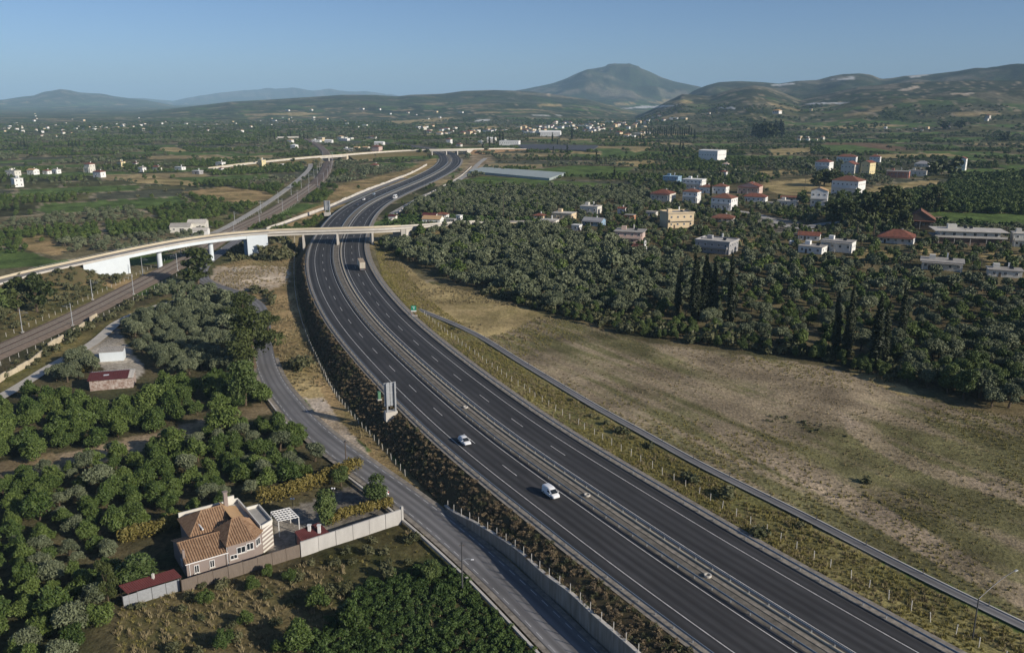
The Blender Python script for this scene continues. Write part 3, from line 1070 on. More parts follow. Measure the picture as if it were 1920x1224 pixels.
# post and wire fence on the wall
def fence(P, gap, h, label, group, parent_name='wire_fence', pmat='post', r=.055, jitter=0.0, zf=None, wires=(0.5, 1.0), wire=True, lean=.0):
    f = tag(empty(parent_name), label, 'fence', group)
    S = s_of(P)
    C = at_s(P, np.arange(gap * .5, S[-1], gap))
    if zf is not None:
        C[:, 2] = zf(C)
    pm = MB().box((0, 0, h / 2 - .1), (r * 2, r * 2, h + .2)).mesh('post', M[pmat])
    for c in C:
        o = put('post', pm, f, tuple(c + np.array([rng.normal(0, jitter), rng.normal(0, jitter), 0])))
        o.rotation_euler = (rng.normal(0, lean), rng.normal(0, lean), 0)
    if wire:
        Q = C if len(C) > 2 else P
        for k in wires:
            MB().rail(Q, .02, .02, h * k).build('wire', M['darksteel'], f)
    return f
WF = cop.copy()
WF[:, 2] = zt + .14
fence(WF, 3.0, 1.5, 'pale post fence standing on the retaining wall', 'post fences along the motorway')
# ------------------------------------------------------------------ other roads, railway
fr = struct(empty('frontage_road'))
sheet('road_surface', FRONT, -3.2, 3.2, .06, M['asphalt_old'], fr, 2)
sheet('road_shoulder', FRONT[FRONT[:, 1] < 262], -4.3, 4.3, .0, M['verge_conc'], fr)
FN = FRONT[FRONT[:, 1] < 268]
dash_pieces(FN, -2.65, 2, 2.0, 1.6, .12, .075, fr, 'edge_dash', 330, M['mark'])
dash_pieces(FN, 2.65, 2, 2.0, 1.6, .12, .075, fr, 'edge_dash', 330, M['mark'])
kq = FRONT[FRONT[:, 1] < 176]
MB().rail(offset(kq, -5.3), .45, .55, .0).build('kerb', M['concrete_light'], fr)
kq = FRONT[(FRONT[:, 1] > 196) & (FRONT[:, 1] < 262)]
MB().rail(offset(kq, -4.6), .35, .30, .0).build('kerb', M['concrete_light'], fr)
M['lanedust'] = mat('white_dust_lane', (.47, .44, .385), .95, .18, .25, detail=8)
sheet('farm_lane', LANE, -2.0, 2.0, .05, M['lanedust']); struct(bpy.data.objects['farm_lane'])
struct(sheet('service_path', SPATH, -2.6, 2.6, .08, M['concrete']))
struct(sheet('service_road', RSERV, -3.0, 3.0, .08, M['concrete']))
struct(sheet('village_road', VROAD, -3.5, 3.5, .10, M['concrete']))
ch = struct(empty('drain_path'))
sheet('path_bed', CHAN, -.85, .85, .10, M['asphalt_old'], ch)
MB().rail(offset(CHAN, -1.0), .26, .26, .0).build('kerb', M['concrete_light'], ch)
MB().rail(offset(CHAN, .95), .16, .14, .0).build('kerb', M['concrete'], ch)

rw = struct(empty('railway'))
def bed(name, P, prof, m, parent):
    n = len(P)
    V = np.concatenate([offset(P, o) + np.array([0, 0, z]) for o, z in prof])
    F = [((c + 1) * n + i, (c + 1) * n + i + 1, c * n + i + 1, c * n + i)[::-1] for c in range(len(prof) - 1) for i in range(n - 1)]
    me = bpy.data.meshes.new(name)
    me.from_pydata(V.tolist(), [], F)
    me.materials.append(m)
    return put(name, me, parent)
bed('ballast', RAIL, [(-6.2, -.3), (-4.6, .55), (4.6, .55), (6.6, -.3)], M['ballast'], rw)
RN = RAIL[RAIL[:, 1] < 1250]
for o in (-2.85, -1.35, 1.35, 2.85):
    MB().rail(offset(RN, o), .12, .17, .70).build('rail', M['rail'], rw)
slp = MB()
Sx = s_of(RAIL)
C = at_s(RAIL, np.arange(2, min(Sx[-1], 560), .75))
nn, tt = normals2(C)
for c, n_, t_ in zip(C, nn, tt):
    for o in (-2.1, 2.1):
        slp.box((c[0] + n_[0] * o, c[1] + n_[1] * o, c[2] + .60), (2.5, .27, .2), math.atan2(n_[1], n_[0]))
slp.build('sleeper_row', M['sleeper'], rw)['kind'] = 'stuff'

# overhead line masts
def mast(c, ang, side, k):
    e = empty('catenary_mast', c, ang)
    tag(e, None, 'mast', 'overhead line masts beside the railway')
    MB().tube((0, 0, -.5), (0, 0, 8.6), .16, .11, 6).build('pole', M['steel'], e)
    MB().box((0, 0, .2), (.8, .8, .5)).build('footing', M['concrete'], e)
    a = MB().tube((0, 0, 7.0), (-side * 3.1, 0, 7.3), .05, .05, 5)
    a.tube((0, 0, 8.2), (-side * 3.1, 0, 7.3), .035, .035, 5)
    a.build('bracket', M['steel'], e)
    return e
mi = 0
Sx = s_of(RAIL)
for q in np.arange(64, 980, 52):
    for side in (-1, 1):
        c = at_s(RAIL, q + (10 if side > 0 else 0))
        P2 = at_s(RAIL, np.array([q - 1, q + 1]) + (10 if side > 0 else 0))
        d = P2[1] - P2[0]
        nrm = np.array([d[1], -d[0]]) / np.hypot(d[0], d[1])
        w = c[:2] + nrm * side * 6.4
        px, py, dd = project(w[0], w[1], c[2])
        if not (-10 < px < 1930 and 262 < py < 1200):
            continue
        e = mast((w[0], w[1], c[2]), math.atan2(nrm[1], nrm[0]), side, mi)
        dist = 'in front of the curved overpass' if py > 500 else 'under or just behind the curved overpass' if py > 415 else 'far along the railway beyond the overpass'
        e['label'] = 'thin grey line mast %s of the tracks %s' % ('left' if side < 0 else 'right', dist)
        mi += 1

# low broken white wall and post fences along the railway
M['cream_stone'] = mat('cream_stone', (.50, .43, .31), .9, .2, .6, detail=6)
LOWW_PX = [(-40, 745), (0, 715), (20, 702), (45, 690), (75, 668), (95, 652), (120, 636), (150, 618), (175, 600), (192, 592)]
LW = resample(onlefts(LOWW_PX), 3.0, 3.0)
lw = tag(empty('broken_wall'), 'low broken cream wall in pieces between the railway and the white lane', 'wall')
for i in range(0, len(LW) - 2, 2):
    if i in (14, 20, 26):
        continue
    seg = LW[i:i + 3]
    MB().rail(np.array([seg[0] + (seg[1] - seg[0]) * .03, seg[1], seg[2] - (seg[2] - seg[1]) * .03]), .4, rng.uniform(1.5, 2.3), -.2).build('wall_piece', M['cream_stone'], lw)
def poly_at(P, q0, q1, off):
    S = s_of(P)
    Q = at_s(P, np.arange(q0, min(q1, S[-1]), 3.0))
    return offset(Q, off)
zl = lambda C: height(C[:, 0], C[:, 1])
fence(poly_at(RAIL, 20, 240, 10.5), 4.5, 1.5, 'post fence between the tracks and the olive grove', 'post fences beside the railway', zf=zl, wire=False)
fence(poly_at(RAIL, 30, 250, -9.5), 4.5, 1.5, 'post fence on the far side of the tracks', 'post fences beside the railway', zf=zl, wire=False)
fence(poly_at(RAIL, 330, 640, 9.0), 5.0, 1.6, 'post fence right of the tracks beyond the overpass', 'post fences beside the railway', zf=zl, wire=False)
fence(poly_at(SPATH, 10, 330, 3.2), 5.0, 1.6, 'post fence between the tracks and the service path', 'post fences beside the railway', zf=zl, wire=False)
# posts down the embankment and along its toe
S_ = s_of(EMB_FOOT)
fence(offset(resample(EMB_FOOT[:int(len(TOE)) - 6], 3.0, 3.0), 1.2), 3.2, 1.6, 'leaning pale post fence along the foot of the motorway embankment', 'post fences along the motorway', zf=zl, lean=.06, wire=False)
RF = offset(MW[(MW[:, 1] > 85) & (MW[:, 1] < 300)], 20.5)
fence(RF, 3.6, 1.7, 'pale post fence in yellow grass right of the motorway', 'post fences along the motorway', zf=zl, lean=.04, jitter=.1, wires=(.45, .9))

# ------------------------------------------------------------------ overpasses
def deck_line(pts, step=3.0, sig=8.0):
    return resample(np.array([onz(a, b, z) for a, b, z in pts]), step, sig)

def section(P, lo, hi):
    px, py, d = project(P[:, 0], P[:, 1], P[:, 2])
    px = np.maximum.accumulate(px) + np.arange(len(px)) * 1e-6
    i0, i1 = np.interp([lo, hi], px, np.arange(len(px)))
    inner = np.arange(math.floor(i0) + 1, math.ceil(i1))
    q = np.r_[i0, inner[(inner > i0 + .2) & (inner < i1 - .2)], i1]
    if len(q) < 3:
        q = np.array([i0, (i0 + i1) / 2, i1])
    return np.stack([np.interp(q, np.arange(len(px)), P[:, k]) for k in range(3)], 1)

def slab(P, w0, w1, z0, z1):
    """solid sweep between two offsets and two heights relative to P"""
    n = len(P)
    A, B = offset(P, w0), offset(P, w1)
    V = np.concatenate([A + [0, 0, z0], B + [0, 0, z0], B + [0, 0, z1], A + [0, 0, z1]])
    F = []
    for k in range(4):
        k2 = (k + 1) % 4
        F += [(k * n + i, k * n + i + 1, k2 * n + i + 1, k2 * n + i) for i in range(n - 1)]
    F += [(0, n, 2 * n, 3 * n), (n - 1, 4 * n - 1, 3 * n - 1, 2 * n - 1)]
    return MB().add(V, F)

def slab_to_ground(P, w0, w1, z1):
    n = len(P)
    A, B = offset(P, w0), offset(P, w1)
    zg = np.minimum(height(P[:, 0], P[:, 1]) - 1.0, P[:, 2] + z1 - .3)
    A0, B0 = A.copy(), B.copy()
    A0[:, 2] = zg
    B0[:, 2] = zg
    V = np.concatenate([A0, B0, B + [0, 0, z1], A + [0, 0, z1]])
    F = []
    for k in range(4):
        k2 = (k + 1) % 4
        F += [(k * n + i, k * n + i + 1, k2 * n + i + 1, k2 * n + i) for i in range(n - 1)]
    F += [(0, n, 2 * n, 3 * n), (n - 1, 4 * n - 1, 3 * n - 1, 2 * n - 1)]
    return MB().add(V, F)

FILLS = []
def fill(P, w, m, name, slope=1.5, nose=0, grade=.62):
    """earth bank under a ramp; nose 1 / -1 slopes its last / first end down to the ground"""
    P = resample(P, 2.0)
    n = len(P)
    zg = height(P[:, 0], P[:, 1]) - .6
    zt = P[:, 2] - .38
    S = s_of(P)
    if nose:
        q = np.minimum(S * 1.3, S[-1] - S) if nose == 2 else (S[-1] - S) if nose > 0 else S
        zt = np.minimum(zt, zg + q * grade)
    h = np.maximum(zt - zg, 0)
    FILLS.append((P[:, :2].copy(), zt, w, slope))
    rows = []
    rg = np.random.default_rng(3)
    for o, k in ((-1, 1), (-1, .5), (-1, 0), (1, 0), (1, .5), (1, 1)):
        Q = offset(P, o * (w + h * slope * k))
        Q[:, 2] = zt * (1 - k) + zg * k
        if k:
            Q[:, :2] += rg.normal(0, .35, (n, 2))
        if k == .5:
            Q[:, 2] += rg.normal(0, .2, n)
        rows.append(Q)
    V = np.concatenate(rows)
    F = [(r * n + i, r * n + i + 1, (r + 1) * n + i + 1, (r + 1) * n + i) for r in range(5) for i in range(n - 1)]
    o = MB().add(V, F).build(name, m)
    smooth_shade(o.data)
    return struct(o)

def surface(x, y):
    """ground or bank, whichever is higher"""
    z = height(x, y)
    for P, zt, w, sl in FILLS:
        m = (x > P[:, 0].min() - 25) & (x < P[:, 0].max() + 25) & (y > P[:, 1].min() - 25) & (y < P[:, 1].max() + 25)
        if m.any():
            d = (x[m, None] - P[None, :, 0]) ** 2 + (y[m, None] - P[None, :, 1]) ** 2
            i = d.argmin(1)
            q = np.sqrt(d.min(1))
            z[m] = np.maximum(z[m], zt[i] - np.maximum(0, q - w) / sl)
    return z

M['bank'] = mat('dry_grass_bank', (.22, .16, .08), 1.0, .45, .35, bump=.7, bscale=3, c2=(.10, .095, .04), detail=8)
M['earth'] = mat('bare_earth_bank', (.22, .14, .075), 1.0, .25, .3, bump=.6, bscale=3, detail=8)

D1 = deck_line([(-120, 560, -3.9), (-60, 544, -3.2), (0, 528, -2.2), (60, 512, -.6), (140, 495, 1.5), (212, 479, 3.4), (280, 465, 4.9), (350, 452, 6.0), (420, 442.5, 6.9), (500, 436.0, 7.3),
                (560, 433.5, 7.4), (620, 432, 7.4), (720, 429, 7.4), (800, 424, 6.2), (880, 418, 4.2), (960, 415.5, 1.8), (1010, 414.5, .2)], 3.0, 6.0)
ov = tag(empty('overpass'), 'curved two lane overpass with pale blue girders crossing railway and motorway', 'overpass')
span_all = section(D1, 160, 760)
near_l = section(D1, -80, 505)
mid = section(D1, 497, 760)
slab(section(D1, -130, 1010), -4.6, 4.6, -.35, 0).build('deck', M['concrete_tan'], ov)
sheet('road_surface', section(D1, -130, 1010), -4.0, 4.0, .012, mat('pale_overpass_asphalt', (.24, .225, .20), .9, .15, .2), ov)
slab(section(D1, -100, 760), -4.95, -4.5, .0, .95).build('parapet', M['concrete_tan'], ov)
slab(section(D1, -100, 505), 4.5, 4.95, -.1, .62).build('parapet', M['concrete_light'], ov)
slab(section(D1, 503, 900), 4.5, 4.95, -.1, .95).build('parapet', M['concrete_light'], ov)
slab(section(D1, 760, 900), -4.95, -4.5, 0, .7).build('parapet', M['concrete_light'], ov)
slab(section(D1, 176, 500), 3.4, 4.7, -1.9, -.36).build('girder', M['bluewhite'], ov)
slab(section(D1, 176, 500), -4.7, -3.4, -1.9, -.36).build('girder', M['bluewhite'], ov)
slab(section(D1, 176, 500), -1.0, 1.0, -1.8, -.36).build('girder', M['concrete'], ov)
for a, b in ((500, 566), (566.5, 634), (634.5, 700), (700.5, 752)):
    for o in (-3.6, 0, 3.6):
        slab(section(D1, a, b), o - .5, o + .5, -1.5, -.36).build('girder', M['concrete_light'], ov)
# solid wing walls and abutments
slab_to_ground(section(D1, 150, 234), 3.3, 4.85, -.35).build('wing_wall', M['bluewhite'], ov)
slab_to_ground(section(D1, 226, 234), -4.7, 3.25, -.36).build('abutment', M['bluewhite'], ov)
slab_to_ground(section(D1, 458, 466), -4.7, 3.25, -.37).build('abutment', M['bluewall'], ov)
slab_to_ground(section(D1, 460, 500), 3.3, 4.85, -.37).build('wing_wall', M['bluewhite'], ov)
slab_to_ground(section(D1, 744, 752), -4.7, 4.6, -.37).build('abutment', M['concrete'], ov)
slab_to_ground(section(D1, 752.3, 775), 4.0, 4.9, -.36).build('wing_wall', M['concrete_light'], ov)
def pier(P, pxx, kind, zb=None, off=0.0):
    px, py, d = project(P[:, 0], P[:, 1], P[:, 2])
    i = int(np.argmin(np.abs(px - pxx)))
    c = P[i]
    nn, tt = normals2(P)
    zg = height(c[0], c[1])[0] - .8
    b = MB()
    if kind == 'round':
        for o in (1.2,):
            q = c[:2] + nn[i] * o
            b = MB().tube((q[0], q[1], zg), (q[0], q[1], c[2] - 1.6), 1.2, 1.2, 16)
            b.build('pier', M['bluewhite'], ov)
        MB().box((c[0], c[1], c[2] - 2.0), (8.4, 1.6, .5), math.atan2(nn[i][1], nn[i][0])).build('pier_cap', M['concrete'], ov)
    else:
        MB().box((c[0], c[1], (zg + c[2] - 1.5) / 2), (8.0, 1.0, c[2] - 1.5 - zg), math.atan2(nn[i][1], nn[i][0])).build('pier', M['concrete_light'], ov)
for x_ in (289, 393):
    pier(D1, x_, 'round')
for x_ in (567, 635, 701):
    pier(D1, x_, 'wall')
fill(section(D1, -130, 200), 4.3, M['bank'], 'ramp_bank', 1.7, 1, .5)
fill(section(D1, 466, 562), 5.1, M['bank'], 'ramp_bank', 1.5, 2)
fill(section(D1, 738, 1010), 4.9, M['bank'], 'ramp_bank', 1.3, -1)
for P, a, b, off, lab in ((D1, 60, 505, -5.0, 'railing on the far edge of the curved overpass'),):
    pass
rl = section(D1, 60, 505)
rr_ = MB()
S = s_of(rl)
for off in (4.72, -4.72):
    Q = offset(rl, off)
    z0 = .62 if off > 0 else .95
    MB().rail(Q, .06, .07, z0 + .45).build('hand_rail', M['steel'], ov)
    pm = MB().box((0, 0, .22), (.07, .07, .46)).mesh('rail_post', M['steel'])
    for q in np.arange(2, S[-1], 4.0):
        c = at_s(Q, q)
        put('rail_post', pm, ov, (c[0], c[1], c[2] + z0))

D2 = deck_line([(330, 323, -.2), (385, 317.5, .4), (430, 311.5, 2), (490, 304.5, 4), (545, 299, 5.6), (590, 295, 6.4), (640, 291.5, 6.2), (690, 287.5, 5.4), (760, 283.0, 6.2), (805, 281.6, 6.8), (840, 281, 6.9),
                (875, 280.4, 6.5), (920, 279.6, 4.5), (980, 279, 1.5), (1030, 279, -.2)], 4.0, 8.0)
o2 = tag(empty('overpass'), 'far pale overpass above the bend where motorway curves away', 'overpass')
slab(section(D2, 395, 1000), -4.8, 4.8, -.5, 0).build('deck', M['concrete_light'], o2)
slab(section(D2, 395, 960), 4.4, 4.8, .02, 1.0).build('parapet', M['concrete_light'], o2)
slab(section(D2, 395, 960), -4.8, -4.4, .02, 1.0).build('parapet', M['concrete_tan'], o2)
for a, b in ((598, 644), (806, 872)):
    slab(section(D2, a, b), 3.0, 4.3, -1.7, -.51).build('girder', M['concrete_light'], o2)
    slab(section(D2, a, b), -4.3, -3.0, -1.7, -.51).build('girder', M['concrete'], o2)
def pier2(pxx, w=1.4):
    px, py, d = project(D2[:, 0], D2[:, 1], D2[:, 2])
    i = int(np.argmin(np.abs(px - pxx)))
    c = D2[i]
    nn, tt = normals2(D2)
    zg = height(c[0], c[1])[0] - .5
    MB().box((c[0], c[1], (zg + c[2] - 1.5) / 2), (8.2, w, c[2] - 1.5 - zg), math.atan2(nn[i][1], nn[i][0])).build('pier', M['concrete_light'], o2)
for x_ in (612, 809, 834, 857):
    pier2(x_)
slab_to_ground(section(D2, 592, 598), -4.3, 4.3, -.52).build('abutment', M['concrete_tan'], o2)
slab_to_ground(section(D2, 570, 598), 4.35, 4.75, -.52).build('wing_wall', M['concrete_tan'], o2)
slab_to_ground(section(D2, 644, 651), -4.3, 4.3, -.52).build('abutment', M['concrete_tan'], o2)
slab_to_ground(section(D2, 644, 672), 4.35, 4.75, -.52).build('wing_wall', M['concrete_tan'], o2)
slab_to_ground(section(D2, 872, 879), -4.3, 4.3, -.52).build('abutment', M['concrete_light'], o2)
slab_to_ground(section(D2, 872, 886), 4.35, 4.75, -.52).build('wing_wall', M['concrete_light'], o2)
fill(section(D2, 330, 596), 5.0, M['bank'], 'ramp_bank')
fill(section(D2, 647, 800), 5.0, M['bank'], 'ramp_bank')
fill(section(D2, 873, 1030), 5.0, M['earth'], 'ramp_bank', 1.6, -1)
# third, very far overpass by the cypress rows
D3 = deck_line([(520, 257.5, 5.0), (560, 257.0, 5.0)], 8, 0)
o3 = tag(empty('overpass'), 'tiny white overpass far off between two rows of dark cypresses', 'overpass')
slab(D3, -5, 5, -1.5, .9).build('deck', M['concrete_light'], o3)
for q in (.15, .5, .85):
    c = D3[int(q * (len(D3) - 1))]
    MB().box((c[0], c[1], 1.2), (3, 8, 5)).build('pier', M['concrete_light'], o3)

# noise wall of pale panels between the lower road and the motorway beyond the overpass
NW = resample(onlefts([(500, 431), (560, 410), (612, 391), (650, 374), (690, 357), (730, 342), (770, 326), (802, 309)]), 3.0, 6.0)
nw = tag(empty('barrier_wall'), 'long pale low concrete barrier left of the motorway beyond the overpass', 'wall')
for i in range(0, len(NW) - 4, 4):
    seg = NW[i:i + 5]
    seg = np.vstack([seg[0] + (seg[1] - seg[0]) * .04, seg[1:-1], seg[-1] - (seg[-1] - seg[-2]) * .04])
    slab(seg, -.2, .2, -.5, rng.uniform(1.5, 2.0)).build('wall_panel', M['concrete_light'], nw)
RW = resample(onzs([(733, 415), (755, 392), (790, 372), (830, 350), (862, 332), (885, 312)], -.3), 3.0, 6.0)
nw = tag(empty('barrier_wall'), 'low pale kerb wall along the right side of the far motorway bend', 'wall')
for i in range(0, len(RW) - 5, 5):
    seg = RW[i:i + 6]
    seg = np.vstack([seg[0] + (seg[1] - seg[0]) * .04, seg[1:-1], seg[-1] - (seg[-1] - seg[-2]) * .04])
    slab(seg, -.3, .3, -.3, .8).build('wall_panel', M['concrete_light'], nw)
# ------------------------------------------------------------------ vehicles
def heading_at(P, p):
    i = int(np.argmin((P[:, 0] - p[0]) ** 2 + (P[:, 1] - p[1]) ** 2))
    _, t = normals2(P)
    return math.atan2(t[i][1], t[i][0])

def loft(sections, mi=0):
    """sections: list of (x, [(y, z), ...]) closed rings of equal length along local x"""
    b = MB()
    n = len(sections[0][1])
    V = []
    for x, ring in sections:
        V += [(x, y, z) for y, z in ring]
    F = []
    for i in range(len(sections) - 1):
        for k in range(n):
            k2 = (k + 1) % n
            F.append((i * n + k, i * n + k2, (i + 1) * n + k2, (i + 1) * n + k))
    F.append(tuple(range(n - 1, -1, -1)))
    F.append(tuple((len(sections) - 1) * n + k for k in range(n)))
    b.add(V, F, mi)
    return b

def ring(w, z0, z1, wt=None, r=.12):
    """rounded cross-section, width w at the sill, wt at the top"""
    wt = w if wt is None else wt
    h, t = w / 2, wt / 2
    return [(-h + .08, z0), (h - .08, z0), (h, z0 + .1), (h, z0 + (z1 - z0) * .6), (t, z1 - r), (t - r * 1.3, z1), (-t + r * 1.3, z1), (-t, z1 - r), (-h, z0 + (z1 - z0) * .6), (-h, z0 + .1)]

def wheel(parent, x, y, r, w=.22):
    t = MB().tube((0, -w / 2, 0), (0, w / 2, 0), r, r, 18)
    o = t.build('wheel', M['tyre'], parent)
    o.location = (x, y, r)
    s = 1 if y > 0 else -1
    MB().tube((0, s * w / 2, 0), (0, s * (w / 2 + .02), 0), r * .62, r * .55, 10).build('rim', M['rim'], o)
    return o

def quad_part(name, pts, m, parent):
    b = MB().add(pts, [tuple(range(len(pts)))])
    return b.build(name, m, parent)

def car(loc, ang, label, paint, kind='hatch', cat='car', group=None, name='car'):
    """x forward; body lower shell + cabin + windows + wheels + lamps"""
    e = empty(name, loc, ang)
    tag(e, label, cat, group)
    if kind == 'hatch':
        L, W, H, belt = 4.05, 1.74, 1.50, .95
        lower = [(-2.0, ring(1.50, .38, .86)), (-1.92, ring(1.66, .28, .94)), (-1.3, ring(1.74, .24, .97)), (0, ring(1.74, .24, .97)), (.75, ring(1.74, .24, .96)), (1.35, ring(1.70, .24, .88)), (1.85, ring(1.58, .28, .76)),
                 (2.05, ring(1.34, .34, .66))]
        cab = [(-1.93, ring(1.50, .88, .98, 1.3, .04)), (-1.62, ring(1.60, .88, 1.38, 1.22, .06)), (-1.2, ring(1.62, .88, 1.49, 1.2, .07)), (-.3, ring(1.64, .88, 1.51, 1.22, .07)), (.25, ring(1.62, .88, 1.45, 1.2, .07)),
               (1.12, ring(1.52, .84, .93, 1.36, .03))]
        ws = [(1.12, .68, .95), (1.12, -.68, .95), (.34, -.56, 1.44), (.34, .56, 1.44)]
        rw_ = [(-1.95, -.62, 1.0), (-1.95, .62, 1.0), (-1.68, .56, 1.36), (-1.68, -.56, 1.36)]
        sides = [[(-1.5, .98), (-.32, .98), (-.32, 1.40), (-1.25, 1.39)], [(-.24, .98), (.85, .96), (.2, 1.36), (-.24, 1.40)]]
        wx, wr = (-1.25, 1.28), .31
    else:   # small panel van
        L, W, H, belt = 4.3, 1.8, 1.85, 1.1
        lower = [(-2.1, ring(1.66, .34, 1.1)), (-2.02, ring(1.78, .26, 1.14)), (-1.0, ring(1.80, .24, 1.15)), (.6, ring(1.80, .24, 1.12)), (1.2, ring(1.78, .24, 1.05)), (1.75, ring(1.66, .27, .92)), (2.12, ring(1.42, .34, .74))]
        cab = [(-2.08, ring(1.62, 1.0, 1.60, 1.5, .08)), (-2.0, ring(1.70, 1.0, 1.78, 1.5, .1)), (-1.2, ring(1.72, 1.0, 1.84, 1.52, .1)), (-.2, ring(1.72, 1.0, 1.85, 1.5, .1)), (.35, ring(1.70, 1.0, 1.76, 1.42, .1)),
               (.75, ring(1.66, 1.0, 1.50, 1.36, .07)), (1.45, ring(1.58, .95, 1.06, 1.40, .04))]
        ws = [(1.47, .70, 1.07), (1.47, -.70, 1.07), (.66, -.60, 1.57), (.66, .60, 1.57)]
        rw_ = [(-2.1, -.6, 1.2), (-2.1, .6, 1.2), (-2.09, .56, 1.55), (-2.09, -.56, 1.55)]
        sides = [[(-.05, 1.12), (1.1, 1.09), (.66, 1.42), (.28, 1.62), (-.05, 1.64)]]
        wx, wr = (-1.35, 1.4), .32
    me = loft(lower)
    body = me.build('body', paint, e)
    cb = loft(cab).build('roof', paint, e)
    for o in (body, cb):
        bv = o.modifiers.new('soft', 'BEVEL')
        bv.width = .05
        bv.segments = 2
        bv.limit_method = 'ANGLE'
        bv.angle_limit = R(35)
        smooth_shade(o.data)
    n = Vector((.5, 0, .8)) * .025
    quad_part('windscreen', [(a + n.x, b, c + n.z) for a, b, c in ws], M['glass'], e)
    quad_part('rear_window', [(a - .035, b, c + .02) for a, b, c in rw_], M['glass'], e)
    for s in (1, -1):
        for sd_ in sides:
            def yy(z):
                w0, w1 = (1.64, 1.22) if kind == 'hatch' else (1.74, 1.52)
                zb, zt = (.97, 1.48) if kind == 'hatch' else (1.1, 1.8)
                return (w0 + (w1 - w0) * (z - zb) / (zb and (zt - zb))) / 2 + .03
            pts = [(x, s * yy(z), z) for x, z in sd_]
            quad_part('side_window', pts if s > 0 else pts[::-1], M['glass'], e)
        quad_part('headlight', [(2.0, s * .42, .66), (1.86, s * .72, .66), (1.72, s * .74, .80), (1.86, s * .44, .79)], M['lamp'], e)
        MB().box((-L / 2 + .02, s * .70, .95), (.10, .20, .30)).build('tail_light', M['taillight'], e)
        MB().box((.78 if kind == 'hatch' else 1.0, s * .98, 1.02), (.14, .22, .14)).build('mirror', paint, e)
        for x in wx:
            wheel(e, x, s * (W / 2 - .10), wr)
    MB().box((2.0, 0, .42), (.14, 1.2, .12)).build('bumper_grille', M['blackplastic'], e)
    return e

def lane_pos(px, py):
    p = onz(px, py, 0.0)
    return p

p = lane_pos(871, 831)
car((p[0], p[1], .02), heading_at(MW, p) + math.pi, 'white hatchback driving on the near carriageway behind the white van', M['carwhite'])
p = lane_pos(1033, 929)
car((p[0], p[1], .02), heading_at(MW, p) + math.pi, 'small white panel van, nearest vehicle on the motorway', M['carwhite'], 'van', 'van', name='panel_van')
p = lane_pos(669.5, 386)
car((p[0], p[1], .02), heading_at(MW, p) + math.pi, 'dark car nearest of three small cars beyond the overpass', M['cardark'], group='small cars beyond the overpass')
p = lane_pos(682, 375.5)
car((p[0], p[1], .02), heading_at(MW, p) + math.pi, 'white car in the middle of three small cars beyond the overpass', M['carwhite'], group='small cars beyond the overpass')
p = lane_pos(701, 365.5)
car((p[0], p[1], .02), heading_at(MW, p) + math.pi, 'pale blue car farthest of three small cars beyond the overpass', M['carblue'], group='small cars beyond the overpass')
p = onleft(733, 925)
car((p[0] - 1.9, p[1], p[2] + .05), R(120), 'white car parked by the garden hedge beside the lower road', M['carwhite'])

# lorry seen from behind
p = lane_pos(680, 508)
ang = heading_at(MW, p)
e = tag(empty('lorry', (p[0], p[1], .02), ang), 'lorry with dusty beige box trailer driving towards the overpass', 'lorry')
MB().box((5.2, 0, 2.55), (11.2, 2.5, 2.75)).build('cargo_box', M['tarp'], e)
MB().box((5.2, 0, 3.94), (11.15, 2.44, .05)).build('box_roof', mat('dusty_roof_sheet', (.42, .33, .23), .8, .15, .4), e)
for s in (-1, 1):
    MB().box((-.425, s * .61, 2.52), (.04, 1.16, 2.5)).build('rear_door', M['tarp'], e)
    MB().box((-.40, s * .95, .82), (.06, .4, .16)).build('tail_light', M['taillight'], e)
    for x in (.9, 2.2, 3.5, 11.9):
        wheel(e, x, s * 1.05, .5, .32)
MB().box((5.2, 0, .95), (11.0, 1.1, .35)).build('chassis', M['darksteel'], e)
MB().box((-.36, 0, .62), (.12, 2.3, .14)).build('rear_bumper', M['steel'], e)
c_ = MB().box((12.2, 0, 2.05), (2.1, 2.45, 2.5), 0, 0, .95).build('cab', M['carwhite'], e)
MB().box((13.18, 0, 2.5), (.1, 2.1, .85)).build('windscreen', M['glass'], e)

# white coach-built camper
p = lane_pos(741, 372.5)
ang = heading_at(MW, p)
e = tag(empty('minibus', (p[0], p[1], .02), ang), 'white minibus with dark rear window on the right carriageway beyond the overpass', 'minibus')
loft([(-3.4, ring(2.2, .45, 2.9, 2.1, .2)), (-3.25, ring(2.3, .4, 3.0, 2.15, .2)), (2.4, ring(2.3, .4, 3.0, 2.15, .2)), (3.0, ring(2.25, .4, 2.6, 2.0, .2)), (3.6, ring(2.1, .45, 1.5, 1.9, .2))]).build('body', M['carwhite'], e)
MB().box((-3.42, 0, 2.05), (.06, 1.8, .85)).build('rear_window', M['glass'], e)
MB().box((3.05, 0, 2.05), (.5, 1.8, .75), 0, 0, .8).build('windscreen', M['glass'], e)
for s in (-1, 1):
    for k in range(4):
        MB().box((-2.4 + k * 1.25, s * 1.14, 2.1), (1.05, .06, .75)).build('side_window', M['glass'], e)
    MB().box((-3.42, s * .95, 1.1), (.08, .2, .4)).build('tail_light', M['taillight'], e)
    for x in (-2.1, 2.3):
        wheel(e, x, s * 1.0, .38, .26)
MB().box((0, 0, 3.02), (2.4, 1.2, .16)).build('roof_box', M['carwhite'], e)

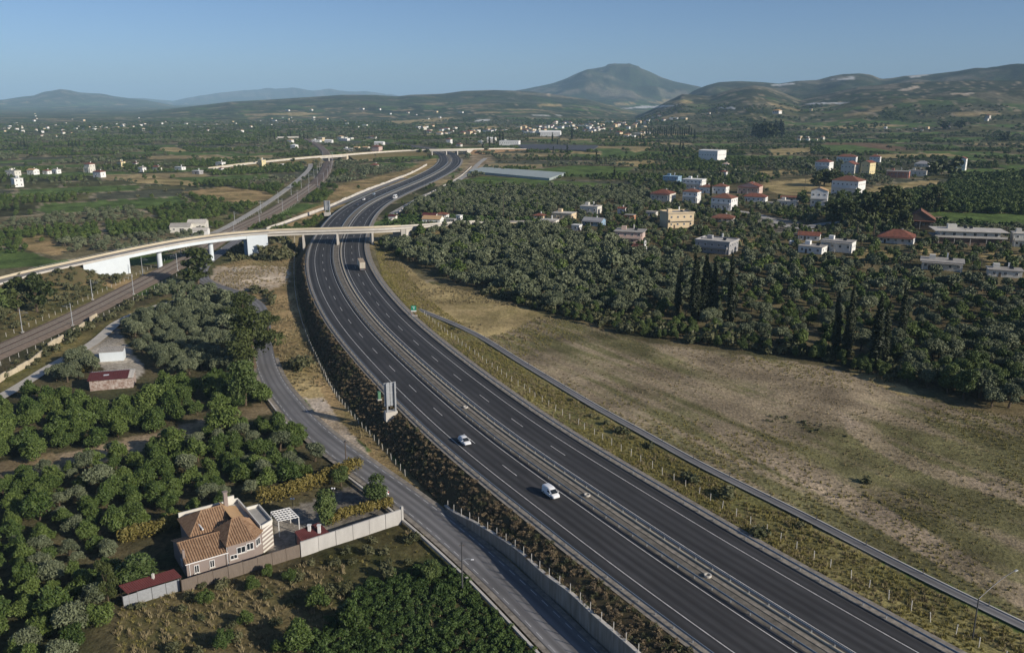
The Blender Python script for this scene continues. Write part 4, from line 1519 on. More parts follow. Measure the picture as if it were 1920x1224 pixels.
# ------------------------------------------------------------------ signs, cabinet, lamps and poles
def big_sign_back(px, py, label, w=4.6, h=7.4, zoff=-1.0, wide=1.0):
    p = onz(px, py, zoff)
    ang = heading_at(MW, p) + R(-90)
    e = tag(empty('road_sign', (p[0], p[1], zoff), ang), label, 'road sign', 'large road signs seen from behind')
    MB().box((0, 0, .2), (w * .96, 1.8, 2.4)).build('footing', M['concrete_light'], e)
    for x in (-w * .3, w * .36):
        MB().box((x, -.34, 1.4 + h / 2), (.34, .5, h)).build('post', M['steel'], e)
    n = 4
    for k in range(n):
        MB().box((-w / 2 + (k + .5) * w / n, (.10 if k % 2 else .03), 2.6 + h * .43), (w / n - .10, .09, h * .83)).build('panel', M['steel'], e)
    for z in (3.2, 2.4 + h * .5, 1.8 + h * .84):
        MB().box((0, -.03, z), (w, .12, .14)).build('bracket', M['steel'], e)
    return e
big_sign_back(733, 780, 'large grey sign seen from behind on a concrete footing above the embankment', 3.2, 7.4, -1.2)
big_sign_back(614, 402, 'grey sign seen from behind left of the motorway beyond the overpass', 4.4, 8.0, -.6)
p = onz(711, 748, 0)
e = tag(empty('cabinet', (p[0], p[1], 0), heading_at(MW, p)), 'green roadside cabinet just left of the large grey sign', 'cabinet')
MB().box((0, 0, 1.0), (.9, .7, 1.9)).build('case', M['greencab'], e)
MB().box((0, 0, 1.98), (1.0, .8, .08)).build('cap', M['greencab'], e)
MB().box((0, 0, -.05), (1.3, 1.1, .3)).build('plinth', M['concrete_light'], e)

p = onz(776, 592, 0)
e = tag(empty('road_sign', (p[0], p[1], -.2), R(3)), 'green sign with white plate below on two posts beside the right carriageway', 'road sign')
for x in (-.72, .72):
    MB().box((x, 0, 1.5), (.12, .1, 3.4)).build('post', mat('reddish_post', (.42, .25, .18), .6, .1, 1.0) if x < 0 else bpy.data.materials['reddish_post'], e)
MB().box((0, -.09, 3.1), (1.86, .06, 1.7)).build('sign_panel', M['signgreen'], e)
MB().box((0, -.09, 1.98), (1.86, .06, .44)).build('plate', M['white'], e)
M['signpale'] = mat('pale_sign_print', (.45, .62, .58), .5, .05, 1.0)
MB().box((.0, -.125, 3.5), (1.1, .012, .26)).build('print_bar', M['signpale'], e)
MB().box((.05, -.125, 2.95), (.55, .012, .42)).build('print_block', M['signpale'], e)
MB().box((0, 0, .1), (2.6, .9, .5)).build('footing', M['concrete_light'], e)

def lamp_post(px, py, label, h=9.0, lamp=True, arm=1.6, name='lamp_post', cat='lamp post'):
    p = onleft(px, py)
    e = tag(empty(name, tuple(p), R(0)), label, cat)
    MB().tube((0, 0, -.3), (0, 0, h), .15, .09, 8).build('pole', M['wood'] if not lamp else M['darksteel'], e)
    if lamp:
        MB().tube((0, 0, h * .62), (arm * .5, 0, h * .66), .04, .04, 5).tube((arm * .5, 0, h * .66), (arm, 0, h * .655), .04, .04, 5).build('arm', M['steel'], e)
        MB().box((arm + .15, 0, h * .645), (.55, .24, .12), 0, 0, .7).build('lamp_head', M['lamp'], e)
    MB().box((0, 0, h - .1), (.34, .34, .34)).build('cap', M['darksteel'], e)
    MB().box((.0, 0, h * .93), (.9, .08, .08)).build('crossarm', M['wood'], e)
    return e
lamp_post(867, 1106, 'dark lamp post with a small arm standing by the lower road', 9.0)
lamp_post(649, 868, 'thin dark pole beside the lower road north of the garden', 5.5, False, name='utility_pole', cat='pole')
# the lamp at the right edge, its bent neck over the drain path
p = onz(1824, 1192, -1)
e = tag(empty('lamp_post', (p[0], p[1], -1.0), R(30)), 'thin grey lamp post with a bent neck beside the drain path', 'lamp post')
b_ = MB().tube((0, 0, -.3), (0, 0, 6.2), .12, .09, 8)
b_.build('pole', M['darksteel'], e)
prev = Vector((0, 0, 6.2))
nb = MB()
for k in range(1, 6):
    t = k / 5
    q = Vector((8.5 * t, 0, 6.2 + 2.0 * math.sin(t * 1.5)))
    nb.tube(prev, q, .07, .06, 6)
    prev = q
nb.build('neck', M['darksteel'], e)
MB().box((prev.x + .3, 0, prev.z - .02), (.8, .3, .14), 0, 0, .7).build('lamp_head', M['steel'], e)
# posts along the drain path, manhole rings in the median
dp = MB().box((0, 0, .45), (.10, .10, 1.0)).mesh('post', M['darksteel'])
for i, q in enumerate(np.arange(4, s_of(CHAN)[-1], 11.0)):
    c = at_s(offset(CHAN, -.75), q)
    px, py, d = project(c[0], c[1], c[2])
    if px < 1925:
        put('post', dp, ch, (c[0], c[1], c[2] + .12))
for px, py in ((1101, 929), (1327, 1080), (873, 764)):
    c = onz(px, py, .1)
    rb = MB()
    n = 16
    V, F = [], []
    for k in range(n):
        a = 2 * math.pi * k / n
        for r_, z_ in ((.62, 0), (.62, .35), (.42, .35), (.42, 0)):
            V.append((r_ * math.cos(a), r_ * math.sin(a), z_))
    for k in range(n):
        for q in range(4):
            F.append((k * 4 + q, ((k + 1) % n) * 4 + q, ((k + 1) % n) * 4 + (q + 1) % 4, k * 4 + (q + 1) % 4))
    o = rb.add(V, F).build('manhole_ring', M['concrete_light'])
    o.location = tuple(c)
    tag(o, 'pale round manhole ring in the median ' + ('near the small white van' if px == 1101 else 'nearest to the camera' if px == 1327 else 'beyond the white hatchback'), 'manhole')
# poles in the village and along the right
for px, py, hpx, lab in ((1666, 370, 38, 'tall thin pole on the yellow plot left of the white villa'), (1508, 372, 34, 'twin dark pole on the dry plot behind the white houses'), (1382, 322, 22, 'pole with a crossbar below the white warehouse'),
                         (1497, 465, 36, 'pole beside the village road near the parked caravan'), (1838, 512, 30, 'wooden pole between the two flat roofed huts'), (1884, 460, 34, 'pole by the right corner of the concrete building'),
                         (944, 408, 48, 'tall slim pole behind the white cube house'), (1007, 402, 34, 'thin pole in the olive trees behind the cream house'), (852, 399, 30, 'thin pole behind the red roofed sheds')):
    if px == 1508:
        px, py = 1508, 366
    p = gp(px, py)
    hh = hpx / ppm(p)
    e = tag(empty('utility_pole', tuple(p)), lab, 'pole')
    MB().tube((0, 0, -.5), (0, 0, hh), .18, .12, 6).build('pole', M['wood'], e)
    MB().box((0, 0, hh - .5), (1.8, .14, .14)).build('crossarm', M['wood'], e)
# ------------------------------------------------------------------ buildings
BUILT = []       # (x, y, radius) kept clear of trees

def hip_roof(b, x0, x1, y0, y1, z, h, o=.45, mi=0, th=.14):
    x0, x1, y0, y1 = x0 - o, x1 + o, y0 - o, y1 + o
    w, d = x1 - x0, y1 - y0
    if w >= d:
        r0, r1 = (x0 + d / 2, (y0 + y1) / 2), (x1 - d / 2, (y0 + y1) / 2)
    else:
        r0, r1 = ((x0 + x1) / 2, y0 + w / 2), ((x0 + x1) / 2, y1 - w / 2)
    V = [(x0, y0, z), (x1, y0, z), (x1, y1, z), (x0, y1, z), (x0, y0, z + th), (x1, y0, z + th), (x1, y1, z + th), (x0, y1, z + th), (*r0, z + th + h), (*r1, z + th + h)]
    F = [(3, 2, 1, 0), (0, 1, 5, 4), (1, 2, 6, 5), (2, 3, 7, 6), (3, 0, 4, 7)]
    F += [(4, 5, 9, 8), (5, 6, 9), (6, 7, 8, 9), (7, 4, 8)] if w >= d else [(4, 5, 8), (5, 6, 9, 8), (6, 7, 9), (7, 4, 8, 9)]
    return b.add(V, F, mi)

def gable_roof(b, x0, x1, y0, y1, z, h, o=.45, axis='x', mi=0, th=.16):
    if axis == 'x':
        A = [(x0 - o, y0 - o, z), (x0 - o, (y0 + y1) / 2, z + h), (x0 - o, y1 + o, z)]
        B = [(x1 + o, y0 - o, z), (x1 + o, (y0 + y1) / 2, z + h), (x1 + o, y1 + o, z)]
    else:
        A = [(x0 - o, y0 - o, z), ((x0 + x1) / 2, y0 - o, z + h), (x1 + o, y0 - o, z)]
        B = [(x0 - o, y1 + o, z), ((x0 + x1) / 2, y1 + o, z + h), (x1 + o, y1 + o, z)]
    V = A + B + [(a, c, d + th) for a, c, d in A + B]
    F = [(0, 1, 4, 3), (1, 2, 5, 4), (6, 9, 10, 7), (7, 10, 11, 8), (0, 6, 7, 1), (1, 7, 8, 2), (3, 4, 10, 9), (4, 5, 11, 10), (0, 3, 9, 6), (2, 8, 11, 5)]
    if axis != 'x':
        F = [f[::-1] for f in F]
    return b.add(V, F, mi)

_wm = {}
def window_mesh(w, h, framed=True):
    k = (round(w, 2), round(h, 2))
    if k not in _wm:
        b = MB()
        t = .09
        for c, d in (((0, -.03, h / 2 - t / 2), (w, .1, t)), ((0, -.03, -h / 2 + t / 2), (w, .1, t)), ((-w / 2 + t / 2, -.03, 0), (t, .1, h - 2 * t)), ((w / 2 - t / 2, -.03, 0), (t, .1, h - 2 * t)),
                     ((0, -.02, 0), (t * .8, .08, h - 2 * t))):
            b.box(c, d)
        f = b.mesh('window', M['frame'])
        p = MB().box((0, .0, 0), (w - t, .06, h - t)).mesh('pane', M['glass'])
        s = MB().box((0, -.12, -h / 2 - .05), (w + .3, .24, .08)).mesh('sill', M['concrete_light'])
        _wm[k] = (f, p, s)
    return _wm[k]

def add_window(e, x, y, z, rz, w=1.2, h=1.3, name='window', sill=False):
    f, p, s = window_mesh(w, h)
    o = put(name, f, e, (x, y, z), rz)
    put('pane', p, o)
    if sill:
        put('sill', s, o)
    return o

def walls(x0, x1, y0, y1, z0, z1, gable=None, gh=0):
    b = MB()
    b.box(((x0 + x1) / 2, (y0 + y1) / 2, (z0 + z1) / 2), (x1 - x0, y1 - y0, z1 - z0))
    if gable == 'x':
        b.add([(x0, y0, z1), (x0, y1, z1), (x0, (y0 + y1) / 2, z1 + gh)], [(0, 2, 1)])
        b.add([(x1, y0, z1), (x1, y1, z1), (x1, (y0 + y1) / 2, z1 + gh)], [(0, 1, 2)])
    elif gable == 'y':
        b.add([(x0, y0, z1), (x1, y0, z1), ((x0 + x1) / 2, y0, z1 + gh)], [(0, 1, 2)])
        b.add([(x0, y1, z1), (x1, y1, z1), ((x0 + x1) / 2, y1, z1 + gh)], [(0, 2, 1)])
    return b

def house(px, py, wpx, hpx, label, roof='flat', wall='white', rm='roof_grey', rz=-37, dr=.75, st=None, ax='x', chim=True, balcony=False, rh=None, win=True, cat='house', group=None, name='house', parapet=False, porch=False, tank=False, over=.35):
    p = gp(px, py)
    s = ppm(p)
    w = wpx / s / (math.cos(R(rz)) + dr * abs(math.sin(R(rz))))
    h = hpx / s / .97
    d = w * dr
    # the picture point is the foot of the facing corner side: move back half a depth
    e = empty(name, (p[0], p[1] + d * .55, p[2]), R(rz))
    e.location.z = float(height(e.location.x, e.location.y)[0])
    tag(e, label, cat, group)
    BUILT.append((e.location.x, e.location.y, (w + d) * .42 + 1.5))
    dd_ = math.hypot(e.location.x, e.location.y)
    for q_ in (.5, 1.0):
        f_ = (w + d) * .42 + 1 + q_ * 6
        BUILT.append((e.location.x * (1 - f_ / dd_), e.location.y * (1 - f_ / dd_), w * .52))
    x0, x1, y0, y1 = -w / 2, w / 2, -d / 2, d / 2
    st = st or max(1, int(round(h / 3.1)))
    if st == 2 and not balcony and roof != 'gable' and wpx > 26:
        balcony = True
    if st == 1 and wpx > 38 and not porch and rng.random() < .5 and cat == 'house':
        porch = True
    rz = rz + rng.normal(0, 5)
    if roof == 'flat' and wpx > 22 and rng.random() < .6 and cat == 'house':
        tank = True
    rh = rh if rh is not None else min(w, d) * .22
    walls(x0, x1, y0, y1, -.8, h, ax if roof == 'gable' else None, rh).build('wall', M[wall], e)
    ro = None
    if roof == 'flat':
        ro = MB().box((0, 0, h + .13), (w + 2 * over, d + 2 * over, .24)).build('roof', M[rm], e)
        if parapet:
            b = MB()
            for c, q in (((0, y0 - over + .1, h + .6), (w + 2 * over, .2, .7)), ((0, y1 + over - .1, h + .6), (w + 2 * over, .2, .7)), ((x0 - over + .1, 0, h + .6), (.2, d + 2 * over - .4, .7)),
                         ((x1 + over - .1, 0, h + .6), (.2, d + 2 * over - .4, .7))):
                b.box(c, q)
            b.build('parapet', M[wall], e)
        if st > 1 or w > 11:
            MB().box((x0 + w * .25, d * .15, h + 1.2), (2.6, 2.6, 1.9)).build('stair_head', M[wall], e)
    elif roof == 'hip':
        ro = hip_roof(MB(), x0, x1, y0, y1, h + .004, rh, over + .15).build('roof', M[rm], e)
    else:
        ro = gable_roof(MB(), x0, x1, y0, y1, h + .02, rh, over, ax).build('roof', M[rm], e)
    if chim:
        MB().box((x0 + w * .62, d * .12, h + rh * .6 + .6), (.6, .6, 1.9)).box((x0 + w * .62, d * .12, h + rh * .6 + 1.6), (.8, .8, .12)).build('chimney', M['white'] if wall != 'pink' else M['offwhite'], ro)
    if tank:
        b = MB().tube((-.9, 0, .9), (.9, 0, .9), .3, .3, 8)
        b.add([(-.9, -.15, .75), (.9, -.15, .75), (.9, -1.6, .1), (-.9, -1.6, .1)], [(0, 3, 2, 1)])
        o = b.build('solar_heater', M['glass'], ro)
        o.location = (x1 - w * .3, d * .1, h + .2)
    if win:
        sh = h / st
        for k in range(st):
            z = k * sh + sh * .55
            nx = max(1, int(w / 3.4))
            for i in range(nx):
                add_window(e, x0 + (i + .5) * w / nx, y0 - .02, z, 0, 1.2, min(1.35, sh * .5))
            ny = max(1, int(d / 3.6))
            for i in range(ny):
                add_window(e, x1 + .02, y0 + (i + .5) * d / ny, z, math.pi / 2, 1.1, min(1.35, sh * .5))
        MB().box((x0 + w * (.5 / max(1, int(w / 3.4)) + .5 / max(1, int(w / 3.4))), y0 - .03, 1.05), (1.0, .1, 2.1)).build('door', M['wood'], e)
    if balcony:
        for k in range(1, st):
            z = k * h / st
            bo = MB().box((0, y0 - .75, z), (w * .92, 1.5, .18)).build('balcony', M['concrete_light'], e)
            MB().box((0, y0 - 1.45, z + .55), (w * .92, .1, .9)).box((-w * .46 + .05, y0 - .75, z + .55), (.1, 1.3, .9)).box((w * .46 - .05, y0 - .75, z + .55), (.1, 1.3, .9)).build('balustrade', M[wall], bo)
            for x in (-w * .44, w * .44):
                MB().box((x, y0 - 1.35, z / 2), (.22, .22, z)).build('column', M[wall], bo)
    if porch:
        po = MB().box((0, y0 - 1.3, h * .93), (w, 2.6, .16)).build('porch', M[rm], e)
        for x in (-w * .46, 0, w * .46):
            MB().box((x, y0 - 2.45, h * .45), (.22, .22, h * .92)).build('column', M['offwhite'], po)
    return e, w, d, h

H = house
H(1340, 301, 54, 17, 'white warehouse with a low gable roof above the village', 'gable', 'white', 'white', -38, 1.0, 1, 'x', False, False, .8, True, 'warehouse')
H(1246, 379, 48, 15, 'house with red hip roof over a shaded porch, left of the white block', 'hip', 'offwhite', 'roof_red', -32, .8, 1, porch=True)
H(1304, 355, 46, 17, 'flat roofed white house behind the red roofs of the village', 'flat', 'white', 'white', -30, .7, 2)
H(1299, 381, 36, 20, 'white two storey house with small red roof beside a dark cypress', 'hip', 'white', 'roof_brown', -30, .8, 2)
H(1327, 363, 30, 11, 'white house with dark red roof left of the village cypress', 'hip', 'white', 'roof_brown', -30, .9, 1)
H(1354, 364, 34, 13, 'white house with dark red hip roof right of the village cypress', 'hip', 'white', 'roof_brown', -30, .9, 1)
H(1362, 394, 52, 21, 'two storey white house with brown roofs and a balcony in the village middle', 'hip', 'white', 'roof_brown', -34, .9, 2, balcony=True)
H(1411, 364, 50, 13, 'pinkish house with broad red roof below the dry yellow plot', 'gable', 'pink', 'roof_red', -28, .8, 1, 'y', True)
H(1419, 379, 50, 9, 'low white house with small red roof in front of the pinkish house', 'hip', 'white', 'roof_red', -26, .6, 1)
H(1272, 428, 60, 26, 'cream apartment block with flat roof and white stair tower', 'flat', 'cream', 'roof_grey', 14, .75, 2, parapet=True)
H(1359, 417, 46, 8, 'low house with brown roof among olive trees behind the grey villa', 'hip', 'offwhite', 'roof_brown', -20, .6, 1)
H(1350, 476, 84, 20, 'dark grey modern villa with flat roofs above the olive trees', 'flat', 'greyplaster', 'concrete_light', -33, .8, 2, parapet=True)
H(1540, 388, 38, 28, 'white house with gable front and stacked balconies left of the pines', 'gable', 'white', 'roof_tan', -22, .9, 2, 'y', False, True)
H(1597, 368, 62, 27, 'large white villa with brown hip roof and outside stairs', 'hip', 'white', 'roof_brown', -42, .75, 2, balcony=True)
H(1549, 322, 36, 17, 'white two storey block with brick red roof on the upper slope', 'hip', 'white', 'roof_red', -38, .9, 2)
H(1598, 328, 36, 18, 'cream block with flat red roof left of the yellow block', 'gable', 'offwhite', 'roof_red', -40, 1.0, 2, 'y', False)
H(1631, 329, 28, 22, 'pale yellow block with bright end wall on the upper slope', 'gable', 'yellow', 'roof_red', -50, 1.2, 2, 'y', False)
H(1592, 305, 40, 10, 'long house with dark red roof behind the cream blocks', 'hip', 'white', 'roof_brown', -30, .6, 1)
H(1644, 309, 24, 14, 'small white house with red roof behind the yellow block', 'hip', 'white', 'roof_red', -30, .9, 2)
H(1806, 320, 22, 21, 'narrow white tower house alone at the edge of the green orchard', 'gable', 'white', 'roof_red', -36, 1.0, 2, 'y', False)
H(1688, 334, 44, 12, 'red rendered low house with arched front by dark trees', 'flat', 'terracotta', 'roof_grey', -30, .5, 1)
H(1725, 331, 36, 10, 'flat grey roofed low house right of the red rendered house', 'flat', 'offwhite', 'roof_grey', -30, .6, 1)
H(1734, 313, 32, 5, 'low house under a grey hip roof by dark trees', 'hip', 'offwhite', 'greyplaster', -30, .8, 1, rh=3.2, chim=True)
H(1530, 476, 56, 12, 'low white house with flat brown roof, front wing in the lower village', 'flat', 'white', 'roof_grey', -36, .8, 1, chim=False)
H(1577, 473, 64, 19, 'higher white flat block joined behind the low brown roofed house', 'flat', 'white', 'roof_grey', -34, .55, 1, chim=False)
H(1522, 451, 46, 8, 'house with red tile roof behind the parked caravan', 'gable', 'white', 'roof_red', -25, .7, 1)
H(1735, 430, 66, 16, 'house with large brown gable roof and dark walls left of the concrete building', 'gable', 'wood', 'roof_brown', -24, .9, 1, 'y', False, False, 5.5)
H(1692, 458, 76, 12, 'white house with orange red hip roof in front of the concrete building', 'hip', 'white', 'roof_red', -30, .75, 1, rh=3.4)
H(1778, 508, 84, 15, 'low white hut with broad grey flat roof at lower right of the village', 'flat', 'offwhite', 'roof_grey', -26, .7, 1, over=.8)
H(1892, 521, 64, 13, 'low white hut with grey flat roof at the right picture edge', 'flat', 'offwhite', 'roof_grey', -22, .6, 1, over=.6)
H(1928, 464, 50, 24, 'pale house cut off by the right picture edge', 'flat', 'offwhite', 'concrete_light', -20, .7, 2)
H(1184, 458, 60, 22, 'pink house with overhanging flat roof behind the small chapel', 'flat', 'pink', 'roof_grey', -16, .75, 2, tank=True, over=.9)
H(1059, 413, 46, 12, 'cream flat roofed house between olive trees right of the bridge ramp', 'flat', 'cream', 'concrete_light', -24, .7, 1, chim=False)
H(1109, 401, 42, 13, 'white flat roofed house farthest back in the olive trees', 'flat', 'offwhite', 'concrete_light', -26, .7, 1)
H(1115, 424, 44, 9, 'blue grey house with low dark roof beside garden trees', 'gable', 'bluewall', 'greyplaster', -26, .6, 1)
H(1082, 433, 20, 10, 'small white cabin half hidden by trees left of the pink house', 'flat', 'white', 'white', -30, .8, 1, chim=False)
H(1031, 425, 36, 11, 'porch house with thin flat roof on white columns', 'flat', 'offwhite', 'concrete_light', -20, .7, 1, porch=True)
H(1012, 411, 24, 6, 'tiny house with orange roof behind the porch house', 'hip', 'cream', 'roof_red', -20, .8, 1)
H(1182, 412, 22, 8, 'small orange hut with flat roof in the trees', 'flat', 'orange', 'roof_grey', -26, .7, 1, chim=False)
H(1167, 401, 18, 9, 'little white house with red roof above the orange hut', 'gable', 'white', 'roof_red', -26, .8, 1)
H(1223, 406, 24, 8, 'grey roofed hut left of the cream apartment block', 'flat', 'offwhite', 'roof_grey', -26, .7, 1, chim=False)
H(811, 420, 40, 8, 'long white shed with beige roof beside the bridge ramp', 'gable', 'white', 'roof_tan', -14, .7, 1, chim=False)
H(806, 411, 30, 6, 'shed with dark red roof behind the long white shed', 'gable', 'offwhite', 'roof_maroon', -14, .7, 1, chim=False)
H(828, 410, 26, 7, 'white walled hut with red roof right of the dark red shed', 'hip', 'white', 'roof_red', -14, .7, 1, chim=False)
H(861, 415, 12, 10, 'white cube house beside the ramp road', 'flat', 'white', 'white', -30, 1.0, 1, chim=False)
H(845, 418, 20, 6, 'low grey hut left of the white cube house', 'flat', 'greyplaster', 'roof_grey', -20, .8, 1, chim=False)
H(736, 411, 16, 5, 'tiny shed with red roof right beside the motorway', 'gable', 'offwhite', 'roof_maroon', -14, .7, 1, chim=False, win=False)
H(970, 424, 26, 5, 'grey roofed shed at the end of the ramp road', 'gable', 'greyplaster', 'roof_grey', -10, .6, 1, chim=False)
H(1262, 346, 36, 14, 'blue scaffolded shell of a house behind the trees', 'flat', 'bluewall', 'bluewall', -30, .7, 2)
H(1358, 331, 16, 8, 'small white house in trees below the warehouse', 'hip', 'white', 'roof_red', -30, .9, 1)
H(1362, 313, 14, 5, 'small house with pinkish roof right below the warehouse', 'hip', 'white', 'pink', -30, .9, 1)
H(1447, 388, 22, 7, 'small grey shed beside the village road', 'flat', 'greyplaster', 'roof_grey', -24, .8, 1, chim=False)
H(1480, 387, 40, 9, 'whitish flat roofed shed among dark trees', 'flat', 'offwhite', 'concrete_light', -30, .6, 1, chim=False)
H(1482, 378, 34, 6, 'long low shed with brown roof on the dry plot edge', 'gable', 'offwhite', 'roof_brown', -20, .5, 1, chim=False, win=False)
# lawn side of the plain, left
H(21, 330, 27, 9, 'cream house with flat roof, leftmost of the row on the plain', 'flat', 'offwhite', 'concrete_light', -20, .6, 1)
H(59, 328, 20, 8, 'white house with arched gable, second in the row on the plain', 'gable', 'white', 'roof_tan', -20, .8, 1)
H(86, 327, 15, 6, 'house with red roof, third in the row on the plain', 'hip', 'white', 'roof_red', -20, .8, 1)
H(104, 326, 15, 7, 'small white house at the right end of the row', 'flat', 'white', 'white', -25, .8, 1)
H(29, 351, 23, 15, 'white two storey house in front of the row on the plain', 'flat', 'white', 'white', -42, .9, 2)
H(166, 324, 18, 15, 'two storey cream house with terracotta roof on the plain', 'hip', 'offwhite', 'roof_red', -24, .9, 2, balcony=True)
H(184, 333, 23, 10, 'white block with thin red roof in front of the cream house', 'hip', 'white', 'roof_red', -24, .6, 1)
H(226, 314, 15, 10, 'small cream house with red lower roof right of the cream two storey one', 'flat', 'yellow', 'roof_red', -30, .8, 2)
H(253, 312, 11, 6, 'tiny dark red roofed hut on the plain', 'hip', 'offwhite', 'roof_maroon', -24, .8, 1)
H(265, 323, 14, 8, 'small white house near a tall pole on the plain', 'hip', 'white', 'roof_grey', -24, .8, 1)
H(293, 320, 16, 6, 'hut with rusty red roof on the plain', 'gable', 'offwhite', 'roof_red', -24, .8, 1)
H(336, 319, 20, 5, 'low white flat house in the middle of the plain', 'flat', 'white', 'white', -24, .6, 1)
H(369, 327, 20, 6, 'dark sided shed with white end on the plain', 'flat', 'greyplaster', 'white', -24, .6, 1)
H(412, 311, 18, 6, 'white house beside the road to the far overpass', 'flat', 'white', 'concrete_light', -24, .7, 1)
H(414, 322, 9, 6, 'tiny white chapel like house with red roof on the plain', 'hip', 'white', 'roof_red', -24, .9, 1)
H(490, 313, 15, 12, 'cream two storey house next to the road up to the far overpass', 'flat', 'yellow', 'concrete_light', -36, .8, 2)
H(527, 311, 12, 3, 'low white shed right of the cream two storey house', 'flat', 'white', 'white', -24, .6, 1, chim=False, win=False)
H(702, 314, 18, 4, 'house with red roof between railway and motorway', 'hip', 'offwhite', 'roof_red', -18, .8, 1)
H(706, 285, 20, 9, 'pink and red house above the far overpass road', 'hip', 'pink', 'roof_red', -24, .8, 2)
H(652, 283, 18, 4, 'long white shed left of the pink house', 'flat', 'white', 'white', -20, .5, 1, chim=False)
H(669, 282, 12, 5, 'cream roofed shed next to the pink house', 'gable', 'cream', 'roof_tan', -20, .7, 1, chim=False)
H(686, 281, 14, 4, 'tan shed close to the pink house', 'gable', 'offwhite', 'roof_tan', -20, .7, 1, chim=False)
H(551, 279, 14, 6, 'white house left of the far railway line', 'hip', 'white', 'white', -24, .8, 1, chim=False)
H(544, 268, 12, 5, 'little white house behind the white house by the railway', 'hip', 'white', 'roof_tan', -24, .8, 1, chim=False)
H(593, 267, 18, 4, 'long white shed by the railway bend', 'flat', 'white', 'white', -14, .5, 1, chim=False)
H(616, 268, 16, 4, 'white shed right of the railway bend', 'gable', 'white', 'white', -14, .5, 1, chim=False)
H(711, 272, 20, 4, 'white sheds beside the dark far motorway strip', 'gable', 'white', 'white', -14, .5, 1, chim=False)
H(842, 271, 12, 9, 'house with bright red roof above the far overpass', 'hip', 'white', 'roof_red', -24, .9, 1)
H(861, 275, 12, 4, 'low orange roofed house above the far overpass', 'hip', 'offwhite', 'roof_red', -24, .9, 1)
H(901, 271, 10, 6, 'white house by cypresses right of the far overpass', 'flat', 'white', 'white', -24, .9, 1)
H(956, 273, 40, 8, 'long white factory hall with flat roof behind cypresses', 'flat', 'white', 'white', -12, .5, 1, cat='warehouse', chim=False)
H(922, 268, 18, 7, 'pale shed left of the long white factory hall', 'gable', 'offwhite', 'white', -12, .8, 1, cat='warehouse', chim=False)
H(1033, 256, 40, 7, 'white hall with rounded roof inside the far town', 'gable', 'white', 'white', -12, .4, 1, cat='warehouse', chim=False)
H(922, 283, 12, 4, 'tiny white hut beside the far overpass ramp', 'flat', 'white', 'white', -12, .6, 1, chim=False, win=False)

# farm barns left of the railway
def barn(px, py, L, D, hh, rz, label, wallm, roofm, rh, skew=0):
    p = gp(px, py)
    e = tag(empty('barn', (p[0], p[1], float(height(p[0], p[1])[0])), R(rz)), label, 'barn')
    BUILT.append((p[0], p[1], L * .6))
    walls(-L / 2, L / 2, -D / 2, D / 2, -.6, hh, 'x', rh).build('wall', M[wallm], e)
    ro = gable_roof(MB(), -L / 2, L / 2, -D / 2, D / 2, hh + .02, rh, .3, 'x').build('roof', M[roofm], e)
    for k in range(int(L / 1.2)):
        MB().box((-L / 2 + .6 + k * 1.2, 0, hh + rh + .21), (.1, .9, .08)).build('ridge_cap', M[roofm], ro)
    for k in range(max(1, int(L / 5))):
        add_window(e, -L / 2 + 2.5 + k * 5, -D / 2 - .03, hh * .6, 0, 1.3, 1.0)
    MB().box((L * .1, -D / 2 - .05, 1.2), (2.6, .1, 2.4)).build('door', M['dark'], e)
    return e
barn(341, 434, 12, 9, 3.4, 8, 'grey roofed barn left of the beige roofed barn by the overpass', 'offwhite', 'roof_grey', 1.8)
barn(372, 430, 11, 9, 4.4, 8, 'beige roofed barn beside the grey roofed barn by the overpass', 'offwhite', 'concrete_light', 1.8)
barn(377, 440, 9, 7, 2.8, 4, 'small white barn in front of the two barns by the overpass', 'white', 'concrete_light', 1.4)

# village concrete building with long balcony
p = gp(1822, 460)
s = ppm(p)
W_, D_ = 128 / s * .93, 128 / s * .40
e = tag(empty('house', (p[0], p[1] + 6, p[2]), R(-14)), 'large unfinished concrete building with long balcony and solar heaters at right', 'house')
BUILT.append((p[0], p[1] + 6, W_ * .5))
MB().box((0, 0, 1.8), (W_ * .92, D_ * .9, 4.6)).build('wall', mat('dark_brick_infill', (.16, .115, .09), .95, .2, 1.0), e)  # lower storey in an even dark brown base colour
MB().box((0, 0, 5.9), (W_ * .86, D_ * .8, 3.1)).build('upper_wall', M['offwhite'], e)
bo = MB().box((0, 0, 4.22), (W_ * 1.04, D_ * 1.12, .22)).build('balcony', M['concrete'], e)
MB().box((0, -D_ * .55, 4.8), (W_ * 1.04, .15, .95)).box((W_ * .515, 0, 4.8), (.15, D_ * 1.08, .95)).build('balustrade', M['concrete_light'], bo)
ro = MB().box((0, 0, 7.62), (W_ * 1.06, D_ * 1.15, .3)).build('roof', M['concrete_light'], e)
MB().box((-W_ * .22, D_ * .2, 8.9), (4.6, 3.2, 2.3)).build('stair_head', M['offwhite'], ro)
for x in (-.02, .06):
    b = MB().tube((-.9, 0, 1.3), (.9, 0, 1.3), .3, .3, 8)
    b.add([(-.9, -.15, 1.1), (.9, -.15, 1.1), (.9, -1.8, .2), (-.9, -1.8, .2)], [(0, 3, 2, 1)])
    o = b.build('solar_heater', M['glass'], ro)
    o.location = (W_ * x, D_ * .25, 7.8)
for x in (-.46, -.23, 0, .23, .46):
    MB().box((W_ * x, -D_ * .52, 2.0), (.35, .35, 4.3)).build('column', M['concrete'], e)
MB().box((-W_ * .06, -D_ * .3, 8.3), (.6, .6, 1.1)).build('chimney', M['concrete_light'], ro)
for i in range(6):
    add_window(e, -W_ * .38 + i * W_ * .15, -D_ * .4 - .03, 5.7, 0, 1.5, 2.0)
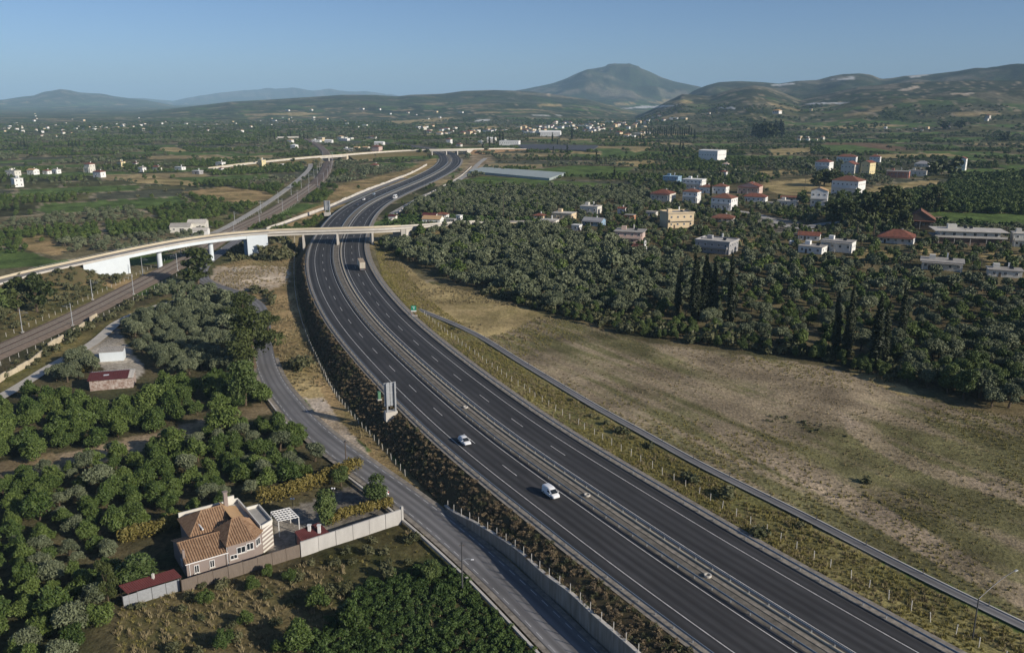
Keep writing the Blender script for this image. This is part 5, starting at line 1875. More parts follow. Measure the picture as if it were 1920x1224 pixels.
for i in range(2):
    add_window(e, W_ * .43 + .02, -D_ * .2 + i * D_ * .4, 5.9, math.pi / 2, 1.3, 1.4)

# chapel with belfry
p = gp(1200, 479)
s = ppm(p)
L_ = 30 / s * .8
e = tag(empty('chapel', (p[0], p[1] + 3, p[2]), R(-38)), 'small white chapel with red roof and belfry below the pink house', 'chapel')
BUILT.append((p[0], p[1] + 3, L_ * .7))
walls(-L_ / 2, L_ / 2, -L_ * .32, L_ * .32, -.6, 4.0, 'x', 1.3).build('wall', M['white'], e)
gable_roof(MB(), -L_ / 2, L_ / 2 - .3, -L_ * .32, L_ * .32, 4.02, 1.3, .25, 'x').build('roof', M['roof_red'], e)
bf = MB()
for y in (-.7, .7):
    bf.box((L_ / 2 - .15, y, 6.0), (.5, .35, 1.9))
bf.box((L_ / 2 - .15, 0, 7.05), (.5, 1.75, .3)).box((L_ / 2 - .15, 0, 5.2), (.5, 1.75, .5))
bf.build('belfry', M['white'], e)
MB().box((L_ / 2 - .15, 0, 7.7), (.1, .1, 1.0)).box((L_ / 2 - .15, 0, 7.85), (.1, .5, .1)).build('cross', M['white'], e)
MB().tube((L_ / 2 - .15, 0, 6.2), (L_ / 2 - .15, 0, 6.7), .3, .12, 8).build('bell', M['rust'], e)
MB().box((L_ / 2 + .03, 0, 1.2), (.08, 1.1, 2.4)).build('door', M['wood'], e)
for x in (-1.6, 1.2):
    add_window(e, x, -L_ * .32 - .03, 2.3, 0, .6, 1.2)
# parked caravan
p = gp(1490, 460)
e = tag(empty('caravan', tuple(p), R(-20)), 'white caravan parked among bushes left of the low white house', 'caravan')
loft([(-2.9, ring(2.1, .5, 2.2, 1.9, .3)), (-2.7, ring(2.2, .45, 2.6, 2.0, .3)), (2.3, ring(2.2, .45, 2.6, 2.0, .3)), (2.8, ring(2.1, .5, 2.0, 1.9, .3))]).build('body', M['carwhite'], e)
for s_ in (-1, 1):
    MB().box((-.4, s_ * 1.1, 1.7), (2.8, .06, .6)).build('window', M['glass'], e)
    wheel(e, -.2, s_ * .95, .33)

# ---- far towns and scattered farmhouses: a few pixels each
TW = {}
def town_mesh(kind, wallm, roofm):
    key = (kind, wallm, roofm)
    if key not in TW:
        w, d, h = {'low': (11, 8, 3.6), 'two': (10, 9, 6.6), 'long': (22, 9, 4.5)}[kind]
        b = walls(-w / 2, w / 2, -d / 2, d / 2, -1, h)
        r_ = MB()
        if roofm == 'white' or kind == 'long':
            r_.box((0, 0, h + .15), (w + .6, d + .6, .3))
        else:
            hip_roof(r_, -w / 2, w / 2, -d / 2, d / 2, h + .01, 2.0, .5)
        wi = MB()
        for k in range(1 if h < 5 else 2):
            for x in np.arange(-w / 2 + 1.8, w / 2 - 1, 3.0):
                wi.box((x, -d / 2 - .03, 1.8 + 3 * k), (1.2, .08, 1.3))
            for y in (-d * .22, d * .22):
                wi.box((w / 2 + .03, y, 1.8 + 3 * k), (.08, 1.1, 1.3))
        TW[key] = (b.mesh('wall', M[wallm]), r_.mesh('roof', M[roofm]), wi.mesh('window_row', M['glass']))
    return TW[key]
def far_house(px, py, kind, wallm, roofm, label, group, sc=1.0):
    p = gp(px, py)
    a, b, c = town_mesh(kind, wallm, roofm)
    o = put('far_house', a, None, tuple(p), R(-40 + rng.uniform(-20, 20)), sc)
    tag(o, label, 'house', group)
    put('roof', b, o)
    if p[1] < 1900:
        put('window_row', c, o)['kind'] = 'stuff'
    BUILT.append((p[0], p[1], 9))
r2 = np.random.default_rng(12)
def band(n, pts, thick, label, group, mind=4.5, scs=(.8, 1.25), kinds=('low', 'two', 'low', 'long')):
    pts = np.array(pts, float)
    L = np.r_[0, np.cumsum(np.hypot(*np.diff(pts, axis=0).T))]
    done = []
    t = 0
    while len(done) < n and t < 4000:
        t += 1
        q = r2.uniform(0, L[-1])
        x = np.interp(q, L, pts[:, 0]) + r2.normal(0, 3)
        y = np.interp(q, L, pts[:, 1]) + r2.normal(0, thick)
        if any(abs(x - a) < mind and abs(y - b) < 2.2 for a, b in done):
            continue
        done.append((x, y))
        rm_ = r2.choice(['white', 'white', 'roof_red', 'roof_red', 'roof_tan'])
        wm_ = r2.choice(['white', 'white', 'offwhite', 'offwhite', 'cream'])
        col_ = {'white': 'flat white roof', 'roof_red': 'red tile roof', 'roof_tan': 'tan roof'}[rm_]
        wc_ = {'white': 'white', 'offwhite': 'off white', 'cream': 'cream'}[wm_]
        far_house(x, y, r2.choice(kinds), wm_, rm_, '%s house with %s %s' % (wc_, col_, label), group, r2.uniform(*scs))
band(34, [(785, 246), (840, 248), (900, 249), (960, 243), (1000, 246)], 4.0, 'in the left part of the far town', 'houses of the far town')
band(40, [(990, 248), (1030, 240), (1060, 236), (1110, 240), (1130, 240)], 4.5, 'in the middle of the far town', 'houses of the far town')
band(34, [(1100, 242), (1150, 236), (1190, 234), (1212, 230), (1240, 226), (1275, 223)], 4.0, 'at the right end of the far town', 'houses of the far town')
band(8, [(1160, 257), (1180, 256), (1195, 257), (1210, 251)], 1.5, 'right of the far town near a dark wood', 'houses right of the far town', 8)
band(34, [(0, 246), (60, 244), (130, 248), (180, 238), (250, 240), (330, 244)], 5.0, 'far out on the left plain', 'farmhouses far out on the left plain', 6, (.5, .9))
band(22, [(20, 232), (60, 226), (130, 231), (200, 233), (260, 228), (330, 228)], 5.0, 'very far out near the left hills', 'farmhouses near the left hills', 6, (.5, .9))
band(30, [(330, 240), (400, 232), (470, 236), (540, 226), (610, 222), (680, 240)], 6.0, 'scattered below the middle hills', 'farmhouses below the middle hills', 6, (.5, .9))
band(22, [(520, 202), (600, 206), (640, 200), (720, 206), (800, 212), (880, 214)], 6.0, 'up on the middle hills', 'farmhouses on the middle hills', 6, (.5, .9))
band(9, [(1655, 243), (1680, 245), (1750, 244), (1830, 226), (1850, 224), (1860, 232)], 1.5, 'among dark trees on the right slope', 'houses on the right slope', 9, (.45, .7), ('low', 'two'))
band(8, [(1495, 263), (1515, 262), (1545, 263)], 1.5, 'by a yellow tree on the upper right plain', 'houses on the upper right plain', 7, (.45, .7), ('low', 'two'))
band(10, [(1310, 212), (1440, 206), (1455, 208), (1700, 190), (1840, 190), (1900, 196)], 2.0, 'lonely on the far right slopes', 'lonely houses on the right slopes', 9, (.45, .7), ('low', 'two'))
band(7, [(560, 268), (600, 262), (690, 262), (760, 258)], 2.0, 'behind the far railway bend', 'houses behind the railway bend', 7, (.7, 1.0))

# crop sheets, plastic covers
NETS = []
def cover_sheet(pts, z, m, label, cat='crop cover', name='crop_cover'):
    NETS.append(pts)
    P = [gp(a, b) for a, b in pts]
    c = np.mean(P, axis=0)
    b = MB()
    n = len(P)
    top = [(q[0] - c[0], q[1] - c[1], z) for q in P]
    bot = [(q[0] - c[0], q[1] - c[1], -.3) for q in P]
    b.add(top + bot, [tuple(range(n))] + [(i, n + i, n + (i + 1) % n, (i + 1) % n) for i in range(n)])
    o = b.build(name, m)
    o.location = tuple(c)
    return tag(o, label, cat, None)
cover_sheet([(879, 325), (1030, 339), (1062, 328), (905, 317)][::1], 2.4, M['net'], 'grey blue net stretched over a field right of the motorway bend')
cover_sheet([(960, 273.5), (985, 281), (1110, 284), (1122, 275), (1000, 272)], 1.6, M['darknet'], 'dark grey net over a plot below the far town')

# ------------------------------------------------------------------ the house in front
z0 = float(onleft(430, 1060)[2]) - .1
P0, P1 = onz(352, 1084, z0), onz(500, 1040, z0)
U = (P1 - P0)[:2]
LEN = float(np.hypot(*U))
HA = math.atan2(U[1], U[0])
fh = tag(empty('house', (P0[0], P0[1], z0), HA), 'taupe villa with orange tiled hip roofs behind a brown reed fence', 'house')
k = LEN / 13.2       # the plan below is drawn for a 13.2 m front
M['tiles'] = mat('clay_tile', (.29, .165, .092), .85, .35, 1.6, detail=8, c2=(.38, .255, .16))
M['tiles_side'] = M['tiles']
def fpoly(pts):
    return [(a * k, b * k) for a, b in pts]
def tiled_plane(pts, name, parent, pitch=.44, r=.15):
    """roof plane: pts[0] -> pts[1] is the eave; rows of round clay tiles run up the slope"""
    P = [Vector((a * k, b * k, c)) for a, b, c in pts]
    ex = (P[1] - P[0]).normalized()
    nrm = (P[1] - P[0]).cross(P[2] - P[0]).normalized()
    if nrm.z < 0:
        nrm = -nrm
    ey = nrm.cross(ex)
    if ey.z < 0:
        ey = -ey
    Q = [((p - P[0]).dot(ex), (p - P[0]).dot(ey)) for p in P]
    b = MB()
    b.add([p for p in P], [tuple(range(len(P))) if nrm.dot((P[1] - P[0]).cross(P[2] - P[1])) > 0 else tuple(range(len(P)))[::-1]])
    xs = [q[0] for q in Q]
    x = min(xs) + pitch / 2
    while x < max(xs):
        ys = []
        for i in range(len(Q)):
            (xa, ya), (xb, yb) = Q[i], Q[(i + 1) % len(Q)]
            if (xa <= x) != (xb <= x):
                ys.append(ya + (yb - ya) * (x - xa) / (xb - xa))
        if len(ys) >= 2 and max(ys) - min(ys) > .15:
            lo, hi = min(ys) - .05, max(ys)
            V = []
            for y in (lo, hi):
                for a in (0, 45, 90, 135, 180):
                    V.append(P[0] + ex * (x + r * math.cos(R(a))) + ey * y + nrm * (.01 + r * 1.1 * math.sin(R(a))))
            b.add(V, [(i, i + 1, 6 + i, 5 + i) for i in range(4)] + [(4, 3, 2, 1, 0)])
        x += pitch
    return b.build(name, M['tiles'], parent)
def prism_part(name, poly, a, b_, m, parent):
    return MB().prism(fpoly(poly), a, b_).build(name, m, parent)
# left wing
prism_part('left_wing', [(0, 0), (6.7, 0), (6.7, 8.6), (0, 8.6)], -.6, 3.0, M['taupe'], fh)
MB().add([(0, 0, 3.0), (0, 8.6 * k, 3.0), (0, 4.3 * k, 4.5)], [(0, 2, 1)]).build('gable', M['taupe'], fh)
rf = empty('roof')
rf.parent = fh
tiled_plane([(-.25, -.4, 2.95), (6.75, -.4, 2.95), (6.75, 4.3, 4.75), (-.25, 4.3, 4.75)], 'front_tiles', rf)
tiled_plane([(6.75, 9.0, 2.95), (-.25, 9.0, 2.95), (-.25, 4.3, 4.75), (6.75, 4.3, 4.75)], 'back_tiles', rf)
MB().tube((-.25 * k, 4.3 * k, 4.78), (6.75 * k, 4.3 * k, 4.78), .13, .13, 8).build('ridge_tiles', M['tiles'], rf)
MB().box((3.25 * k, -.45 * k, 2.9), (7.0 * k, .14, .14)).build('gutter', M['frame'], rf)
# main block with the angled bay
main = [(6.72, -.3), (11.0, -.3), (13.0, 1.3), (13.0, 6.4), (6.72, 6.4)]
prism_part('main_block', main, -.6, 4.3, M['taupe'], fh)
rg0, rg1 = (9.0, 4.4, 6.5), (10.3, 4.6, 6.5)
E0, E1, E2, E3, E4 = (6.4, -.75, 4.25), (11.2, -.75, 4.25), (13.2, 1.1, 4.25), (13.2, 6.6, 4.25), (6.4, 6.6, 4.25)
tiled_plane([E0, E1, rg1, rg0], 'front_tiles', rf)
tiled_plane([E1, E2, rg1], 'bay_tiles', rf)
tiled_plane([E2, E3, rg1], 'right_tiles', rf)
tiled_plane([E4, E0, rg0], 'left_tiles', rf)
for a_, c_ in ((E0, rg0), (E1, rg1), (E2, rg1), (rg0, rg1)):
    MB().tube((a_[0] * k, a_[1] * k, a_[2] + .03), (c_[0] * k, c_[1] * k, c_[2] + .05), .13, .13, 8).build('hip_tiles', M['tiles'], rf)
# rear block
prism_part('rear_block', [(2.6, 6.6), (13.0, 6.6), (13.0, 14.2), (2.6, 14.2)], -.6, 4.1, M['taupe'], fh)
q0, q1 = (5.5, 10.4, 6.6), (9.4, 10.4, 6.6)
tiled_plane([(2.3, 6.3, 4.05), (9.6, 6.3, 4.05), q1, q0], 'rear_front_tiles', rf)
tiled_plane([(2.3, 14.4, 4.05), (2.3, 6.3, 4.05), q0], 'rear_left_tiles', rf)
tiled_plane([(9.6, 14.4, 4.05), (2.3, 14.4, 4.05), q0, q1], 'rear_back_tiles', rf)
for a_, c_ in (((2.3, 6.3, 4.05), q0), ((2.3, 14.4, 4.05), q0), (q0, q1)):
    MB().tube((a_[0] * k, a_[1] * k, a_[2] + .03), (c_[0] * k, c_[1] * k, c_[2] + .05), .13, .13, 8).build('hip_tiles', M['tiles'], rf)
# smooth swept tan roof over the rear right
b_ = MB()
nn_ = 9
V = []
for i in range(nn_):
    t = i / (nn_ - 1)
    x_ = (9.3 + 3.5 * t) * k
    zz = 4.35 + 1.75 * (1 - t) ** 2.0
    V += [(x_, 6.0 * k, zz), (x_, 13.2 * k, zz)]
b_.add(V, [(2 * i, 2 * i + 2, 2 * i + 3, 2 * i + 1) for i in range(nn_ - 1)])
b_.build('swept_roof', M['roof_tan'], rf)
MB().box((12.1 * k, 10.2 * k, 4.3), (1.9 * k, 7.4 * k, .2)).build('terrace', M['concrete'], fh)
for c, d in (((13.05, 11.9, 4.5), (.25, 4.4, 1.3)), ((7.8, 14.35, 4.5), (10.6, .25, 1.5)), ((11.6, 14.4, 5.2), (1.6, .3, 1.6))):
    MB().box((c[0] * k, c[1] * k, c[2]), (d[0] * k, d[1] * k, d[2])).build('parapet', M['offwhite'], fh)
MB().box((10.4 * k, 12.6 * k, 6.4), (.7, .7, 3.2)).box((10.4 * k, 12.6 * k, 8.05), (.95, .95, .12)).build('chimney', M['taupe'], fh)
MB().box((-.05 * k, 1.0 * k, 4.0), (.4, .4, 2.0)).build('chimney', M['taupe'], fh)
MB().tube((4.6 * k, 6.4 * k, 4.9), (4.2 * k, 10.5 * k, 5.4), .16, .16, 8).build('flue_pipe', M['white'], fh)
# striped end block with a roof terrace
tb = [(13.02, 1.3), (15.4, 2.5), (15.4, 9.6), (13.02, 9.6)]
prism_part('terrace_block', tb, -.6, 4.7, M['taupe'], fh)
prism_part('terrace_floor', [(13.2, 1.7), (15.2, 2.75), (15.2, 9.4), (13.2, 9.4)], 4.7, 4.78, M['concrete'], fh)
pw = MB()
for (ax_, ay_), (bx_, by_) in zip(tb, tb[1:] + tb[:1]):
    ax_, ay_, bx_, by_ = ax_ * k, ay_ * k, bx_ * k, by_ * k
    L_ = math.hypot(bx_ - ax_, by_ - ay_)
    pw.box(((ax_ + bx_) / 2, (ay_ + by_) / 2, 5.0), (L_ - .26, .22, .62), math.atan2(by_ - ay_, bx_ - ax_))
pw.build('parapet', M['offwhite'], fh)
dx_, dy_ = 2.38 / 2.665, 1.2 / 2.665
for i in range(6):
    zb = -.3 + i * .82
    sp_ = [Vector(((13.02 + dx_ * u_) * k + dy_ * .02, (1.3 + dy_ * u_) * k - dx_ * .02, zb + zz_)) for u_, zz_ in ((.05, 0), (2.6, .5), (2.6, .92), (.05, .42))]
    MB().add(sp_, [(0, 1, 2, 3)]).build('wall_stripe', M['offwhite'], fh)
for x, w_, h_, z_ in ((1.55, .85, 1.5, 1.35), (4.05, .85, 1.4, 1.5), (7.6, 1.3, .85, 1.75), (8.9, 1.6, 1.25, 2.7), (10.4, 1.3, 1.35, 2.9)):
    add_window(fh, x * k, (-.03 if x < 6.7 else -.33) * k, z_, 0, w_, h_, sill=True)
ba = math.atan2(1.6, 2.0)
add_window(fh, 12.0 * k + .02, .5 * k - .03, 2.9, ba, 1.35, 1.35, sill=True)
add_window(fh, -.03, 3.0 * k, 1.6, -math.pi / 2, 1.0, 1.3)
MB().box((.45 * k, -.06, 1.4), (.08, .08, 3.0)).build('downpipe', M['frame'], fh)
MB().box((6.55 * k, -.40 * k, 1.9), (.08, .08, 4.2)).build('downpipe', M['frame'], fh)
hc = P0[:2] + np.array([math.cos(HA), math.sin(HA)]) * 6.5 * k + np.array([-math.sin(HA), math.cos(HA)]) * 7 * k
BUILT.append((hc[0], hc[1], 10.5))

# reed fence in front and white garden wall
def seg_fence(a, b, n, h, label, cat, name, pname, m, th, postm=None, z=None, over=.0):
    A, B = onleft(*a), onleft(*b)
    L = float(np.hypot(*(B - A)[:2]))
    ang = math.atan2(B[1] - A[1], B[0] - A[0])
    e = tag(empty(name, (A[0], A[1], A[2]), ang), label, cat)
    for i in range(n):
        MB().box(((i + .5) * L / n, rng.normal(0, .03), h / 2 - .2 + rng.uniform(-.05, .05)), (L / n - .08, th, h + .4)).build(pname, m, e)
    if postm:
        for i in range(n + 1):
            MB().box((i * L / n, .08, h / 2 - .15), (.1, .1, h + .5)).build('post', postm, e)
    return e
seg_fence((342, 1109), (563, 1041), 8, 2.2, 'brown reed screen fence in front of the taupe villa', 'fence', 'reed_fence', 'reed_panel', M['reed'], .07, M['wood'])
ww = seg_fence((564, 1041), (752, 978), 6, 2.7, 'long white garden wall right of the brown reed fence', 'wall', 'garden_wall', 'wall_panel', mat('worn_whitewash', (.43, .42, .40), .9, .14, .5, detail=8, stretch=(1, 1, .3)), .3)
L_ = float(np.hypot(*(onleft(752, 978) - onleft(564, 1041))[:2]))
MB().box((L_ + .25, 0, 1.6), (.45, .5, 3.4)).build('end_pillar', bpy.data.materials['worn_whitewash'], ww)

def lean_roof(pts, name, label, cat, m, ribs, hpost=2.2, posts=True, wallm=None):
    """small sloping roof on posts; pts: four picture corners and heights"""
    P = [onz(a, b, z0 + c) for a, b, c in pts]
    c = np.mean(P, axis=0)
    e = tag(empty(name, (c[0], c[1], z0)), label, cat)
    q = [Vector((p[0] - c[0], p[1] - c[1], p[2] - z0)) for p in P]
    b = MB()
    n = (q[1] - q[0]).cross(q[3] - q[0]).normalized()
    if n.z < 0:
        n = -n
    b.add(q + [v - n * .08 for v in q], [(0, 1, 2, 3), (7, 6, 5, 4), (0, 4, 5, 1), (1, 5, 6, 2), (2, 6, 7, 3), (3, 7, 4, 0)])
    for i in range(ribs):
        t = (i + .5) / ribs
        b.tube(q[0].lerp(q[1], t) + n * .03, q[3].lerp(q[2], t) + n * .03, .05, .05, 5)
    b.build('roof', m, e)
    if posts:
        for v in q:
            MB().box((v.x * .95, v.y * .95, (v.z - .1) / 2), (.14, .14, v.z - .1)).build('post', M['wood'], e)
    if wallm is not None:
        cx, cy = sum(v.x for v in q) / 4, sum(v.y for v in q) / 4
        MB().prism([(cx + (v.x - cx) * .9, cy + (v.y - cy) * .9) for v in q], -.3, min(v.z for v in q) - .12).build('wall', wallm, e)
    return e, q
lr, q = lean_roof([(238, 1112, 2.3), (341, 1081, 2.3), (326, 1066, 3.2), (222, 1097, 3.2)], 'carport', 'lean to with maroon sheet roof left of the taupe villa', 'shed', M['roof_maroon'], 26)
MB().box((.2, .6, 3.1), (.35, .35, 1.3)).build('chimney', M['offwhite'], lr)
g_, q = lean_roof([(563, 1013, 2.5), (618, 998, 2.5), (598, 979, 3.6), (552, 996, 3.6)], 'garden_hut', 'garden hut with maroon roof and two white chimneys behind the white wall', 'hut', M['roof_maroon'], 18, wallm=M['terracotta'])
for x in (-.3, 1.5):
    MB().box((x, .2, 3.5), (.5, .5, 1.5)).box((x, .2, 4.3), (.7, .7, .12)).build('chimney', M['white'], g_)
# pergola of white slats
P = [onz(a, b, z0 + 3.0) for a, b in ((522, 978), (560, 970), (543, 953), (508, 961))]
c = np.mean(P, axis=0)
e = tag(empty('pergola', (c[0], c[1], z0)), 'white slatted pergola between the taupe villa and garden trees', 'pergola')
q = [Vector((p[0] - c[0], p[1] - c[1], 3.0)) for p in P]
for i in range(7):
    t = i / 6
    a, b2 = q[0].lerp(q[1], t), q[3].lerp(q[2], t)
    MB().rail(np.array([a, (a + b2) / 2, b2]), .22, .12).build('slat', M['white'], e)
for i in range(6):
    t = i / 5
    a, b2 = q[0].lerp(q[3], t), q[1].lerp(q[2], t)
    MB().rail(np.array([a, (a + b2) / 2, b2]) + [0, 0, .13], .22, .10).build('slat', M['white'], e)
for v in q:
    MB().box((v.x, v.y, 1.4), (.16, .16, 3.0)).build('post', M['white'], e)
# metal screen and rubble below the lean-to
seg_fence((232, 1137), (338, 1104), 4, 1.9, 'grey sheet metal screen below the maroon lean to', 'fence', 'metal_screen', 'sheet_panel', M['steel'], .05, M['darksteel'])
# two white globe lamps in the garden
for px, py, lab in ((626, 942, 'white globe lamp on a pole, right one by the garden tree'), (550, 962, 'white globe lamp near the pergola')):
    p = onleft(px, py)
    e = tag(empty('globe_lamp', tuple(p)), lab, 'lamp', 'globe lamps in the garden')
    MB().tube((0, 0, 0), (0, 0, 3.0), .05, .05, 6).build('pole', M['darksteel'], e)
    g = MB()
    for o in ((-.25, 0), (.25, 0)):
        for i in range(6):
            a0, a1 = math.pi * i / 6 - math.pi / 2, math.pi * (i + 1) / 6 - math.pi / 2
            g.tube((o[0], 0, 3.2 + .2 * math.sin(a0)), (o[0], 0, 3.2 + .2 * math.sin(a1)), max(.01, .2 * math.cos(a0)), max(.01, .2 * math.cos(a1)), 10, 0, False)
    g.build('globes', M['lamp'], e)

# sheds by the white lane
p = onleft(212, 672)
e = tag(empty('shed', tuple(p), R(14)), 'white metal shed with grey ribbed roof beside the white lane', 'shed')
BUILT.append((p[0], p[1], 6))
MB().box((0, 0, 1.3), (7.0, 4.2, 3.2)).build('wall', M['bluewhite'], e)
ro = MB()
ro.add([(-3.7, -2.3, 2.8), (3.7, -2.3, 2.8), (3.7, 2.3, 3.3), (-3.7, 2.3, 3.3), (-3.7, -2.3, 2.92), (3.7, -2.3, 2.92), (3.7, 2.3, 3.42), (-3.7, 2.3, 3.42)], [(3, 2, 1, 0), (4, 5, 6, 7), (0, 1, 5, 4), (1, 2, 6, 5), (2, 3, 7, 6), (3, 0, 4, 7)])
for i in range(14):
    ro.tube((-3.5 + i * .53, -2.3, 2.95), (-3.5 + i * .53, 2.3, 3.45), .06, .06, 5)
ro.build('roof', M['roof_grey'], e)
MB().box((-3.53, 0, 1.1), (.08, 2.6, 2.4)).build('door', M['dark'], e)
p = onleft(213, 722)
e = tag(empty('shed', tuple(p), R(16)), 'old shed with maroon and grey sheet roof and peeling white walls', 'shed')
BUILT.append((p[0], p[1], 9))
MB().box((0, 0, 1.2), (11.4, 6.4, 3.4)).build('wall', M['rust'], e)
ro = MB()
def sl(x0, x1, y0, y1, z0_, z1_):
    ro_ = MB().add([(x0, y0, z0_), (x1, y0, z0_), (x1, y1, z1_), (x0, y1, z1_), (x0, y0, z0_ + .1), (x1, y0, z0_ + .1), (x1, y1, z1_ + .1), (x0, y1, z1_ + .1)],
                   [(3, 2, 1, 0), (4, 5, 6, 7), (0, 1, 5, 4), (1, 2, 6, 5), (2, 3, 7, 6), (3, 0, 4, 7)])
    n_ = int((x1 - x0) / .6)
    for i in range(n_):
        xx = x0 + (i + .5) * (x1 - x0) / n_
        ro_.tube((xx, y0, z0_ + .12), (xx, y1, z1_ + .12), .05, .05, 5)
    return ro_
sl(-6.1, 4.6, -3.7, 1.6, 2.95, 3.8).build('roof', M['roof_maroon'], e)
sl(4.62, 6.1, -3.7, 1.6, 2.95, 3.8).build('roof_patch', M['concrete_light'], e)
sl(-6.1, 5.8, 1.62, 3.7, 3.8, 3.3).build('rear_roof', M['steel'], e)
MB().box((-1.4, -1.0, 3.58), (1.4, .9, .08)).build('skylight', M['lamp'], e)
# ------------------------------------------------------------------ plants
LEAF = {
    'olive': leafmat('olive_leaves', (.064, .082, .042), (.178, .198, .112)),
    'orange': leafmat('orange_leaves', (.028, .056, .012), (.115, .155, .036)),
    'broad': leafmat('broad_leaves', (.033, .058, .015), (.120, .158, .045)),
    'pine': leafmat('pine_needles', (.020, .034, .010), (.085, .100, .028)),
    'cypress': leafmat('cypress_needles', (.012, .020, .009), (.040, .050, .022)),
    'hedge': leafmat('golden_hedge_leaves', (.07, .075, .016), (.21, .165, .045)),
    'shrub': leafmat('shrub_leaves', (.045, .055, .022), (.14, .135, .065)),
    'reed': leafmat('reed_leaves', (.07, .09, .04), (.19, .20, .11)),
    'vine': leafmat('vine_leaves', (.021, .046, .010), (.075, .118, .028)),
    'dry': leafmat('dry_grass_blades', (.15, .120, .060), (.36, .30, .17), .9),
    'green': leafmat('green_grass_blades', (.12, .115, .03), (.34, .29, .10), .8),
    'brown': leafmat('brown_bank_scrub', (.12, .09, .055), (.26, .20, .12), .9),
}

def leaves(rg, blobs, n, size, aspect=1.7, up=.0, drop_low=.35, jit=(.58, 1.16), rand=.8):
    """n leaf clusters spread over the skins of overlapping blobs; returns verts (4n,3), tint (n)"""
    blobs = np.array(blobs, float)          # x, y, z, rx, ry, rz
    wgt = (blobs[:, 3] * blobs[:, 5])
    bi = rg.choice(len(blobs), n, p=wgt / wgt.sum())
    d = rg.normal(size=(n, 3))
    d /= np.linalg.norm(d, axis=1)[:, None]
    low = (d[:, 2] < -.2) & (rg.random(n) > drop_low)
    d[low, 2] *= -1
    rad = rg.uniform(*jit, n)[:, None]
    c = blobs[bi, :3] + d * blobs[bi, 3:6] * rad
    nrm = d + rg.normal(size=(n, 3)) * rand + np.array([0, 0, up])
    nrm /= np.linalg.norm(nrm, axis=1)[:, None]
    a = np.cross(nrm, rg.normal(size=(n, 3)))
    a /= np.linalg.norm(a, axis=1)[:, None]
    b = np.cross(nrm, a)
    s = size * rg.uniform(.6, 1.35, n)[:, None]
    a, b = a * s * aspect * .5, b * s * .5
    fold = nrm * s * .12
    V = np.stack([c - a - b * .55, c + b - fold, c + a - b * .15, c - b * .9 - fold], 1).reshape(-1, 3)
    return V, rg.random(n)

def leaf_mesh(name, parts, mats):
    """parts: list of (V, tint, material index) quads, and optional (verts, faces, index) solids"""
    VV, FF, MI, TT = [], [], [], []
    off = 0
    for p in parts:
        if p[0] == 'q':
            _, V, t, mi = p
            n = len(V) // 4
            VV.append(V)
            FF += (np.arange(4 * n).reshape(-1, 4) + off).tolist()
            MI += [mi] * n
            TT += t.tolist()
            off += 4 * n
        else:
            _, mb, mi = p
            VV.append(np.array(mb.v))
            FF += [[i + off for i in f] for f in mb.f]
            MI += [mi] * len(mb.f)
            TT += [.5] * len(mb.f)
            off += len(mb.v)
    me = bpy.data.meshes.new(name)
    me.from_pydata(np.concatenate(VV).tolist(), [], FF)
    for m in mats:
        me.materials.append(m)
    me.polygons.foreach_set('material_index', MI)
    at = me.attributes.new('tint', 'FLOAT', 'FACE')
    at.data.foreach_set('value', np.array(TT, np.float32))
    me.update()
    return me

def trunk_mb(h, r, rg, limbs=4, reach=1.2):
    b = MB()
    bend = rg.normal(0, .12, 2)
    b.tube((0, 0, -.4), (bend[0], bend[1], h * .55), r * 1.25, r * .8, 7)
    top = Vector((bend[0], bend[1], h * .55))
    for k in range(limbs):
        a = 2 * math.pi * (k + rg.random() * .6) / limbs
        b.tube(top - Vector((0, 0, .1)), (bend[0] + math.cos(a) * reach, bend[1] + math.sin(a) * reach, h * rg.uniform(.85, 1.15)), r * .6, r * .22, 5)
    return b

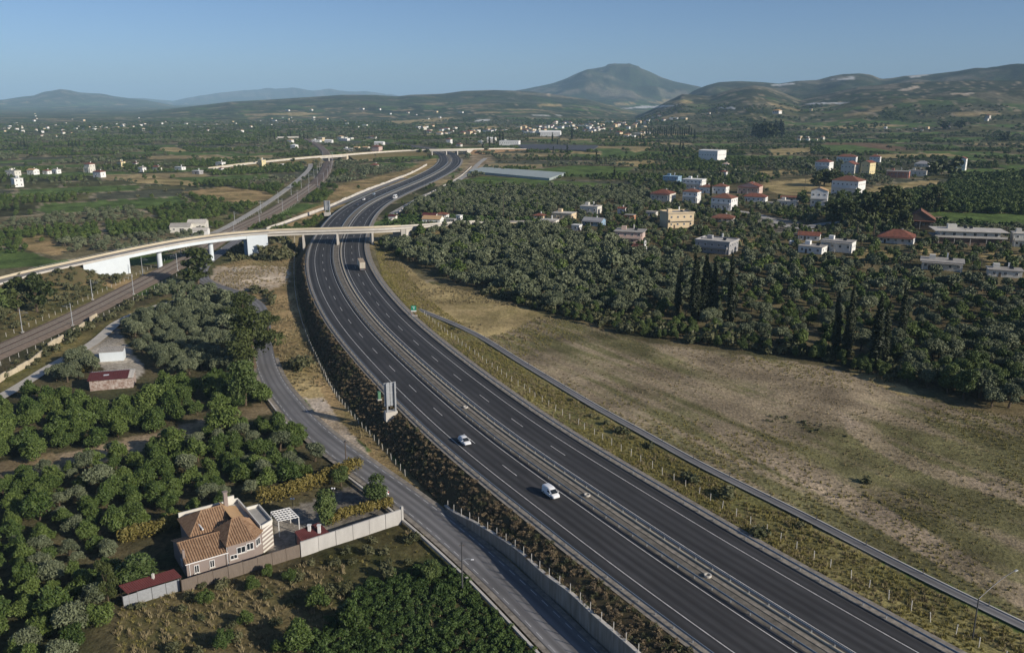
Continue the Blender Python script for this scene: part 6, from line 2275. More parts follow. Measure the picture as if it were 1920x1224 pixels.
def blobs_for(kind, rg):
    B = []
    if kind == 'olive':
        for k in range(9):
            a, q = rg.uniform(0, 6.28), rg.uniform(.3, 1.15)
            r = rg.uniform(.5, 1.15)
            B.append((math.cos(a) * q * 1.55, math.sin(a) * q * 1.55, 2.2 + rg.uniform(-.5, .9) + (1 - q) * .7, r, r, r * .85))
        B.append((0, 0, 2.9, 1.3, 1.3, 1.1))
    elif kind == 'orange':
        for k in range(11):
            a, q = rg.uniform(0, 6.28), rg.uniform(.45, 1.15)
            r = rg.uniform(.55, 1.15)
            B.append((math.cos(a) * q * 1.45, math.sin(a) * q * 1.45, 1.7 + rg.uniform(-.7, 1.3) * (1.3 - q * .6), r, r, r * rg.uniform(.7, 1.1)))
        B.append((rg.normal(0, .2), rg.normal(0, .2), 2.1, 1.4, 1.4, 1.4))
        B.append((rg.normal(0, .5), rg.normal(0, .5), 3.3, .7, .7, .9))
    elif kind == 'broad':
        for k in range(12):
            a, q = rg.uniform(0, 6.28), rg.uniform(.3, 1.0)
            z = rg.uniform(2.2, 6.2)
            w = 1.0 - abs(z - 4.0) / 4.2
            r = rg.uniform(1.0, 1.5)
            B.append((math.cos(a) * q * 2.3 * w, math.sin(a) * q * 2.3 * w, z, r, r, r * .9))
    elif kind == 'pine':
        for k in range(19):
            a, q = rg.uniform(0, 6.28), rg.uniform(.25, 1.0)
            z = rg.uniform(2.0, 8.3)
            w = 1.15 - abs(z - 5.0) / 5.5
            r = rg.uniform(1.0, 1.6)
            B.append((math.cos(a) * q * 3.2 * w, math.sin(a) * q * 3.2 * w, z, r * 1.15, r * 1.15, r * .7))
    elif kind == 'cypress':
        for k in range(11):
            z = .9 + k * 1.05
            w = .95 * (1 - (k / 11.5) ** 1.8) * min(1, .55 + k * .2)
            B.append((rg.normal(0, .10), rg.normal(0, .10), z, w, w, 1.0))
    elif kind == 'shrub':
        for k in range(5):
            a, q = rg.uniform(0, 6.28), rg.uniform(.2, 1.0)
            r = rg.uniform(.4, .7)
            B.append((math.cos(a) * q * .65, math.sin(a) * q * .65, rg.uniform(.3, .8), r, r, r * .9))
    elif kind == 'vine':
        for k in range(5):
            r = rg.uniform(.5, .75)
            B.append((rg.uniform(-.9, .9), rg.normal(0, .3), rg.uniform(.5, 1.1), r, r, r * .8))
    return B

SPEC = {   # kind: leaf material, leaf counts near / middle / far, leaf sizes, trunk height, radius
    'olive': ('olive', (2600, 600, 130), (.22, .46, 1.05), 2.4, .20),
    'orange': ('orange', (2600, 560, 120), (.25, .52, 1.15), 1.6, .12),
    'broad': ('broad', (4000, 850, 180), (.28, .62, 1.35), 4.0, .20),
    'pine': ('pine', (5200, 1100, 220), (.28, .64, 1.4), 6.5, .26),
    'cypress': ('cypress', (3000, 700, 160), (.25, .50, .95), 3.0, .16),
    'shrub': ('shrub', (260, 120, 40), (.22, .34, .6), .0, .0),
    'vine': ('vine', (260, 110, 36), (.30, .46, .8), .0, .0),
}
PROTO = {}
def plant_parts(kind, lod, seed):
    """crown mesh and trunk mesh of one variety"""
    key = (kind, lod, seed)
    if key not in PROTO:
        rg = np.random.default_rng(seed * 31 + len(kind) * 7 + 1)
        lm, ns, ss, th, tr = SPEC[kind]
        B = blobs_for(kind, rg)
        V, t = leaves(rg, B, ns[lod], ss[lod], 1.7 if kind != 'cypress' else 1.9, .15 if kind != 'cypress' else .0)
        V[:, 2] = np.maximum(V[:, 2], .05)
        parts = [('q', V, t, 0)]
        crown = leaf_mesh('crown', parts, [LEAF[lm]])
        trunk = None
        if th:
            mb = trunk_mb(th, tr, rg, 4, .9 if kind != 'cypress' else .15)
            trunk = mb.mesh('trunk', M['bark'])
            parts.append(('s', mb, 1))
        whole = leaf_mesh('plant', parts, [LEAF[lm], M['bark']])
        PROTO[key] = (crown, trunk, whole)
    return PROTO[key]

def proto_obj(me):
    return bpy.data.objects.new('plant', me)      # not linked to the scene: only a mesh source for the scatter

def scatter(name, pts, sc, rz, var, metas, label, zs=None):
    """ONE object: a plant mesh instanced on every point"""
    n = len(pts)
    if n == 0:
        return None
    me = bpy.data.meshes.new(name)
    me.vertices.add(n)
    me.vertices.foreach_set('co', np.asarray(pts, np.float32).ravel())
    S = np.stack([sc, sc, sc if zs is None else zs], 1).astype(np.float32)
    a = me.attributes.new('plant_scale', 'FLOAT_VECTOR', 'POINT')
    a.data.foreach_set('vector', S.ravel())
    a = me.attributes.new('plant_turn', 'FLOAT', 'POINT')
    a.data.foreach_set('value', np.asarray(rz, np.float32))
    a = me.attributes.new('variety', 'INT', 'POINT')
    a.data.foreach_set('value', np.asarray(var, np.int32))
    o = put(name, me)
    ng = bpy.data.node_groups.new(name, 'GeometryNodeTree')
    ng.interface.new_socket('Geometry', in_out='INPUT', socket_type='NodeSocketGeometry')
    ng.interface.new_socket('Geometry', in_out='OUTPUT', socket_type='NodeSocketGeometry')
    N, L = ng.nodes, ng.links
    gi, go = N.new('NodeGroupInput'), N.new('NodeGroupOutput')
    jn = N.new('GeometryNodeJoinGeometry')
    asc = N.new('GeometryNodeInputNamedAttribute')
    asc.data_type = 'FLOAT_VECTOR'
    asc.inputs['Name'].default_value = 'plant_scale'
    arz = N.new('GeometryNodeInputNamedAttribute')
    arz.data_type = 'FLOAT'
    arz.inputs['Name'].default_value = 'plant_turn'
    av = N.new('GeometryNodeInputNamedAttribute')
    av.data_type = 'INT'
    av.inputs['Name'].default_value = 'variety'
    cx = N.new('ShaderNodeCombineXYZ')
    L.new(arz.outputs[0], cx.inputs['Z'])
    for k, m in enumerate(metas):
        oi = N.new('GeometryNodeObjectInfo')
        oi.inputs['Object'].default_value = proto_obj(m)
        oi.inputs['As Instance'].default_value = True
        cmp_ = N.new('FunctionNodeCompare')
        cmp_.data_type = 'INT'
        cmp_.operation = 'EQUAL'
        L.new(av.outputs[0], cmp_.inputs[2])
        cmp_.inputs[3].default_value = k
        ip = N.new('GeometryNodeInstanceOnPoints')
        L.new(gi.outputs[0], ip.inputs['Points'])
        L.new(cmp_.outputs[0], ip.inputs['Selection'])
        L.new(oi.outputs['Geometry'], ip.inputs['Instance'])
        L.new(cx.outputs[0], ip.inputs['Rotation'])
        L.new(asc.outputs[0], ip.inputs['Scale'])
        L.new(ip.outputs[0], jn.inputs[0])
    L.new(jn.outputs[0], go.inputs[0])
    md = o.modifiers.new('scatter', 'NODES')
    md.node_group = ng
    tag(o, label, None, None, 'stuff')
    return o

# ---- where things grow
PTS = {k: [] for k in ('olive', 'orange', 'broad', 'pine', 'cypress', 'shrub', 'vine')}
REG = []
def add_pts(kind, xy, size, region, zsc=None):
    if region not in REG:
        REG.append(region)
    ri = REG.index(region)
    size = np.broadcast_to(size, (len(xy),))
    PTS[kind].append(np.column_stack([xy, size, np.full(len(xy), ri), size if zsc is None else np.broadcast_to(zsc, (len(xy),))]))

def keep_clear(x, y, mw=19.0, extra=0.0):
    m = np.ones(x.shape, bool)
    near = (y < 1700) & (np.abs(x) < 900)
    idx = np.where(near)[0]
    xs, ys = x[idx], y[idx]
    ok = np.abs(dist_poly(xs, ys, MW)) > mw
    for L, d in ((RAIL, 10.5), (FRONT, 5.6), (LANE, 3.6), (CHAN, 3.2), (RSERV, 5.5), (VROAD, 6.5), (SPATH, 5.0), (D1, 5.6), (D2, 6.5), (TRACK, 2.5)):
        ok &= dist_poly(xs, ys, L) > d + extra
    m[idx] = ok
    Bq = np.array(BUILT)
    for bx, by, br in Bq:
        m &= (x - bx) ** 2 + (y - by) ** 2 > (br + extra) ** 2
    return m

def wpoly(pts):
    return np.array([gp(a, b)[:2] for a, b in pts])

def grid_in(poly, sp, ang=0.0, jit=.18, prob=1.0, row=None):
    """points of a rotated planting grid inside a picture polygon"""
    W = wpoly(poly)
    ca, sa = math.cos(ang), math.sin(ang)
    u, v = W[:, 0] * ca + W[:, 1] * sa, -W[:, 0] * sa + W[:, 1] * ca
    row = row or sp
    U, V = np.meshgrid(np.arange(u.min(), u.max(), sp), np.arange(v.min(), v.max(), row))
    U, V = U.ravel(), V.ravel()
    U = U + rng.normal(0, sp * jit, U.shape)
    V = V + rng.normal(0, row * jit, V.shape)
    x, y = U * ca - V * sa, U * sa + V * ca
    m = inpoly(x, y, W.tolist()) & (rng.random(x.shape) < prob)
    return x[m], y[m]

HAND = [[(x_, y_ + (2 if y_ > 330 else .5)) for x_, y_ in q_] for q_ in NETS]
def grove(poly, kinds, sp, ang, region, size=1.0, jit=.18, prob=1.0, row=None, var=.18, clear=True, mw=19.0):
    """kinds: list of (kind, share, size factor)"""
    HAND.append(poly)
    x, y = grid_in(poly, sp, ang, jit, prob, row)
    if clear:
        k = keep_clear(x, y, mw)
        x, y = x[k], y[k]
    sh = np.array([q[1] for q in kinds], float)
    ch = rng.choice(len(kinds), len(x), p=sh / sh.sum())
    for i, (kd, _, f) in enumerate(kinds):
        m = ch == i
        if m.any():
            add_pts(kd, np.column_stack([x[m], y[m]]), size * f * np.exp(rng.normal(0, var, m.sum())), region[kd] if isinstance(region, dict) else region)

# groves near the camera, left
grove([(-60, 1300), (-40, 905), (90, 885), (260, 845), (380, 822), (480, 795), (560, 805), (655, 872), (600, 888), (500, 925), (430, 945), (330, 985), (225, 1010), (205, 1060), (232, 1120), (180, 1224), (160, 1300)],
      [('orange', .84, 1.0), ('olive', .18, 1.0)], 4.3, R(33), {'orange': 'in the dark orchard around the taupe villa', 'olive': 'among the dark orchard around the taupe villa'}, .92, prob=.94, var=.24)
grove([(-40, 790), (0, 762), (60, 742), (120, 752), (180, 772), (270, 768), (300, 732), (450, 712), (490, 735), (495, 762), (400, 782), (250, 822), (100, 858), (-40, 880)],
      [('orange', 1, 1.0)], 5.6, R(30), 'in the dark rows between the maroon shed and the dirt track', 1.12, row=6.0)
grove([(215, 612), (245, 588), (320, 566), (400, 548), (462, 563), (478, 590), (470, 650), (470, 690), (440, 705), (330, 702), (268, 690), (255, 650), (232, 622)],
      [('olive', 1, 1.0)], 5.0, R(40), 'in the silver green grove left of the lower road', 1.12)
grove([(85, 712), (110, 680), (150, 662), (178, 690), (160, 722)], [('olive', 1, 1)], 4.0, 0, 'in the clump between white lane and maroon shed', 1.0)
grove([(290, 548), (330, 540), (400, 538), (420, 545), (350, 556), (300, 560)], [('olive', 1, 1)], 4.6, 0, 'in the short row behind the silver green grove', .9)
# lower left rough ground and vines by the lower road
grove([(235, 1135), (345, 1110), (560, 1062), (750, 1000), (790, 1000), (850, 1055), (780, 1080), (690, 1090), (580, 1160), (540, 1230), (235, 1300)], [('shrub', .72, 1.15), ('orange', .28, .62)], 4.2, 0,
      {'shrub': 'on the rough ground below the white wall', 'orange': 'on the rough ground below the white garden wall'}, 1.0, .35, .8)
grove([(560, 1290), (585, 1195), (690, 1092), (790, 1062), (850, 1062), (905, 1115), (985, 1180), (1040, 1235), (1090, 1300)], [('vine', 1, .66)], 1.2, R(35), 'vines', 1.0, .28, row=1.3)
for px, py, s_, kd, lab in ((655, 1180, 1.35, 'orange', 'round green tree in front of the vines below the villa'), (555, 1215, 1.2, 'orange', 'round tree at the bottom edge below the villa'), (600, 1140, .9, 'orange', 'small round tree left of the vines'),
                            (810, 1085, 1.1, 'broad', 'bushy tree at the corner of the vines near the lamp post'), (130, 1190, 1.3, 'olive', 'broad silver green tree at the lower left edge')):
    p = onleft(px, py)
    add_pts(kd, np.array([[p[0], p[1]]]), s_ if kd != 'broad' else s_ * .55, lab)
# single trees near the roads
def single(kind, px, py, hpx, lab, wz=1.0):
    """kind placed by its foot and its height in the picture"""
    p = gp(px, py)
    nat = {'olive': 4.0, 'orange': 4.0, 'broad': 7.6, 'pine': 9.4, 'cypress': 12.6, 'shrub': 1.4}[kind]
    s_ = hpx / ppm(p) / nat / .93
    if lab not in REG:
        REG.append(lab)
    PTS[kind].append(np.array([[p[0], p[1], s_ * wz, REG.index(lab), s_]]))
single('pine', 372, 532, 62, 'big dark pine beside the tracks below the curved overpass', 1.25)
single('pine', 478, 692, 112, 'large yellowish pine overhanging the lower road', 1.0)
single('pine', 455, 612, 66, 'pine behind the large yellowish pine by the lower road', 1.0)
single('pine', 505, 640, 60, 'dark pine on the right side of the lower road', .8)
single('broad', 460, 760, 85, 'grey green bushy tree on the left edge of the lower road', .9)
single('pine', 35, 585, 66, 'left pine of the pair beyond the tracks', 1.0)
single('pine', 70, 585, 70, 'right pine of the pair beyond the tracks', .95)
single('broad', 5, 590, 50, 'dark bushy tree at the left picture edge beyond the tracks', 1.0)
single('broad', 612, 985, 74, 'tall garden tree behind the maroon garden hut', .85)
single('broad', 702, 948, 62, 'round tree on the garden corner beside the lower road', 1.1)
single('broad', 640, 912, 40, 'dark tree at the end of the golden hedge', 1.0)
single('broad', 262, 1100, 80, 'large spreading tree left of the taupe villa', 1.25)
single('pine', 205, 1135, 95, 'light green conifer left of the maroon lean to', .5)
single('broad', 530, 830, 42, 'dark green bush tree where track meets the lower road', 1.1)
for i, (px, py, h_) in enumerate(((1268, 592, 92), (1302, 600, 120), (1318, 598, 116), (1339, 600, 106), (1371, 604, 124), (1567, 668, 118), (1588, 672, 132), (1640, 690, 132), (1655, 684, 116), (1690, 640, 108))):
    single('cypress', px, py, h_, 'tall dark cypress at the field edge, %s' % ('leftmost, standing alone' if i == 0 else 'in the left group' if i < 5 else 'in the pair right of the middle' if i < 7 else 'in the right group'), 1.25 if i in (1, 2, 7) else .95)
single('cypress', 1332, 372, 34, 'dark cypress between the white houses of the village', .8)
for i, (px, py, h_) in enumerate(((905, 283, 18), (918, 276, 22), (926, 272, 20), (937, 272, 24), (943, 270, 22), (1036, 270, 20), (1072, 262, 22), (1045, 272, 12), (1037, 289, 14), (1063, 292, 22), (1118, 306, 22), (1052, 288, 10), (1152, 336, 22),
                                  (1205, 262, 16), (1200, 264, 12), (1246, 291, 16), (1255, 291, 16), (1262, 291, 18), (1275, 285, 20), (1280, 285, 18), (35, 279, 15), (40, 279, 16), (47, 279, 17), (52, 278, 11), (129, 276, 12),
                                  (136, 276, 14), (143, 276, 13), (150, 275, 13), (116, 276, 9), (195, 254, 9), (545, 258, 14), (540, 262, 13), (528, 262, 14), (522, 262, 14), (515, 262, 13), (507, 262, 14), (500, 262, 12), (563, 262, 11),
                                  (570, 262, 12), (577, 262, 11), (678, 256, 9), (691, 256, 10), (697, 256, 10), (703, 256, 10), (795, 258, 14), (799, 259, 14), (300, 260, 8), (308, 261, 10), (320, 261, 11), (1302, 262, 20), (1384, 262, 14))):
    single('cypress', px, py, h_, 'distant dark cypress %s' % ('near the far town' if px > 780 and px < 1160 else 'in the wood right of the far town' if px >= 1160 else 'out on the left plain' if px < 330 else 'near the far railway bend'), 1.0)
for x_ in np.arange(1212, 1300, 4.2):
    single('cypress', x_, 254 + rng.normal(0, 1.0), 14 + rng.uniform(-3, 4), 'dark conifer in the wood right of the far town', 1.1)
for x_ in np.arange(1412, 1470, 5.0):
    single('cypress', x_, 256 + rng.normal(0, 2.0), 24 + rng.uniform(-6, 6), 'dark conifer in the wood above the upper right plain', 1.4)
# dark pines of the village
for px, py, h_, w in ((1560, 420, 40, 1.1), (1590, 425, 46, 1.1), (1625, 424, 62, 1.1), (1650, 422, 70, 1.2), (1680, 420, 60, 1.1), (1690, 436, 40, 1.0), (1610, 432, 40, 1.0), (1545, 348, 30, 1.5), (1560, 350, 30, 1.4), (1530, 350, 26, 1.2), (1790, 330, 34, 1.1),
                      (1765, 326, 26, 1.2), (1750, 330, 26, 1.2), (1735, 402, 44, .8), (1755, 398, 50, .8), (1430, 262, 30, 1.1), (1445, 262, 28, 1.0), (1770, 243, 16, 1.2), (1800, 243, 16, 1.4), (1890, 228, 18, 1.4), (1710, 200, 12, 1.4)):
    single('pine', px, py, h_, 'dark pine %s' % ('in the big clump in the middle of the village' if 1540 < px < 1700 and py > 400 else 'beside the white villa' if py > 345 and px < 1600 else 'by the red rendered house' if 320 < py < 345 else 'behind the brown gabled house' if py > 390
           else 'on the far right slope'), w)
# right of the motorway: olive wood, mixed band, groves
grove([(712, 462), (760, 442), (900, 432), (1040, 432), (1150, 462), (1250, 482), (1330, 512), (1290, 572), (1180, 590), (1050, 590), (940, 552), (860, 535), (790, 500), (735, 480)],
      [('olive', .86, 1.0), ('orange', .14, .95)], 4.6, R(-10), {'olive': 'in the big grey olive wood right of the overpass', 'orange': 'among the big grey olive wood'}, 1.12, .3, var=.26)
grove([(1180, 590), (1290, 565), (1330, 512), (1300, 480), (1400, 482), (1500, 478), (1560, 492), (1640, 505), (1740, 522), (1960, 535), (1960, 640), (1760, 650), (1640, 668), (1500, 652), (1380, 642), (1250, 618)],
      [('olive', .50, 1.05), ('orange', .50, .95)], 5.9, R(-14), {'olive': 'in the mixed grove below the village', 'orange': 'of the bright green rows below the village'}, 1.05, .25, .86)
grove([(1640, 668), (1760, 650), (1960, 600), (1960, 775), (1860, 765), (1760, 738), (1690, 718)], [('olive', .55, 1.25), ('broad', .45, .75)], 5.0, 0,
      {'olive': 'in the shaded thicket at the right edge', 'broad': 'in the shaded thicket at the right edge'}, 1.15, .3)
grove([(900, 552), (960, 568), (1050, 596), (1200, 632), (1390, 658), (1560, 682), (1690, 724), (1690, 700), (1560, 660), (1390, 632), (1200, 600), (1060, 580), (960, 550)], [('broad', .5, .42), ('shrub', .5, 1.8)], 3.2, 0,
      {'broad': 'in the dark scrub along the upper field edge', 'shrub': 'scrub on the upper field edge'}, 1.1, .3)
grove([(735, 405), (760, 385), (810, 362), (850, 348), (1000, 354), (1200, 360), (1235, 378), (1200, 395), (1150, 378), (1080, 394), (1000, 404), (960, 414), (880, 406), (800, 400)],
      [('olive', .82, 1.0), ('orange', .18, 1.0)], 5.4, R(-8), {'olive': 'in the olive grove behind the ramp of the overpass', 'orange': 'in the olive grove behind the overpass ramp'}, 1.1, .25)
grove([(880, 424), (960, 418), (1010, 428), (1060, 436), (1000, 436), (900, 431)], [('olive', 1, 1)], 5.5, 0, 'beside the ramp road', 1.1)
VILL = [(1000, 405), (1060, 395), (1250, 380), (1400, 372), (1500, 392), (1550, 395), (1620, 395), (1700, 400), (1760, 440), (1920, 470), (1920, 525), (1740, 505), (1640, 495), (1560, 485), (1480, 470), (1420, 478), (1300, 478), (1220, 470), (1140, 450),
        (1060, 432), (1000, 425)]
grove(VILL, [('olive', .50, .95), ('broad', .30, .58), ('orange', .28, .9)], 5.8, R(-12), {'olive': 'between the village houses', 'broad': 'in the village gardens', 'orange': 'in the village gardens'}, 1.0, .3, .8)
grove([(1180, 335), (1260, 350), (1300, 332), (1330, 322), (1430, 330), (1440, 345), (1320, 348), (1240, 372), (1180, 352)], [('broad', .35, .62), ('orange', .25, .9), ('olive', .4, 1.0)], 7.5, 0,
      {'broad': 'around the upper village houses', 'orange': 'around the upper village houses', 'olive': 'around the upper village houses'}, 1.1, .3)
grove([(1420, 303), (1500, 298), (1540, 325), (1560, 300), (1650, 305), (1720, 308), (1660, 322), (1530, 330), (1430, 318)], [('broad', .3, .6), ('olive', .7, .95)], 9.0, 0,
      {'broad': 'near the cream blocks', 'olive': 'near the cream blocks'}, 1.1, .3)
grove([(1660, 372), (1762, 352), (1830, 335), (1960, 322), (1960, 405), (1830, 400), (1700, 398)], [('orange', 1, 1.0)], 4.9, R(-20), 'in the dense green orchard at the right', 1.15, .15)
grove([(1480, 382), (1560, 372), (1660, 378), (1740, 390), (1690, 402), (1560, 398)], [('broad', .6, .9), ('olive', .4, 1.1)], 7.0, 0, {'broad': 'at the edge of the village pines', 'olive': 'at the edge of the village pines'}, 1.1, .3)

# plots of the plain: planted in rows, vectorised, in rings of growing distance
def plain(r0, r1, row, sp, fsize, zf, dens=1.0):
    for side, ang in ((-1, R(28)), (1, R(-8))):
        xm = r1 * .9
        U, V = np.meshgrid(np.arange(-xm * 1.2, xm * 1.2, sp), np.arange(-xm * 1.2, xm * 1.2, row))
        U, V = U.ravel(), V.ravel()
        ca, sa = math.cos(ang), math.sin(ang)
        X, Y = U * ca - V * sa, U * sa + V * ca
        r = np.hypot(X, Y)
        m = (r >= r0) & (r < r1) & (np.abs(np.arctan2(X, Y)) < R(34.0)) & (Y > 0)
        X, Y = X[m], Y[m]
        X = X + rng.normal(0, sp * .12, X.shape)
        Y = Y + rng.normal(0, row * .09, Y.shape)
        left = dist_poly(X, Y, RAIL, True) < 0
        m = left if side < 0 else ~left
        X, Y = X[m], Y[m]
        px, py, d = project(X, Y, np.where(X < 0, left_level(Y), 0.0))
        m = (py < 474) & (px > -60) & (px < 1990)
        for poly in HAND:
            m &= ~inpoly(px, py, poly)
        dry = np.zeros(px.shape, bool)
        vinep = np.zeros(px.shape, bool)
        for nm, poly in COVER:
            if nm == 'vine':
                vinep |= inpoly(px, py, poly)
            elif nm != 'weeds' and nm != 'dryweeds':
                dry |= inpoly(px, py, poly)
        m &= ~(dry & (rng.random(px.shape) > .03))
        X, Y, vinep = X[m], Y[m], vinep[m]
        k = keep_clear(X, Y, 22)
        X, Y, vinep = X[k], Y[k], vinep[k]
        kind, rnd, edge = plot_at(X, Y)
        u = rng.random(X.shape) / dens
        Z = height(X, Y)
        flat = Z < 60
        gone = fbm(X / 33, Y / 33, 3, 71) < .33          # gaps where trees failed
        ok = flat & ~vinep & (edge > 3.0) & ~gone
        def put_(mask, kd, size, zs, wf=1.0):
            if mask.any():
                s_ = size * np.exp(rng.normal(0, .13, mask.sum()))
                add_pts(kd, np.column_stack([X[mask], Y[mask]]), s_ * fsize * wf, 'on the plain', s_ * zs)
        put_((kind == 0) & ok & (u < .95), 'orange', .86, zf)
        put_((kind == 1) & ok & (u < .72), 'olive', .92, zf)
        put_((kind == 3) & ok & (u < .7), 'broad', .62, zf * .9)
        put_((kind == 7) & flat & (u < .30), 'broad', .55, zf * .9)
        put_((kind == 4) & flat & ~vinep & (u < .14), 'olive', .75, zf)
        put_((kind == 5) & flat & ~vinep & (u < .10), 'shrub', 1.5, zf)
        put_((edge < 3.0) & ~vinep & (u > .90) & flat, 'broad', .55, zf * .9)
        put_(((kind == 2) | vinep) & (u < .95) & flat & (edge > 1.5) & (r1 < 700), 'vine', 1.25, zf * .9, 1.1 if sp < 5 else 1.3)
plain(300, 620, 6.6, 4.2, 1.0, 1.0)
plain(620, 1150, 8.6, 5.0, 1.12, 1.02)
plain(1150, 2100, 14.0, 7.5, 1.6, 1.15, .85)
plain(2100, 3300, 26.0, 13.0, 2.4, 1.3, .75)

# scrub on the earth banks of the ramps
for (P_, zt_, w_, sl_) in FILLS:
    if P_[0, 1] > 560:
        continue
    n_ = int(len(P_) * (10 if -165 < P_[0, 0] < -75 else 3.2 if P_[0, 0] < 0 else 1.2))
    ii = rng.integers(0, len(P_) - 1, n_)
    Q_ = np.column_stack([P_, zt_])
    nn_, _ = normals2(Q_)
    zg_ = height(P_[ii, 0], P_[ii, 1])
    h_ = np.maximum(zt_[ii] - zg_, .3)
    sd_ = rng.choice([-1, 1], n_)
    o_ = sd_ * (w_ + .6 + rng.random(n_) * (h_ * sl_ + 1.5))
    add_pts('shrub', P_[ii] + nn_[ii] * o_[:, None], np.exp(rng.normal(0, .35, n_)) * (1.35 if -165 < P_[0, 0] < -75 else .95), 'scrub on the ramp banks')
# shrubs: banks, verges, waste ground
def scrub(poly, n_sp, size, region, prob=.6, kind='shrub', mw=17.0, var=.35):
    grove(poly, [(kind, 1, 1)], n_sp, rng.uniform(0, 1), region, size, .4, prob, None, var, True, mw)
    HAND.pop()
scrub([(830, 610), (880, 622), (970, 680), (1040, 722), (1200, 815), (1330, 895), (1290, 880), (1120, 790), (1000, 712), (920, 655)], 1.9, .95, 'scrub in the ditch beside the drain path', .75)
scrub([(1330, 895), (1520, 985), (1700, 1075), (1920, 1190), (1920, 1220), (1640, 1060), (1480, 985), (1340, 910)], 3.0, .9, 'scrub in the ditch beside the drain path', .5)
scrub([(478, 455), (520, 440), (545, 455), (530, 470), (490, 482), (440, 490), (425, 478)], 1.7, 1.8, 'tall scrub on the bank below the curved overpass', .8)
scrub([(540, 690), (560, 675), (578, 690), (565, 700)], 2.0, 1.6, 'scrub by the lower road', .8)
scrub([(470, 540), (520, 545), (510, 580), (480, 560)], 2.2, 1.2, 'scrub by the lower road', .6)
scrub([(0, 555), (120, 520), (185, 495), (240, 520), (120, 580), (0, 630)], 3.2, 1.1, 'scrub beyond the tracks', .55)
scrub([(0, 700), (100, 640), (200, 590), (300, 545), (380, 515), (330, 540), (220, 590), (110, 660), (0, 725)], 2.6, 1.15, 'scrub between the tracks and the white lane', .6)
scrub([(1250, 780), (1330, 800), (1500, 860), (1560, 900), (1480, 880), (1340, 830)], 3.0, .3, 'weeds in the field', .5)
scrub([(1490, 785), (1560, 800), (1590, 820), (1520, 815)], 1.2, .26, 'weeds in the field', .8)
scrub([(1420, 775), (1480, 780), (1490, 795), (1430, 790)], 1.2, .26, 'weeds in the field', .8)
for px, py, h_ in ((1293, 905, 22), (1357, 932, 26), (1427, 1005, 26), (1622, 905, 14)):
    single('shrub', px, py, h_, 'round green bush %s' % ('alone in the field' if py == 905 and px > 1500 else 'beside the fence right of the motorway'), 1.2)
single('shrub', 563, 692, 24, 'grey green bush beside the lower road', 1.3)

# ---- build: the largest 300 of a kind as single trees, the rest of it as one mass
NAMES = {'olive': ('olive_tree', 'olive tree', 'silver green olive tree', 'olive_grove', 'grey green olive trees of the groves'),
         'orange': ('orange_tree', 'orange tree', 'dark green orange tree', 'orange_orchard', 'dark green orange trees of the orchards'),
         'broad': ('broadleaf_tree', 'tree', 'green leafy tree', 'far_woodland', 'green broadleaf trees along plots and gardens'),
         'pine': ('pine_tree', 'pine tree', 'dark pine', 'far_pines', 'dark pines far off'),
         'cypress': ('cypress_tree', 'cypress', 'dark cypress', 'far_cypresses', 'dark cypresses far off'),
         'shrub': ('shrub', 'shrub', 'low grey green shrub', 'undergrowth', 'grey green scrub and weeds on banks and verges'),
         'vine': ('vine', 'vine', 'green vine', 'vineyard', 'bright green vines in rows')}
LANDM = [(np.array(onleft(px_, py_)[:2] if px_ < 600 else gp(px_, py_)[:2]), t_) for px_, py_, t_ in (
    (430, 1040, 'nearest the villa'), (270, 1100, 'by the maroon lean to'), (120, 880, 'along the dirt track'), (330, 815, 'along the middle of the dirt track'), (480, 775, 'where the dirt track ends'), (10, 1000, 'at the left picture edge'),
    (60, 1200, 'in the lower left corner'), (250, 920, 'in the middle of the orchard'), (570, 850, 'beside the lower road'), (600, 900, 'by the golden hedge'), (212, 735, 'by the maroon shed'), (215, 660, 'by the white shed'), (30, 760, 'by the white lane'),
    (380, 640, 'in the grove centre'), (460, 600, 'under the pines'), (400, 555, 'at the far end of the grove'), (480, 720, 'by the road bend'), (90, 810, 'in the second row'), (300, 740, 'behind the maroon shed'),
    (760, 480, 'beside the motorway'), (900, 440, 'along the ramp'), (1000, 520, 'in the wood centre'), (1190, 490, 'below the chapel'), (1150, 580, 'by the field'), (1300, 560, 'by the left cypress group'), (1350, 490, 'below the grey villa'),
    (1420, 640, 'above the field edge'), (1550, 500, 'below the low white house'), (1578, 640, 'by the cypress pair'), (1660, 640, 'by the right cypresses'), (1780, 520, 'by the flat roofed hut'), (1890, 540, 'by the hut at the right edge'),
    (1850, 640, 'at the right picture edge'), (1750, 700, 'in the thicket corner'), (1450, 560, 'in the grove middle'), (1270, 435, 'by the cream block'), (1490, 465, 'by the caravan'), (1620, 430, 'under the village pines'), (1050, 415, 'by the cream house'))]
def landmark(x, y):
    return LANDM[int(np.argmin([(x - p[0]) ** 2 + (y - p[1]) ** 2 for p, _ in LANDM]))][1]
LIM = {'olive': 290, 'orange': 290, 'broad': 280, 'pine': 200, 'cypress': 200, 'shrub': 0, 'vine': 0}
COUNT = {}
SIZE_ = {k: float(np.median(np.concatenate(v)[:, 4])) if v else 1.0 for k, v in PTS.items()}
SHORT = {'in the dark orchard around the taupe villa': 'in the orchard', 'among the dark orchard around the taupe villa': 'in the dark orchard', 'in the dark rows between the maroon shed and the dirt track': 'in the dark rows',
         'in the silver green grove left of the lower road': 'in the left grove', 'in the clump between white lane and maroon shed': 'in the lane clump', 'in the short row behind the silver green grove': 'in the short row',
         'on the rough ground below the white garden wall': 'on rough ground', 'in the big grey olive wood right of the overpass': 'in the big olive wood', 'among the big grey olive wood': 'in the big olive wood',
         'in the mixed grove below the village': 'below the village', 'of the bright green rows below the village': 'in bright rows', 'in the shaded thicket at the right edge': 'in the shaded thicket', 'in the dark scrub along the upper field edge': 'in the field edge scrub'}
